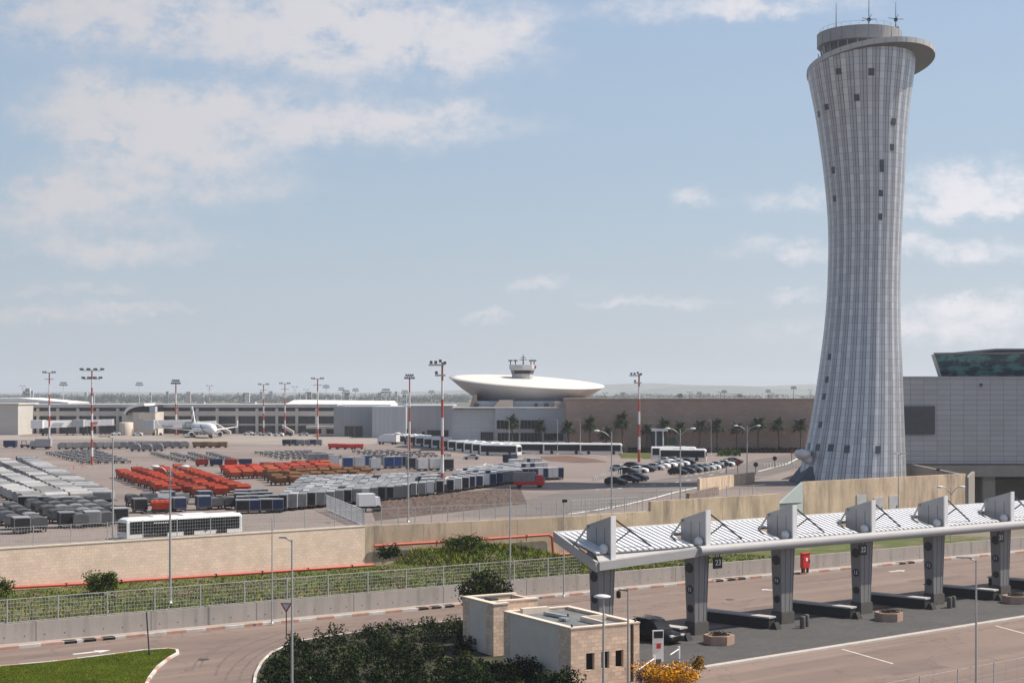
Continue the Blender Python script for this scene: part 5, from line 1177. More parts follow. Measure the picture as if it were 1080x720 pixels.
car_m = {k: mat('car_'+k.replace(' ', '_'), v, .32, .2 if k in ('silver', 'grey') else 0, .03, spec=.25) for k, v in car_cols.items()}
g = G(702, 679); suv = make_car('parked_car', car_m['black'], 5.0, 1.95, 1.85, 'hatch', True); suv.location = (g.x-.75, g.y+1.55, .02); suv.rotation_euler = (0, 0, math.atan2(-.72, .69))
tag(suv, 'black car stopped under the canopy beside the guard house', 'car')
protos = {}
CARS = [(650, 511.3, 'black', 'left of the front row of three near the access road'), (664.5, 509, 'black', 'middle of the front row of three near the access road'), (673, 507.2, 'dark blue', 'right of the front row of three near the access road'),
 (654, 497, 'silver', 'leftmost, behind the row of three black cars'), (663, 500.3, 'black', 'in front of the silver leftmost car'), (668, 494, 'black', 'behind the red striped car'), (674, 498.6, 'white', 'between two black cars in the left group'), (682, 497.5, 'black', 'right end of the left group'),
 (692, 495.5, 'silver', 'left end of the middle pale group'), (698, 493.6, 'white', 'second in the middle pale group'), (705.5, 492.6, 'white', 'centre of the middle pale group'), (712, 492.2, 'silver', 'right of centre of the middle pale group'), (718.5, 491, 'white', 'right end of the middle pale group'), (725, 489.6, 'black', 'close behind the bus'), (703, 488.6, 'white', 'back row by the bus, left'), (712, 488, 'silver', 'back row by the bus, right'),
 (715.5, 500.6, 'black', 'nearest of the right row along the striped kerb'), (724, 499.6, 'dark blue', 'second in the right row along the striped kerb'), (732, 498.2, 'grey', 'third in the right row along the striped kerb'), (739, 497.2, 'grey', 'fourth in the right row along the striped kerb'), (746, 496, 'silver', 'fifth in the right row along the striped kerb'), (751, 495, 'white', 'sixth in the right row along the striped kerb'), (758, 493.4, 'silver', 'large, near the end of the right row'), (766, 491.6, 'white', 'beyond the large silver car'), (770.5, 490.3, 'black', 'second last at the far end of the right row'), (775, 489, 'black', 'last at the far end of the right row')]
for px, py, col, where_ in CARS:
    key = col
    if key not in protos: protos[key] = make_car('parked_car', car_m[col], 3.7, 1.65, 1.32 if col != 'grey' else 1.45, 'suv' if col in ('grey', 'dark blue') else 'hatch')
    p = G(px, py, ZA); place(protos[key], (p.x, p.y+.7, ZA+.02), R(-28)+random.uniform(-.12, .12), f'{col} parked car, {where_}', 'cars in the staff car park', 'car')
for i, (px, py, col, wh) in enumerate(((262, 458.8, 'white', 'leftmost under the concourse windows'), (271, 459.2, 'silver', 'second under the concourse windows'), (281, 459.4, 'silver', 'third under the concourse windows'), (294, 459.8, 'white', 'beside the red mast under the concourse'), (303, 459.6, 'black', 'right of the red mast under the concourse'), (320, 459.6, 'silver', 'before the dark bays of the concourse'), (122, 459, 'white', 'left of the round cream tank'), (145, 459.4, 'white', 'right of the round cream tank'), (497, 467.5, 'silver', 'alone on the apron in front of the grey hangar'))):
    if i == 8: py = 484.5; wh = 'alone on the open apron in front of the bus row'
    p = G(px, py, ZA); place(protos[col], (p.x, p.y, ZA+.02), R(180)+random.uniform(-.2, .2), f'{col} car, {wh}', 'cars on the apron', 'car')
# box trucks and tug
def make_truck(name, box_m, cab_m, L=6.5, H=2.9, W=2.2):
    rt = empty(name); mb = MB(); mb.bb(-L/2, L*.22, -W/2, W/2, .75, H); mb.build('cargo_box', box_m, rt)
    mb = MB(); mb.hexa([(L*.24, -W*.46, .45), (L/2, -W*.46, .45), (L/2, W*.46, .45), (L*.24, W*.46, .45), (L*.24, -W*.42, H*.82), (L*.43, -W*.42, H*.82), (L*.43, W*.42, H*.82), (L*.24, W*.42, H*.82)]); cb_ = mb.build('cab', cab_m, rt)
    mb = MB(); mb.box((L*.475, 0, H*.56), (.08, W*.76, H*.24)); mb.build('windscreen', glass_dark, cb_)
    mb = MB(); mb.bb(-L/2, L*.45, -W*.3, W*.3, .45, .74); mb.build('chassis', darkmetal, rt)
    for x in (-L*.3, L*.35):
        for y in (-W/2+.15, W/2-.15): mb = MB(); wheel(mb, x, y, .42, .28); mb.build('wheel', black_rubber, rt)
    return rt
t = make_truck('box_truck', white_body, white_body, 6.6, 3.0); p = G(409.5, 468.5, ZA); place(t, (p.x, p.y, ZA+.02), R(155), 'white box truck left of the slanting bus row', None, 'truck')
t2 = make_truck('box_truck', canopy_grey, canopy_grey, 5.6, 2.8); p = G(43, 473.5, ZA); place(t2, (p.x, p.y, ZA+.02), R(185), 'grey box truck beside the red and white mast at far left', None, 'truck')
t3 = make_truck('catering_truck', mat('truck_grey', (.22, .20, .20), .6), red_paint, 5.0, 2.4); p = G(558, 514, ZA); place(t3, (p.x, p.y+1, ZA+.02), R(-5), 'grey airport truck with red lower body on the access road', None, 'truck')
mb = MB(); mb.bb(-2.4, 2.5, -1.16, 1.16, .4, .98); mb.build('red_skirt', red_paint, t3)
t4 = make_truck('box_truck', car_m['dark blue'], car_m['grey'], 3.6, 2.3, 2.0); p = G(539, 490.5, ZA); place(t4, (p.x, p.y, ZA+.02), R(60), 'small dark box truck alone in front of the bus row', None, 'truck')
rt = empty('baggage_tug'); mb = MB(); mb.box((0, 0, .6), (2.6, 1.4, .6)); mb.build('body', car_m['grey'], rt); mb = MB(); mb.box((-.3, 0, 1.85), (1.3, 1.3, .1)); [mb.tube((x, y, .9), (x, y, 1.85), .05, n=4) for x in (-.9, .3) for y in (-.6, .6)]; mb.build('cab_frame', darkmetal, rt)
for x in (-.8, .8):
    for y in (-.6, .6): mb = MB(); wheel(mb, x, y, .35, .22); mb.build('wheel', black_rubber, rt)
p = G(26.5, 472, ZA); place(rt, (p.x, p.y, ZA+.02), .2, 'dark baggage tug beside the grey box truck at far left', None, 'tug')

# ================================================================== AIRLINER
air = empty('airliner'); tag(air, 'white airliner with dark striped tail parked nose out at the concourse', 'airplane')
navy = mat('navy_paint', (.012, .018, .06), .35); air_w = mat('airliner_white', (.76, .76, .76), .35, 0, .03)
Lf, rf_ = 33.0, 1.95
def fus(mb, prof, mi=0, n=24):
    vs = []
    for x, r, z in prof:
        for i in range(n): a = 2*math.pi*i/n; vs.append((x, r*math.cos(a), z+r*math.sin(a)))
    mb.add(vs, [(j*n+i, (j+1)*n+i, (j+1)*n+(i+1) % n, j*n+(i+1) % n) for j in range(len(prof)-1) for i in range(n)], mi, True)
FZ = 3.1
fp = [(-Lf/2, .25, FZ+1.1), (-Lf/2+2, .75, FZ+.85), (-Lf/2+5, 1.35, FZ+.45), (-Lf/2+9, 1.9, FZ+.05), (-4, rf_, FZ), (9, rf_, FZ), (12.4, 1.82, FZ-.05), (14.2, 1.45, FZ-.22), (15.6, .95, FZ-.42), (16.3, .45, FZ-.55), (16.5, .05, FZ-.6)]
mb = MB(); fus(mb, fp); fo = mb.build('fuselage', air_w, air)
mb = MB()
for sy in (-1, 1):
    for i in range(34):
        x = -9.5+i*.62; a = .22; y = sy*(1.95*math.cos(a)+.015); mb.box((x, y, FZ+1.95*math.sin(a)), (.26, .03, .36))
mb.build('cabin_windows', sign_black, fo)
mb = MB(); mb.hexa([(14.6, -.8, FZ+.55), (15.25, -.6, FZ+.25), (15.25, .6, FZ+.25), (14.6, .8, FZ+.55), (13.6, -.95, FZ+1.15), (14.1, -.7, FZ+1.15), (14.1, .7, FZ+1.15), (13.6, .95, FZ+1.15)]); mb.build('cockpit_glass', sign_black, fo)
mb = MB()
for sy in (-1, 1):   # swoosh stripe on the nose flank
    pts = []
    for i in range(9):
        x = 3+i*1.15; a = .75-.22*i; r_ = float(np.interp(x, [p_[0] for p_ in fp], [p_[1] for p_ in fp]))+.02; z0_ = float(np.interp(x, [p_[0] for p_ in fp], [p_[2] for p_ in fp]))
        for da in (-.16, .16): pts.append((x, sy*r_*math.cos(a+da), z0_+r_*math.sin(a+da)))
    mb.add(pts, [(2*i, 2*i+2, 2*i+3, 2*i+1) if sy < 0 else (2*i, 2*i+1, 2*i+3, 2*i+2) for i in range(8)])
mb.build('swoosh', navy, fo)
mb = MB()
for sy in (-1, 1):
    mb.hexa([(3.2, sy*1.5, FZ-1.1), (-3.2, sy*1.5, FZ-1.1), (-6.6, sy*13.6, FZ+.25), (-5.0, sy*13.6, FZ+.25), (3.2, sy*1.5, FZ-.6), (-3.2, sy*1.5, FZ-.75), (-6.6, sy*13.6, FZ+.4), (-5.0, sy*13.6, FZ+.4)])
    mb.hexa([(-5.0, sy*13.6, FZ+.25), (-6.6, sy*13.6, FZ+.25), (-7.6, sy*14.2, FZ+2.5), (-6.9, sy*14.2, FZ+2.5), (-5.0, sy*13.5, FZ+.4), (-6.6, sy*13.5, FZ+.4), (-7.6, sy*14.05, FZ+2.5), (-6.9, sy*14.05, FZ+2.5)])
mb.build('wing', air_w, air)
for sy in (-1, 1):
    mb = MB(); fus(mb, [(1.5, .7, FZ-1.9), (3.6, .95, FZ-1.9), (4.6, .9, FZ-1.9), (4.7, .78, FZ-1.9)], 0, 18); 
    mb.v = [(x, y+sy*4.9, z) for x, y, z in mb.v]; e_ = mb.build('engine', air_w, air)
    mb = MB(); mb.tube((4.55, sy*4.9, FZ-1.9), (4.62, sy*4.9, FZ-1.9), .78, n=18); mb.build('intake', sign_black, e_)
    mb = MB(); mb.hexa([(-12.2, sy*.5, FZ+.95), (-14.8, sy*.4, FZ+1.0), (-16.4, sy*6.6, FZ+1.5), (-15.4, sy*6.6, FZ+1.5), (-12.2, sy*.5, FZ+1.15), (-14.8, sy*.4, FZ+1.1), (-16.4, sy*6.6, FZ+1.58), (-15.4, sy*6.6, FZ+1.58)]); mb.build('tailplane', air_w, air)
mb = MB(); tz0, tz1 = FZ+1.2, FZ+7.4
def tp(x0, x1, s): return None
mb.hexa([(-10.4, -.18, tz0), (-15.2, -.14, tz0), (-15.2, .14, tz0), (-10.4, .18, tz0), (-15.0, -.1, tz1), (-17.4, -.08, tz1), (-17.4, .08, tz1), (-15.0, .1, tz1)]); tail = mb.build('tail_fin', air_w, air)
mb = MB()
def tailpt(s, h): # s 0..1 chord, h 0..1 height
    x0 = -10.4+(-15.0+10.4)*h; x1 = -15.2+(-17.4+15.2)*h; return x0+(x1-x0)*s, tz0+(tz1-tz0)*h
for sy in (-1, 1):
    for (h0a, h0b, h1a, h1b) in ((.95, .80, .62, .42), (.52, .34, .18, .02)):
        P = [tailpt(s, h) for s, h in ((0, h0a), (1, h1a), (1, h1b), (0, h0b))]; P = [(x, sy*.2, z) for x, z in P]; mb.add(P, [(0, 1, 2, 3) if sy > 0 else (3, 2, 1, 0)])
mb.build('tail_stripe', navy, tail)
for x, y in ((12, 0), (-1.2, -2.7), (-1.2, 2.7)):
    mb = MB(); mb.tube((x, y, .5), (x, y, 1.7), .14, n=6); wheel(mb, x, y-.2, .5, .25); wheel(mb, x, y+.2, .5, .25); mb.build('landing_gear', black_rubber, air)
p = G(210, 461.5, ZA); air.location = (p.x, p.y+6, ZA); air.rotation_euler = (0, 0, math.atan2(-.905, .425))

# ================================================================== BAGGAGE CARTS, CONTAINERS, DOLLIES
def chassis(L, W, parent, h=.42):
    mb = MB(); mb.box((0, 0, h), (L, W*.8, .12)); mb.tube((L/2-.1, 0, h-.02), (L/2+.7, 0, h-.15), .05, n=4)
    for x in (-L*.34, L*.34):
        for y in (-W*.4, W*.4): mb.tube((x, y-.07, .26), (x, y+.07, .26), .26, n=8)
    return mb.build('chassis', darkmetal, parent)
def hopper(name, m, L=3.3, W=2.05, H=1.55):
    mb = MB(); z0 = .5; a, b = L/2-.28, W/2-.2; c, d = L/2, W/2
    mb.add([(-a, -b, z0), (a, -b, z0), (a, b, z0), (-a, b, z0), (-c, -d, H-.25), (c, -d, H-.25), (c, d, H-.25), (-c, d, H-.25), (-c*.93, -d*.9, H), (c*.93, -d*.9, H), (c*.93, d*.9, H), (-c*.93, d*.9, H),
            (-c*.9, 0, H-.12), (c*.9, 0, H-.12)],
           [(3, 2, 1, 0), (0, 1, 5, 4), (1, 2, 6, 5), (2, 3, 7, 6), (3, 0, 4, 7), (4, 5, 9, 8), (5, 6, 10, 9), (6, 7, 11, 10), (7, 4, 8, 11), (8, 9, 13, 12), (12, 13, 10, 11), (9, 10, 13), (11, 8, 12)])
    mb.box((0, 0, H-.03), (.14, W*.98, .1)); mb.box((L*.28, 0, H-.03), (.1, W*.98, .08)); mb.box((-L*.28, 0, H-.03), (.1, W*.98, .08))
    o = mb.build(name, m); chassis(L*.92, W, o); return o
orange = [mat('orange_tarp', (.42, .048, .018), .7, 0, .16, 1.2, 7, .1, 0, .22), mat('red_tarp', (.31, .032, .016), .7, 0, .2, 1.2, 7, .1, 0, .22), mat('faded_orange_tarp', (.40, .085, .035), .75, 0, .25, 1.2, 7, .1, 0, .2)]
brownm = [mat('brown_tarp', (.18, .085, .034), .8, 0, .25, 1.2, 7, .12, 0, .25), mat('ochre_tarp', (.24, .12, .045), .8, 0, .25, 1.2, 7, .12, 0, .25)]
def ULD(name, shell, face, L=2.6, W=1.75, H=1.75, dolly=True):
    mb = MB(); z0 = .40; mb.bb(-L/2, L/2, -W/2, W/2, z0, H); o = mb.build(name, shell)
    mb = MB()
    mb.bb(-L/2+.12, L/2-.12, -W/2-.03, -W/2-.004, z0+.1, H-.12); mb.build('door', face, o)
    mb = MB(); mb.bb(L/2+.004, L/2+.03, -W/2+.09, W/2-.09, z0+.08, H-.1); mb.build('side_panel', face, o)
    chassis(L*.95, W, o, .33); return o
alu = mat('container_aluminium', (.25, .25, .255), .5, .35, .12, 1.5, 9, .06, 0, .2); alu_l = mat('container_pale', (.35, .35, .355), .55, .2, .1, 1.5, 9, .06, 0, .12)
f_black = mat('curtain_black', (.02, .021, .025), .8, 0, .2); f_navy = mat('curtain_navy', (.018, .032, .085), .8, 0, .2); f_grey = mat('curtain_grey', (.20, .205, .21), .8, 0, .2); f_white = mat('curtain_white', (.60, .60, .60), .8, 0, .1); f_blue = mat('curtain_blue', (.02, .06, .20), .8, 0, .2)
def tarp_cart(name, m, side, L=3.2, W=1.9, H=1.75):
    mb = MB(); k = 7; prof = [(-W/2, .55), (W/2, .55)]+[(W/2*math.cos(i*math.pi/k), H-.28+.28*math.sin(i*math.pi/k)) for i in range(k+1)]
    n = len(prof); vs = [(-L/2, y, z) for y, z in prof]+[(L/2, y, z) for y, z in prof]
    mb.add(vs, [tuple(range(n-1, -1, -1)), tuple(range(n, 2*n))]+[(i, (i+1) % n, n+(i+1) % n, n+i) for i in range(n)])
    o = mb.build(name, m); mb = MB()
    for sy in (-1, 1): mb.bb(-L/2+.15, L/2-.15, sy*(W/2+.012)-.01, sy*(W/2+.012)+.01, .7, H-.5)
    mb.build('side_curtain', side, o); chassis(L*.95, W, o); return o
tarp_g = mat('grey_tarp', (.19, .19, .195), .65, .1, .2, 1, 7, .1, 0, .22); tarp_l = mat('pale_tarp', (.33, .33, .335), .65, .1, .16, 1, 7, .1, 0, .18)
def grid(protos_, P00, P10, P01, P11, nx, ny, rot, adj, block, group, cat, jitter=.15, skip=0., front='front', colname='column', jr=.03, zv=.07):
    "protos: list of (object, adjective)"
    for i in range(nx):
        u = i/max(1, nx-1)
        for j in range(ny):
            v = j/max(1, ny-1)
            if random.random() < skip and j > 0: continue
            a = P00+(P10-P00)*u; b = P01+(P11-P01)*u; p = a+(b-a)*v
            pr, ad = protos_[random.randrange(len(protos_))]
            lab = f'{ad} {cat}, {block}, {nth(j)} from front, {nth(i)} from left'
            if len(lab.split()) > 16: print('LONG', lab)
            o = place(pr, (p.x+random.gauss(0, jitter), p.y+random.gauss(0, jitter), ZA+.03), rot+random.gauss(0, jr), lab, group, cat); o.scale = (1, random.uniform(.97, 1.03), random.uniform(1-zv, 1+zv))
def dirang(a, b): return math.atan2(b.y-a.y, b.x-a.x)
A_ = lambda px, py: G(px, py, ZA)
# orange hopper carts
op = [(hopper('baggage_cart', orange[0]), 'orange'), (hopper('baggage_cart', orange[1]), 'red orange'), (hopper('baggage_cart', orange[0], H=1.45), 'low orange'), (hopper('baggage_cart', orange[2]), 'faded orange')]
cols = [((182, 524), (128, 503.8), 11), ((206, 524), (146, 501.5), 12), ((231, 523.5), (168, 499.6), 13), ((254, 521.5), (188, 498), 13)]
for ci, (f_, b_, n_) in enumerate(cols):
    a, b = A_(*f_), A_(*b_)
    for j in range(n_):
        p = a+(b-a)*(j/(n_-1)); pr, ad = op[random.choice((0, 0, 1, 1, 2, 3))]
        place(pr, (p.x+random.gauss(0, .15), p.y+random.gauss(0, .1), ZA+.03), dirang(b, a)+random.gauss(0, .03), f'{ad} baggage cart, big orange block, {nth(j)} from front, {nth(ci)} column', 'orange carts in the big left block', 'cart')
grid(op, A_(245, 505), A_(356, 501), A_(240, 498.5), A_(340, 493.5), 9, 4, dirang(A_(240, 498.5), A_(245, 505))+.25, '', 'middle orange block', 'orange carts in the middle block', 'baggage cart')
bp = [(hopper('baggage_cart', brownm[0], 3.0, 2.0, 1.5), 'brown'), (hopper('baggage_cart', brownm[1], 3.0, 2.0, 1.6), 'ochre'), (hopper('baggage_cart', brownm[0], 3.0, 2.0, 1.7), 'tall brown')]
grid(bp, A_(293, 511.5), A_(391, 508), A_(287, 506), A_(376, 500.5), 8, 3, dirang(A_(287, 503), A_(293, 511.5))+.3, '', 'brown block', 'brown carts in front of the orange ones', 'baggage cart')
rp = (hopper('baggage_cart', red_paint, 2.9, 1.9, 1.5), 'bright red')
grid([rp], A_(351, 473.6), A_(377, 473.6), A_(351, 473), A_(377, 473), 4, 1, 0, '', 'short red row', 'red carts on the far apron', 'baggage cart')
cr_ = (hopper('crate_cart', mat('crate_wood', (.24, .13, .06), .85, 0, .2, 1, 5, .1, 0, .2), 2.9, 1.9, 1.7), 'wooden')
grid([cr_], A_(208, 472), A_(234, 472), A_(208, 471), A_(234, 471), 4, 1, 0, '', 'row near the airliner', 'wooden crate carts near the airliner', 'crate cart')
for i, (px, m_, ad) in enumerate(((213, orange[1], 'dark red'), (228, f_navy, 'dark navy'), (243.5, orange[1], 'dull red'), (259, f_black, 'black'))):
    o = ULD('baggage_cart', m_, f_navy if i % 2 else orange[1], 2.5, 1.7, 1.5); p = A_(px, 491.5); place(o, (p.x, p.y, ZA+.03), .1, f'{ad} box cart, {nth(i)} in the row behind the orange block', 'box carts behind the orange block', 'baggage cart')
# big grey tarp block at left
tp_ = [(tarp_cart('baggage_cart', tarp_g, f_grey), 'grey'), (tarp_cart('baggage_cart', tarp_l, f_grey), 'pale grey'), (tarp_cart('baggage_cart', tarp_l, tarp_l), 'whitish'), (tarp_cart('baggage_cart', tarp_g, f_black), 'dark sided')]
F0, F1, B0, B1 = A_(33, 533.5), A_(106, 530), A_(-55, 497), A_(26, 489)
for c_ in range(4):
    u = c_/3; a, b = F0+(F1-F0)*u, B0+(B1-B0)*u; n_ = 24
    for j in range(n_):
        p = a+(b-a)*(j/(n_-1))
        if (p.x/p.y*F+540) < -14: continue
        pr, ad = tp_[random.choice((0, 1, 1, 2, 3))]
        place(pr, (p.x+random.gauss(0, .1), p.y+random.gauss(0, .1), ZA+.03), dirang(a, F1)+random.gauss(0, .02) if True else 0, f'{ad} tarped cart, big grey block, {nth(j)} from front, {nth(c_)} from left', 'tarped carts in the big grey block', 'baggage cart')
# nearer rows behind the fence at the left
near_rows = [((70, 556), (34, 538.5), 5), ((83, 556), (51, 538), 5), ((97, 555), (66, 537), 5), ((112, 554), (82, 537), 5), ((126, 551), (97, 536), 4), ((40, 560), (12, 543), 5), ((22, 562), (-6, 546), 5)]
up_ = [(ULD('baggage_container', alu, f_black), 'black fronted'), (ULD('baggage_container', alu_l, f_white), 'white fronted'), (ULD('baggage_container', alu, f_navy), 'navy fronted'), (ULD('baggage_container', alu, f_grey), 'grey fronted'), (ULD('baggage_container', alu_l, f_black), 'pale black fronted'), (ULD('baggage_container', alu_l, f_grey), 'pale grey')]
tarp_d = mat('charcoal_tarp', (.085, .087, .092), .65, .1, .2, 1, 7, .1, 0, .3)
tn = [(tarp_cart('baggage_cart', tarp_d, f_black, 3.0, 1.7, 1.6), 'charcoal'), (tarp_cart('baggage_cart', tarp_g, f_black, 3.0, 1.7, 1.6), 'grey'), (tarp_cart('baggage_cart', tarp_d, f_grey, 3.0, 1.7, 1.6), 'dark grey')]
for ri, (f_, b_, n_) in enumerate(near_rows):
    a, b = A_(*f_), A_(*b_)
    for j in range(n_):
        p = a+(b-a)*(j/(n_-1)); pr, ad = random.choice(tn if j else up_+tn)
        place(pr, (p.x, p.y, ZA+.03), dirang(b, a)+random.gauss(0, .03), f'{ad} cart, near left rows behind fence, {nth(j)} from front, {nth(ri)} row', 'carts in the near left rows', 'baggage cart')
grid(up_, A_(30, 538), A_(72, 537), A_(30, 537), A_(72, 536), 4, 1, .1, '', 'short line before grey block', 'containers before the grey block', 'container')
grid(up_[:4]+tn, A_(148, 540), A_(240, 536), A_(134, 533), A_(228, 530.5), 7, 2, dirang(A_(134, 533), A_(148, 540)), '', 'rows behind white bus', 'containers behind the white bus', 'container', .4, .15)
o = hopper('baggage_cart', orange[0], 2.4, 1.7, 1.6); p = A_(169, 541); place(o, (p.x, p.y, ZA+.03), .3, 'single orange cart just behind the white apron bus', None, 'baggage cart')
def narrow(name, shell, face): return ULD(name, shell, face, 4.3, 1.1, 2.1)
nb = [(narrow('baggage_container', alu, f_black), 'black fronted'), (narrow('baggage_container', alu_l, f_white), 'white fronted'), (narrow('baggage_container', alu, f_grey), 'grey fronted'), (narrow('baggage_container', alu_l, f_grey), 'pale grey'), (narrow('baggage_container', alu, f_navy), 'navy fronted')]
# container blocks in the middle
ang = dirang(A_(296, 538), A_(428, 526.5))
def block(P00, P10, P01, P11, nx, ny, name, group, pl, sk=0., rot=None):
    grid(pl, P00, P10, P01, P11, nx, ny, dirang(P01, P00) if rot is None else rot, '', name, group, 'container', .05, sk, jr=.012, zv=.03)
block(A_(300, 538), A_(428, 526), A_(322, 515.5), A_(440, 513), 15, 9, 'long middle block', 'containers in the long middle block', [nb[0], nb[1], nb[2], nb[2], nb[3], nb[2], nb[0]], .02)
block(A_(256, 541), A_(292, 540), A_(254, 530), A_(276, 529), 4, 4, 'dark cluster right of bus', 'containers right of the white bus', [up_[0], up_[2], up_[0]])
block(A_(436, 523.5), A_(464, 521.5), A_(446, 512), A_(466, 511), 4, 4, 'white sided block left of striped mast', 'containers left of the striped mast', [nb[1], nb[3], nb[4], nb[0]], .2)
block(A_(476, 519), A_(547, 508), A_(486, 506), A_(545, 499), 11, 6, 'block right of striped mast', 'containers right of the striped mast', [nb[2], nb[0], nb[2], nb[1], nb[3], nb[4]], .12)
block(A_(553, 506.5), A_(590, 505), A_(540, 495.5), A_(568, 493.5), 8, 3, 'far block ending in white fronts', 'containers in the far block', [nb[1], nb[0], nb[1], nb[4], nb[1]], .1)
p = A_(389, 539.5); o = make_truck('service_kiosk', white_body, white_body, 2.9, 2.3, 1.9); place(o, (p.x, p.y, ZA+.03), .3, 'small white truck with dark windows in front of the container block', None, 'truck')
lo_ = [(ULD('baggage_container', sh_, fa_2, 2.1, 1.9, 2.35), nm_) for sh_, fa_2, nm_ in ((alu, f_black, 'black fronted'), (alu_l, f_white, 'white fronted'), (alu_l, f_navy, 'navy fronted'), (alu, f_grey, 'grey fronted'), (alu_l, f_black, 'pale black fronted'), (alu_l, f_grey, 'pale grey'))]
for i, (px, py, k_) in enumerate(((329, 490, 5), (341, 490, 5), (352, 492, 1), (366.5, 495, 2), (379, 494, 1), (387, 492.5, 2), (395.5, 496, 1), (410, 494, 2), (418, 493.5, 2), (425, 493, 0), (434, 495, 0), (445, 496.5, 1), (458, 496, 1), (472, 496.5, 0), (334, 487.5, 5), (402, 491, 3), (428, 490, 3))):
    p = A_(px, py); bl_ = lo_[k_]
    if k_ == 2:
        if i == 3: bluec = ULD('baggage_container', alu_l, f_blue, 2.1, 1.9, 2.4); 
        pr, ad = bluec, 'blue fronted'
    else: pr, ad = bl_
    place(pr, (p.x, p.y, ZA+.03), .25+random.gauss(0, .05), f'{ad} container, {nth(i)} along the loose line on the middle apron', 'containers in the loose middle line', 'container')
# rounded silver containers on the far apron
def igloo(name):
    mb = MB(); pr = [(-1.3, .5), (1.3, .5), (1.3, 1.25), (1.0, 1.75), (.5, 1.95), (-.5, 1.95), (-1.0, 1.75), (-1.3, 1.25)]; mb.profile(pr, -.9, .9); o = mb.build(name, alu); mb = MB(); mb.profile([(-1.0, .7), (1.0, .7), (1.0, 1.3), (.6, 1.7), (-.6, 1.7), (-1.0, 1.3)], -.93, -.905); mb.build('door', f_grey, o); chassis(2.5, 1.8, o, .42); return o
ig = igloo('igloo_container')
for i in range(17):
    px = 66+i*8.0; p = A_(px, 473.8-.1*i if i < 10 else 472.6); place(ig, (p.x, p.y, ZA+.03), .3+random.gauss(0, .1), f'rounded silver container, {nth(i)} from left in the line before the gate hub', 'rounded containers before the gate hub', 'container')
for i, px in enumerate((143, 155, 167)): p = A_(px, 475.8); place(ig, (p.x, p.y, ZA+.03), .1, f'rounded silver container standing in front of the line, {nth(i)} of three', 'rounded containers in front of the line', 'container')
o = ULD('baggage_container', f_blue, f_navy, 3.4, 1.8, 2.0); p = A_(11, 472); place(o, (p.x, p.y, ZA+.03), .0, 'dark blue container alone at the far left of the apron', None, 'container')
grid([up_[2], up_[0], up_[5]], A_(303, 469.8), A_(335, 469.5), A_(303, 469), A_(335, 469), 6, 1, 0, '', 'short far line', 'containers in the short far line', 'container')
# flat dollies in rows
def dolly(name):
    mb = MB(); 
    for y in (-.75, .75): mb.box((0, y, .5), (3.3, .12, .16))
    for x in (-1.55, -.5, .5, 1.55): mb.box((x, 0, .5), (.12, 1.5, .14))
    for i in range(9): mb.box((-1.4+i*.35, 0, .58), (.07, 1.4, .05), 0, 1)
    for x in (-1.1, 1.1):
        for y in (-.65, .65): mb.tube((x, y-.07, .24), (x, y+.07, .24), .24, n=7)
    mb.tube((1.6, 0, .45), (2.2, 0, .35), .05, n=4); return mb.build(name, [mat('dolly_steel', (.035, .037, .042), .6, .3, .15, 1, 7, .1, 0, .25), galv])
dl = (dolly('flat_dolly'), 'empty')
def dollies(P00, P10, P01, P11, nx, ny, name, group):
    grid([dl], P00, P10, P01, P11, nx, ny, dirang(P01, P00), '', name, group, 'flat dolly', .1)
dollies(A_(90, 489), A_(134, 488.3), A_(52, 479), A_(97, 475.8), 6, 9, 'far left dolly field', 'dollies in the far left field')
for i, px in enumerate((161, 181, 200, 219)):
    dollies(A_(px+31, 487.3), A_(px+31, 487.3), A_(px+2, 479.3), A_(px+2, 479.3), 1, 9, '%s dolly train behind box carts' % nth(i), 'dollies in trains behind the box carts')
dollies(A_(300, 485), A_(364, 484), A_(273, 478.4), A_(325, 477.2), 6, 6, 'middle dolly field', 'dollies in the middle field')
dollies(A_(392, 481.5), A_(428, 481), A_(376, 477), A_(412, 477), 4, 4, 'dolly field by slim mast', 'dollies by the slim mast')
dollies(A_(446, 482.5), A_(470, 481.5), A_(430, 478.5), A_(440, 478), 3, 3, 'dollies left of bus row', 'dollies left of the bus row')
# traffic cones along the dashes
mb = MB(); mb.lathe([(.3, 0), (.3, .05), (.16, .06), (.04, .8)], n=10); cone = mb.build('traffic_cone', pipe_red); 
for i, (px, py) in enumerate(((78, 494), (88, 491.5), (145, 493))):
    p = A_(px, py); place(cone, (p.x, p.y, ZA+.02), 0, ['orange cone left of the dashed line on the apron', 'orange cone just below the far left dollies', 'orange cone right of the dashed line by the orange block'][i], None, 'cone')
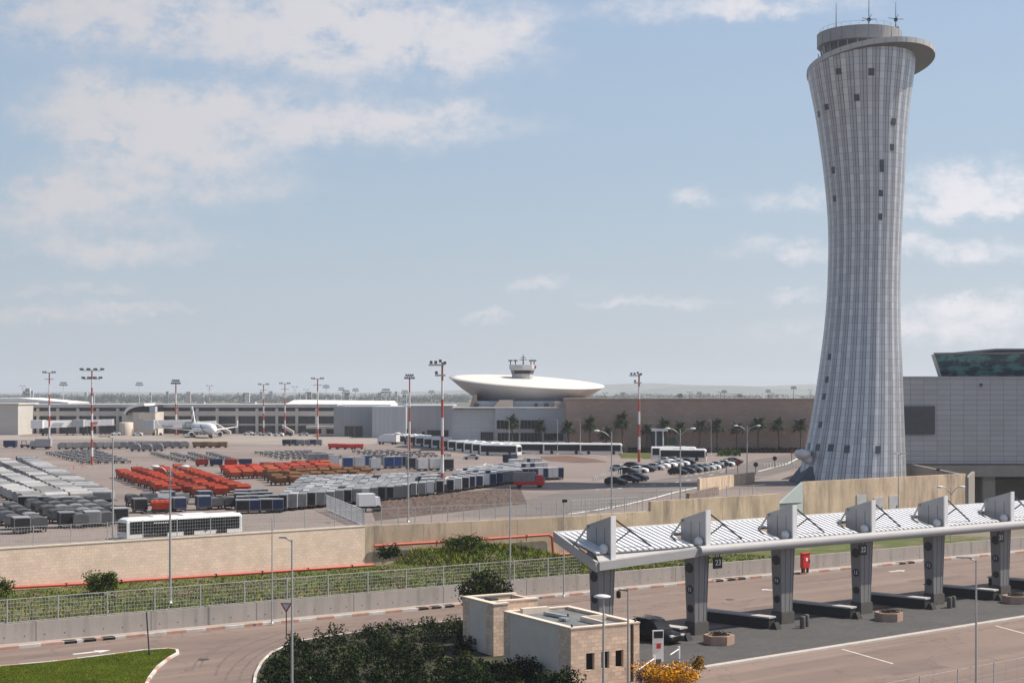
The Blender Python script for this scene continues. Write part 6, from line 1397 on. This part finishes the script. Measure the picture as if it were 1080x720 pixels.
# ================================================================== MASTS AND LAMPS
flood_grey = mat('floodlight_grey', (.13, .13, .135), .5, .2, .1)
def banded(mb, x, y, z0, z1, r0, r1, n, first=0, cells=None):
    for i in range(n):
        a, b = i/n, (i+1)/n; mb.tube((x, y, z0+(z1-z0)*a), (x, y, z0+(z1-z0)*b), r0+(r1-r0)*a, r0+(r1-r0)*b, 10, (i+first) % 2, cap=(i in (0, n-1)))
def mast(px, ytop, Y, label, r=.45, bands=9, head='frame', first=0, hs=1.0, name='floodlight_mast', sw=None):
    z1 = Z(ytop, Y); x = X(px, Y); rt = empty(name, (x, Y, ZA)); tag(rt, label, 'mast', 'floodlight masts of the airfield'); h = z1-ZA
    mb = MB()
    if bands: banded(mb, 0, 0, 0, h, r, r*.55, bands, first)
    else: mb.tube((0, 0, 0), (0, 0, h), r, r*.5, 8, 1)
    mb.build('pole', sw or [mast_red, mast_white], rt)
    if head == 'frame':
        for dz, w in ((0, 2.3), (-1.9, 1.9)):
            w *= hs; m_ = MB()
            for y in (-.7, .7): m_.box((0, y*hs, h+dz*hs), (w*2, .12, .14))
            for xx in (-w, 0, w): m_.box((xx, 0, h+dz*hs), (.12, 1.5*hs, .14))
            m_.build('platform', galv if not sw else darkmetal, rt)
            m_ = MB()
            for k in range(4):
                xx = -w+2*w*k/3
                for y in (-.8, .8): m_.box((xx, y*hs, h+dz*hs+.3*hs), (.4*hs, .25*hs, .42*hs))
            m_.build('floodlight', flood_grey, rt)
    elif head == 'lamps':
        m_ = MB(); m_.box((0, 0, h), (4.4*hs, .2, .2)); m_.box((0, 0, h-2.2*hs), (3.2*hs, .2, .2)); m_.build('crossarm', galv, rt)
        m_ = MB()
        for k in (-2, -1.2, 1.2, 2): m_.box((k*hs, -.2, h+.3*hs), (.5*hs, .4, .45*hs))
        m_.build('floodlight', flood_grey, rt)
    elif head == 'bank':
        m_ = MB(); m_.box((0, 0, h-.3*hs), (5*hs, .3, .2)); m_.box((0, 0, h+1.0*hs), (3.6*hs, .3, .2)); m_.build('crossarm', darkmetal, rt)
        m_ = MB()
        for k in range(5): m_.box(((-2+k)*1.05*hs, -.25, h+.15*hs), (.8*hs, .5, .8*hs))
        for k in range(4): m_.box(((-1.5+k)*1.05*hs, -.25, h+1.45*hs), (.8*hs, .5, .8*hs))
        m_.build('floodlight', flood_grey, rt)
    elif head == 'side':
        m_ = MB(); m_.box((-.9, 0, h-.4), (2.4, .8, .25)); m_.box((-.3, 0, h-2.0), (1.6, .8, .25)); m_.build('platform', galv, rt)
        m_ = MB()
        for xx, zz in ((-1.7, h+.0), (-1.0, h+.0), (-.3, h+.2), (.4, h-.1), (-.9, h-1.6)): m_.box((xx, -.2, zz), (.42, .42, .45))
        m_.build('floodlight', flood_grey, rt)
    return rt
mast(97, 390.5, 320, 'thick red and white banded mast with two lamp platforms at far left', .27, 11, 'frame', 0, .95)
mast(52, 393, 414, 'slim red and white mast left of the thick banded mast', .28, 7, 'lamps', 0, .8)
m3 = mast(466.5, 382, 233, 'tallest red and white banded mast with side floodlights in the middle', .27, 7, 'side', 0)
mb = MB(); mb.bb(-.75, .75, -.75, .75, -.05, 1.2); mb.build('mast_base', kerb_white, m3)
mast(674, 394, 333, 'red and white banded mast beside the staff car park', .32, 7, 'side', 0, .7)
mast(432, 398.5, 400, 'slim mast with a wide lamp rack behind the middle lamp pole', .3, 5, 'bank', 0, .55)
mast(335, 399.5, 480, 'slim grey topped mast before the concourse right end', .3, 5, 'lamps', 0, .9)
mast(300.5, 404.5, 552, 'red and white mast before the dark bays of the concourse', .28, 7, 'lamps', 0, .9)
mast(278, 405.5, 556, 'red and white mast at the right part of the concourse', .28, 7, 'lamps', 0, .9)
mast(185.5, 404, 550, 'pale mast with red foot behind the airliner tail', .38, 5, 'bank', 0, .7)
far_masts = [(24, 407, 900, 'lamps'), (67, 406, 700, 'bank'), (147, 406, 760, 'bank'), (221, 407, 760, 'lamps'), (311, 408, 800, 'lamps'), (323, 411, 900, 'lamps'), (344, 408.5, 820, 'bank'), (360, 411, 900, 'bank'), (365, 414.5, 700, 'bank'), (375, 412, 850, 'bank'), (407, 413.5, 600, 'bank'), (427, 414, 800, 'bank'), (455, 414, 900, 'bank')]
for i, (px, yt, Y, hd) in enumerate(far_masts):
    mast(px, yt, Y*2, 'distant floodlight mast, %s from the left above the concourse roofline' % nth(i), .45, 0 if i % 3 else 6, hd, 1, 1.5)
right_masts = [152, 227, 422, 467, 510, 550, 640, 655, 697, 720, 757, 840, 843, 948, 1018]; rt_y = [134, 140, 145, 147, 130, 137, 131, 131, 139, 147, 148, 128, 146, 114, 120]
for i, (a, b) in enumerate(zip(right_masts, rt_y)):
    mast(600+a/4, 380+b/4+1.0, 1000+80*(i % 3), 'far dark floodlight mast, %s from the left above the brown building' % nth(i), .3, 0, 'bank' if i % 2 else 'lamps', 1, .85, sw=[darkmetal, darkmetal])
def lamp_pole(px, ytop, base, label, kind, ang=180, r=.09, name='street_lamp', arm=1.3, dbl=False):
    "base: Vector ground point"
    h = Z(ytop, base.y)-base.z; rt = empty(name, base); tag(rt, label, 'street lamp' if kind != 'camera' else 'camera pole', 'street lamps' if kind != 'camera' else None)
    mb = MB(); mb.tube((0, 0, 0), (0, 0, h*.35), r*1.15, r*1.0, 10); mb.tube((0, 0, h*.35), (0, 0, h), r*1.0, r*.65, 10); mb.build('pole', pole_mat, rt)
    mb = MB(); mb.lathe([(r*2.6, 0), (r*2.6, .05), (r*1.5, .08), (r*1.4, .3)], n=10); mb.build('base_plate', galv, rt)
    heads = [ang, ang+180] if dbl else [ang]
    for a in heads:
        d = Vector((math.cos(R(a)), math.sin(R(a)), 0))
        if kind == 'flat':
            mb = MB(); mb.tube((0, 0, h-.1), Vector((0, 0, h))+d*.5+Vector((0, 0, .12)), .045, n=6); mb.build('arm', pole_mat, rt)
            mb = MB(); p0 = d*.35; mb.box((p0.x+d.x*arm*.4, p0.y+d.y*arm*.4, h+.14), (arm, .34, .10), R(a)); mb.build('lamp_head', pole_mat, rt)
        elif kind == 'cobra':
            mb = MB(); pts = [Vector((0, 0, h-.9))+d*(arm*t)+Vector((0, 0, 1.0*math.sin(t*math.pi/2))) for t in (0, .25, .5, .75, 1)]; mb.path(pts, .05, 6); mb.build('arm', pole_mat, rt)
            mb = MB(); c = pts[-1]+d*.35; mb.ball(c, (.42, .42, .15), 12, 6); mb.build('lamp_head', lampglass, rt)
        elif kind == 'disc':
            mb = MB(); c = Vector((0, 0, h+.05))+d*.1; mb.lathe([(.08, -.1), (.52, -.02), (.56, .06), (.3, .14), (.02, .17)], c, 20); mb.build('lamp_head', lampglass, rt)
        elif kind == 'camera':
            mb = MB(); mb.tube((0, 0, h-.2), d*.65+Vector((0, 0, h-.12)), .05, n=6); mb.build('arm', darkmetal, rt)
            mb = MB(); c = d*.65; mb.lathe([(.02, h-.72), (.15, h-.66), (.16, h-.4), (.12, h-.2)], (c.x, c.y, 0), 10); mb.build('camera', sign_black, rt)
        elif kind == 'box':
            mb = MB(); mb.box((d.x*.1, d.y*.1, h+.1), (.5, .3, .28)); mb.build('camera', sign_black, rt)
    return rt
def at(px, Y, z): return Vector((X(px, Y), Y, z))
lamp_pole(307, 569, at(308, 92, 0), 'slim street lamp with flat head at the edge of the shrub bed', 'flat', 160, .075, arm=.5)
lamp_pole(634, 630, at(636.5, 95, 0), 'near lamp pole with an oval disc head before the guard house', 'disc', 200, .085)
lamp_pole(661.5, 619.5, at(662.5, 102.2, 0), 'tall grey camera pole in front of the guard house stone face', 'camera', 180, .085, 'camera_pole')
lamp_pole(1030, 590, at(1029.5, 99, 0), 'lone slim street lamp in front of the canopy at right', 'flat', 165, .075, arm=1.0)
b = G(287, 657, .14); lamp_pole(286, 545, b, 'slim pole on the pavement left of the yield sign', 'none', 0, .06)
b = G(594.5, 628.5, .14); lamp_pole(594, 529, b, 'slim pole with a small camera just left of the canopy end', 'box', 0, .065)
lamp_pole(538, 510, at(538, 148, 1.1), 'tall lamp pole behind the grass fence left of the canopy', 'box', 0, .085)
lamp_pole(179.5, 493, at(179.5, 137, 1.1), 'double armed street lamp in the grass strip before the bus', 'cobra', 0, .11, arm=1.0, dbl=True)
lamp_pole(119, 461.5, at(119, 155.5, 5), 'single street lamp standing by the front of the white bus', 'flat', 180, .09, arm=1.2)
lamp_pole(430.5, 458, at(430.5, 177.5, 5), 'single curved street lamp behind the stained wall near the dirt strip', 'cobra', 180, .09, arm=.9)
lamp_pole(645, 455, at(645, 199, 5), 'single curved street lamp left of the staff car park', 'cobra', 180, .10, arm=1.6)
lamp_pole(717.5, 452.5, at(717.5, 209, 5), 'double armed street lamp in front of the parked cars', 'cobra', 0, .10, arm=1.4, dbl=True)
lamp_pole(788, 449.5, at(788, 261, 5), 'double armed street lamp at the bend of the access road', 'cobra', 0, .11, arm=1.6, dbl=True)
lamp_pole(947.5, 479, at(947.5, 206, 0), 'double armed lamp before the foot of the tower', 'flat', 0, .08, arm=1.1, dbl=True)
lamp_pole(1003, 514, at(1003, 186, 0), 'double curved lamp behind the canopy roof at right', 'cobra', 0, .07, arm=1.0, dbl=True)
lamp_pole(988.5, 496, at(988.5, 215, 0), 'thin bare pole behind the canopy at right', 'box', 0, .05)
for i, px in enumerate((537, 588, 612, 750)): lamp_pole(px, 443, at(px, 376, 5), 'thin far lamp pole, %s from left in front of the saucer terminal and brown wall' % nth(i), 'flat', 180, .08, arm=1.4)
# yield sign
g = G(302, 673.5, .0); rt = empty('yield_sign', g); tag(rt, 'white yield triangle sign with red rim at the kerb of the shrub bed', 'sign')
mb = MB(); mb.tube((0, 0, 0), (0, 0, 2.3), .045, n=8); mb.build('pole', darkmetal, rt)
def tri(mb, s, y, zc):
    P = [(-s, 0), (s, 0), (0, -s*1.7)]; q = [(x, y, zc+z) for x, z in P]; mb.add(q+[(x, y+.03, z) for x, _, z in q], [(0, 2, 1), (3, 4, 5), (0, 1, 4, 3), (1, 2, 5, 4), (2, 0, 3, 5)])
mb = MB(); tri(mb, .48, -.07, 2.95); mb.build('sign_plate', mat('sign_red', (.30, .03, .03), .5), rt)
mb = MB(); tri(mb, .30, -.095, 2.86); mb.build('sign_face', mat('sign_white', (.55, .53, .52), .5), rt)
# leaning thin post on the lawn
g = G(157.5, 690, .13); mb = MB(); q = Vector((X(154.5, g.y), g.y, Z(645, g.y))); mb.tube((0, 0, -.1), q-g, .055, n=8); mb.tube((0, 0, -.05), (0, 0, .25), .09, n=8)
tag(mb.build('leaning_post', darkmetal, None, g), 'thin dark post leaning slightly at the tip of the lawn', 'post')
# bollards rows in the car park loop, small signs
mb = MB(); mb.lathe([(.1, 0), (.1, .85), (.02, .95)], n=8); bo = mb.build('kerb_bollard', kerb_white)
for i in range(20):
    t = i/19; p = A_(626+40*t, 507-9*t+0*t); place(bo, (p.x, p.y, ZA+.01), 0, 'thin white post, %s from left in the row beside the staff car park' % nth(i), 'posts beside the staff car park', 'bollard')
for i in range(12):
    p = A_(806+i*3.1, 493.5-.15*i); place(bo, (p.x, p.y, ZA+.01), 0, 'thin post, %s from left in the row before the tower pod' % nth(i), 'posts before the tower pod', 'bollard')
def road_sign(px, py, col, label, h=2.2):
    p = A_(px, py); rt = empty('road_sign', p); tag(rt, label, 'sign'); mb = MB(); mb.tube((0, 0, 0), (0, 0, h), .06, n=6); mb.build('pole', darkmetal, rt); mb = MB(); mb.lathe([(.45, 0), (.45, .06)], n=14); o = mb.build('sign_plate', col, rt, (0, -.08, h-.3)); o.rotation_euler = (R(90), 0, 0)
road_sign(766, 500, darkmetal, 'small dark round sign left of the road bend'); road_sign(778, 499, MATS['sign_red'], 'small red round sign at the road bend'); road_sign(797, 500.5, darkmetal, 'dark sign on a post right of the road bend'); road_sign(835, 490.5, MATS['sign_red'], 'red round sign beside the tower pod', 3.2); road_sign(817, 493, darkmetal, 'small dark sign before the row of thin posts')
# ================================================================== VEGETATION
def palm(name, h=6.2):
    rt = empty(name); mb = MB(); mb.tube((0, 0, -.1), (.05, 0, h*.5), .28, .2, 9); mb.tube((.05, 0, h*.5), (.08, 0, h), .2, .22, 9); mb.lathe([(.22, 0), (.42, .35), (.3, .8), (.05, 1.0)], (.08, 0, h-.3), 10); mb.build('trunk', wood, rt)
    mb = MB()
    for i in range(46):
        a = i*2.399; el = R(70-1.9*i+random.uniform(-8, 8)); L_ = random.uniform(2.2, 2.9); p = Vector((.08, 0, h+.3)); d = Vector((math.cos(a)*math.cos(el), math.sin(a)*math.cos(el), math.sin(el))); side = Vector((-math.sin(a), math.cos(a), 0)); n = 7
        for k in range(n):
            q = p+d*(L_/n); w = .34*math.sin((k+.6)/n*math.pi)+.08
            for s in (-1, 1):
                tip = (p+q)/2+side*s*w*1.9+d*.25-Vector((0, 0, .22*w)); mb.add([p, q, tip], [(0, 1, 2)])
                tip2 = q+side*s*w*1.7+d*.3-Vector((0, 0, .25*w)); mb.add([p+(q-p)*.6, q, tip2], [(0, 1, 2)])
            p = q; d = (d-Vector((0, 0, .17))).normalized()
    mb.build('crown', palm_leaf, rt); return rt
pp = [palm('palm_tree', 5.6), palm('palm_tree', 6.4), palm('palm_tree', 4.6)]
PALMS = [(541, 472, 1), (570, 472, 1), (600, 474, 0), (622, 474, 1), (640, 475, 2), (657.5, 475, 1), (682, 473, 1), (700.5, 472, 1), (718, 473, 1), (737, 474.5, 1), (756.5, 474.5, 1), (777, 475, 1), (799.5, 475.5, 1), (822, 476, 1), (845, 476, 1)]
for i, (px, py, k) in enumerate(PALMS):
    Y = 386.8 if i > 1 else 396; o = place(pp[k], (X(px, Y), Y, ZA), random.uniform(0, 6), 'palm tree, %s from left in the row before the %s' % ((nth(i), 'saucer terminal') if i < 2 else (nth(i-2), 'brown building')), 'palms in a row', 'palm tree')
    s = (1.0 if i > 1 else .98)*random.uniform(.86, 1.12); o.scale = (s, s, s*random.uniform(.95, 1.1)); o.rotation_euler.x = random.gauss(0, .035); o.rotation_euler.y = random.gauss(0, .035)
# low planting at the foot of the brown building
mb = MB()
for i in range(1500):
    px = random.choice((random.uniform(662, 690), random.uniform(775, 850), random.uniform(705, 850))); Y = 386+random.gauss(0, 1); mb.leaf((X(px, Y), Y, ZA+random.random()*1.2), .8)
tag(mb.build('low_hedge', leaf_dark), 'low dark planting along the foot of the brown building', 'hedge', kind='stuff')
mb = MB()
for i in range(700):
    a = A_(random.uniform(757, 781), random.uniform(478.5, 481)); mb.leaf((a.x, a.y, ZA+random.random()*1.3), .6)
tag(mb.build('hedge_patch', leaf_mid), 'dark green shrubs on the island behind the parked cars', 'hedge', kind='stuff')
def crown(mb, c, r, n, size, mi=(0,), flat=1.):
    blobs = [(Vector(c)+Vector((random.uniform(-.62, .62)*r[0], random.uniform(-.62, .62)*r[1], random.uniform(-.55, .6)*r[2])), random.uniform(.32, .5)) for _ in range(20)]
    for i in range(n):
        b, k = random.choice(blobs); v = Vector((random.gauss(0, 1), random.gauss(0, 1), random.gauss(0, 1))).normalized()*(random.uniform(.55, 1.05) if random.random() < .9 else random.uniform(1.0, 1.35))
        p = b+Vector((v.x*r[0]*k, v.y*r[1]*k, v.z*r[2]*k)); mb.leaf(p, size, random.choice(mi))
def tree(name, base, h, r, n, size, mats, label, cat='tree', mi=(0, 0, 1), cz=.68):
    rt = empty(name, base); tag(rt, label, cat); mb = MB(); mb.tube((0, 0, -.2), (.1, 0, h*.5), .16, .1, 8)
    for i in range(6):
        a = i*1.1; mb.tube((.1, 0, h*.35+.1*i), (math.cos(a)*r[0]*.6, math.sin(a)*r[1]*.6, h*.62+.1*i), .07, .025, 6)
    mb.build('trunk', wood, rt); mb = MB(); crown(mb, (0, 0, h*cz), r, n, size, mi); mb.build('crown', mats, rt); return rt
tree('round_tree', at(513, 123, 0), 5.6, (2.4, 2.2, 1.75), 8500, .23, [leaf_dark, leaf_mid, mat('dusty_flower', (.20, .13, .10), .8, 0, .2)], 'dark round tree behind the small block of the guard house', mi=(0, 0, 0, 1, 1, 2))
tree('wall_bush', at(107, 142, .9), 2.9, (1.7, 1.2, 1.25), 2600, .22, [leaf_mid, leaf_green], 'dark green bush against the sandstone wall', 'bush', (0, 0, 1), .5)
tree('wall_bush', at(-1, 139, 1.1), 2.4, (1.5, 1.3, 1.2), 1300, .24, [leaf_mid, leaf_green], 'green bush at the left frame edge by the sandstone wall', 'bush', cz=.45)
tree('mound_bush', at(411, 168, 2.0), 1.8, (1.5, 1.2, .8), 1300, .24, [leaf_dark, leaf_mid], 'dark bush on the left part of the grassy mound', 'bush', cz=.25)
tree('mound_bush', at(492, 172.0, 2.5), 2.2, (2.8, 1.3, 1.0), 1800, .28, [leaf_mid, leaf_green], 'larger green bush on top of the grassy mound', 'bush', cz=.25)
# yellow bush
rt = tree('yellow_bush', at(704, 103.0, 0), 1.9, (2.5, 1.9, 1.05), 8000, .14, [leaf_yellow, leaf_mid, mat('amber_leaf', (.42, .20, .015), .7, 0, .3)], 'bright yellow flowering bush at the guard house corner', 'bush', (0, 0, 0, 2, 2, 1), .42)
mb = MB(); crown(mb, (2.05, .2, 1.7), (.5, .4, .55), 420, .17, (0, 1))
mb.build('side_shoot', [MATS['amber_leaf'], leaf_mid], rt)
mb = MB(); crown(mb, (-1.6, -.3, .9), (.7, .5, .45), 900, .15, (0, 1)); mb.build('flower_tuft', [mat('pink_flower', (.42, .22, .22), .7, 0, .2), leaf_mid], rt)
# shrub mass of the planting bed
BEDP = ring(bed, .7)
def inside(p, poly):
    c = False; n = len(poly)
    for i in range(n):
        (x0, y0), (x1, y1) = poly[i-1], poly[i]
        if (y0 > p[1]) != (y1 > p[1]) and p[0] < (x1-x0)*(p[1]-y0)/(y1-y0)+x0: c = not c
    return c
HB_ = [gh.matrix_basis@Vector(v) for v in ((-.9, -.9, 0), (LW+1, -.9, 0), (LW+1, DW+6, 0), (bx if False else -1.2, DW+6, 0))]
HPOLY = [(v.x, v.y) for v in HB_]
mb = MB(); r_ = random.Random(11); cnt = 0
for tries in range(9000):
    px, py = r_.uniform(262, 606), r_.uniform(655, 800)
    g = G(px, py)
    if not inside((g.x, g.y), BEDP) or inside((g.x, g.y), HPOLY): continue
    if r_.random() > .42: continue
    cnt += 1
    hgt = r_.uniform(.55, 1.3)*(1.0 if py > 668 else .8); rr = r_.uniform(.5, .95); kind = r_.random()
    mi = (0, 0, 0, 0, 0, 0, 0, 1) if kind < .84 else ((1, 0, 0, 0, 1) if kind < .97 else (2, 1, 1))
    for i in range(85):
        v = Vector((r_.gauss(0, 1), r_.gauss(0, 1), abs(r_.gauss(0, 1)))).normalized()*r_.uniform(.55, 1.05)
        mb.leaf((g.x+v.x*rr, g.y+v.y*rr, .1+v.z*hgt), .21, r_.choice(mi), .5)
    if cnt > 900: break
print('shrubs', cnt)
tag(mb.build('shrub_bed', [leaf_dark, leaf_mid, leaf_olive, straw]), 'dense mass of dark low shrubs filling the bed before the guard house', 'shrubs', kind='stuff')
# dark shrubs close to the house wall
tree('house_shrub', at(592, 101.5, 0), 1.9, (1.7, 1.2, .95), 1500, .2, [leaf_dark, leaf_mid], 'dark shrub at the left corner of the guard house stone face', 'bush', cz=.42)
tree('house_shrub', at(556, 106, 0), 2.1, (1.4, 1.2, .95), 1300, .2, [leaf_dark, leaf_mid], 'dark shrub against the pale side wall of the guard house', 'bush', cz=.42)
# tall weeds and grass on the strip
mb = MB(); r_ = random.Random(5)
def strip_pt(s, t): o_ = .3+(wall_off(s)-.7)*t; p = kpt(s, o_); return p.x, p.y, strip_z(s, t)
for i in range(62000):
    s = r_.uniform(-14, S585+16); t = r_.random(); x, y, z = strip_pt(s, t)
    dens = .5+.5*math.sin(s*.7+3*math.sin(t*5+s*.2)); tone = .5+.5*math.sin(s*.33+t*4+2*math.sin(s*.11))
    mound = S390 < s < S585 and t > .3
    if s > S585-2 and r_.random() < .45+.4*t: continue
    if not mound and r_.random() > .40+.6*dens: continue
    k = r_.random(); h = r_.uniform(.15, .55)*(.6+.6*tone) if mound else r_.uniform(.08, .34)*(1.25-.75*t)
    if mound: mi = 2 if k < .28*tone+.05 else 1 if k < .62 else 0 if k < .93 else 3
    else: mi = 0 if k < .30 else 1 if k < .30+.42*tone else 2 if k < .62+.2*tone else 3
    mb.blade((x, y, z), h, .05+.06*r_.random(), mi, .5)
tag(mb.build('weeds', [leaf_mid, leaf_green, leaf_lime, straw]), 'tall green and yellow weeds on the bank behind the low wall', 'grass', kind='stuff')
mb = MB(); LI = ring(isl, .3)
for i in range(52000):
    g = G(r_.uniform(-30, 192), r_.uniform(684, 760), .13)
    if not inside((g.x, g.y), LI): continue
    mb.blade((g.x, g.y, .13), r_.uniform(.03, .09), .028, 0 if r_.random() < .8 else 1, .5)
tag(mb.build('lawn_grass', [leaf_green, leaf_lime]), 'short mown green grass on the lawn island', 'grass', kind='stuff')
# ================================================================== DISTANT TOWN AND TREES
mb = MB(); r_ = random.Random(21)
def wood_belt(n, Y0, Y1, px0, px1, top0, top1):
    for i in range(n):
        Y = r_.uniform(Y0, Y1); px = r_.uniform(px0, px1); w = r_.uniform(5, 14)*Y/2500+3; hh = max(4, Z(r_.uniform(top0, top1)+.9*math.sin(px*.09), Y)-4.9)
        for k in range(22):
            t = r_.random(); mb.leaf((X(px, Y)+r_.gauss(0, w*.38), Y+r_.gauss(0, w*.3), 4.9+hh*t), 1.2+.0013*Y)
wood_belt(420, 2400, 3000, -60, 660, 417, 420.5); wood_belt(480, 3400, 4400, -60, 800, 415.6, 418); wood_belt(300, 5000, 6200, -60, 1000, 414.6, 416.6)
wood_belt(160, 2400, 3800, 600, 1150, 416.5, 418.5)
tag(mb.build('far_woodland', foliage('far_leaf', (.035, .045, .03), .3, .05)), 'far dark belts of trees along the horizon', 'woodland', kind='stuff')
bcol = [mat('town_white', (.62, .61, .59), .8, 0, .08, .1), mat('town_beige', (.42, .37, .31), .8, 0, .08, .1), mat('town_grey', (.30, .30, .31), .8, 0, .08, .1)]
twin = mat('town_window', (.08, .09, .10), .4)
def town(px, Y, w, h, m, label, win=True):
    rt = empty('town_building', (X(px, Y), Y, 4.9)); tag(rt, label, 'building', 'buildings of the distant town'); mb = MB(); mb.box((0, 0, h/2), (w, w*.7, h)); mb.build('wall', m, rt)
    if win:
        mb = MB(); nf = max(1, int(h/4)); nw = max(2, int(w/4))
        for i in range(nf):
            for j in range(nw): mb.box((-w/2+w*(j+.5)/nw, -w*.35-.05, h*(i+.55)/nf), (w/nw*.5, .1, h/nf*.4))
        mb.build('window_rows', twin, rt)
    return rt
for px, w_, yt in ((25.5, 2.2, 412), (29.5, 4.8, 409.3), (34, 2.0, 411.5)):
    Y = 1400; town(px, Y, w_*Y/F, Z(yt, Y)-4.9, bcol[0], 'white tower block above the roof at far left, %s of three joined slabs' % {25.5: 'left', 29.5: 'tall middle', 34: 'right'}[px])
TB_ = []
for i in range(44):
    TB_.append((r_.uniform(60, 470) if i < 34 else r_.uniform(640, 860), r_.choice((1400, 2100, 2500, 3600, 3900)), r_.uniform(1.5, 5), r_.uniform(.5, 4)))
TB_.sort()
for i, (px, Y, wpx, up_px) in enumerate(TB_):
    ytop = 416.2-up_px if px < 480 else 418.5-up_px; h = max(5, Z(ytop, Y)-4.9)
    town(px, Y, wpx*Y/F, h, bcol[i % 3 if i % 4 else 0], '%s hazy block of the distant town, %s from the left' % (('white', 'beige', 'grey')[i % 3 if i % 4 else 0], nth(i)))
for i, (px, Y, w_, yt) in enumerate(((262, 700, 16, 424), (212, 720, 8, 423.6), (10, 700, 14, 422))):
    town(px, Y, w_*Y/F, Z(yt, Y)-4.9, bcol[0], 'low pale shed just behind the concourse roof, %s of three' % ('right', 'middle', 'left')[i], False)

# prototypes that no spot used
for o in [o for o in list(COL.objects) if o.parent is None and o.type in ('MESH', 'EMPTY') and not o.get('label') and not o.get('kind')]:
    for c in [k for k in list(COL.objects) if k.parent == o]: bpy.data.objects.remove(c)
    bpy.data.objects.remove(o)
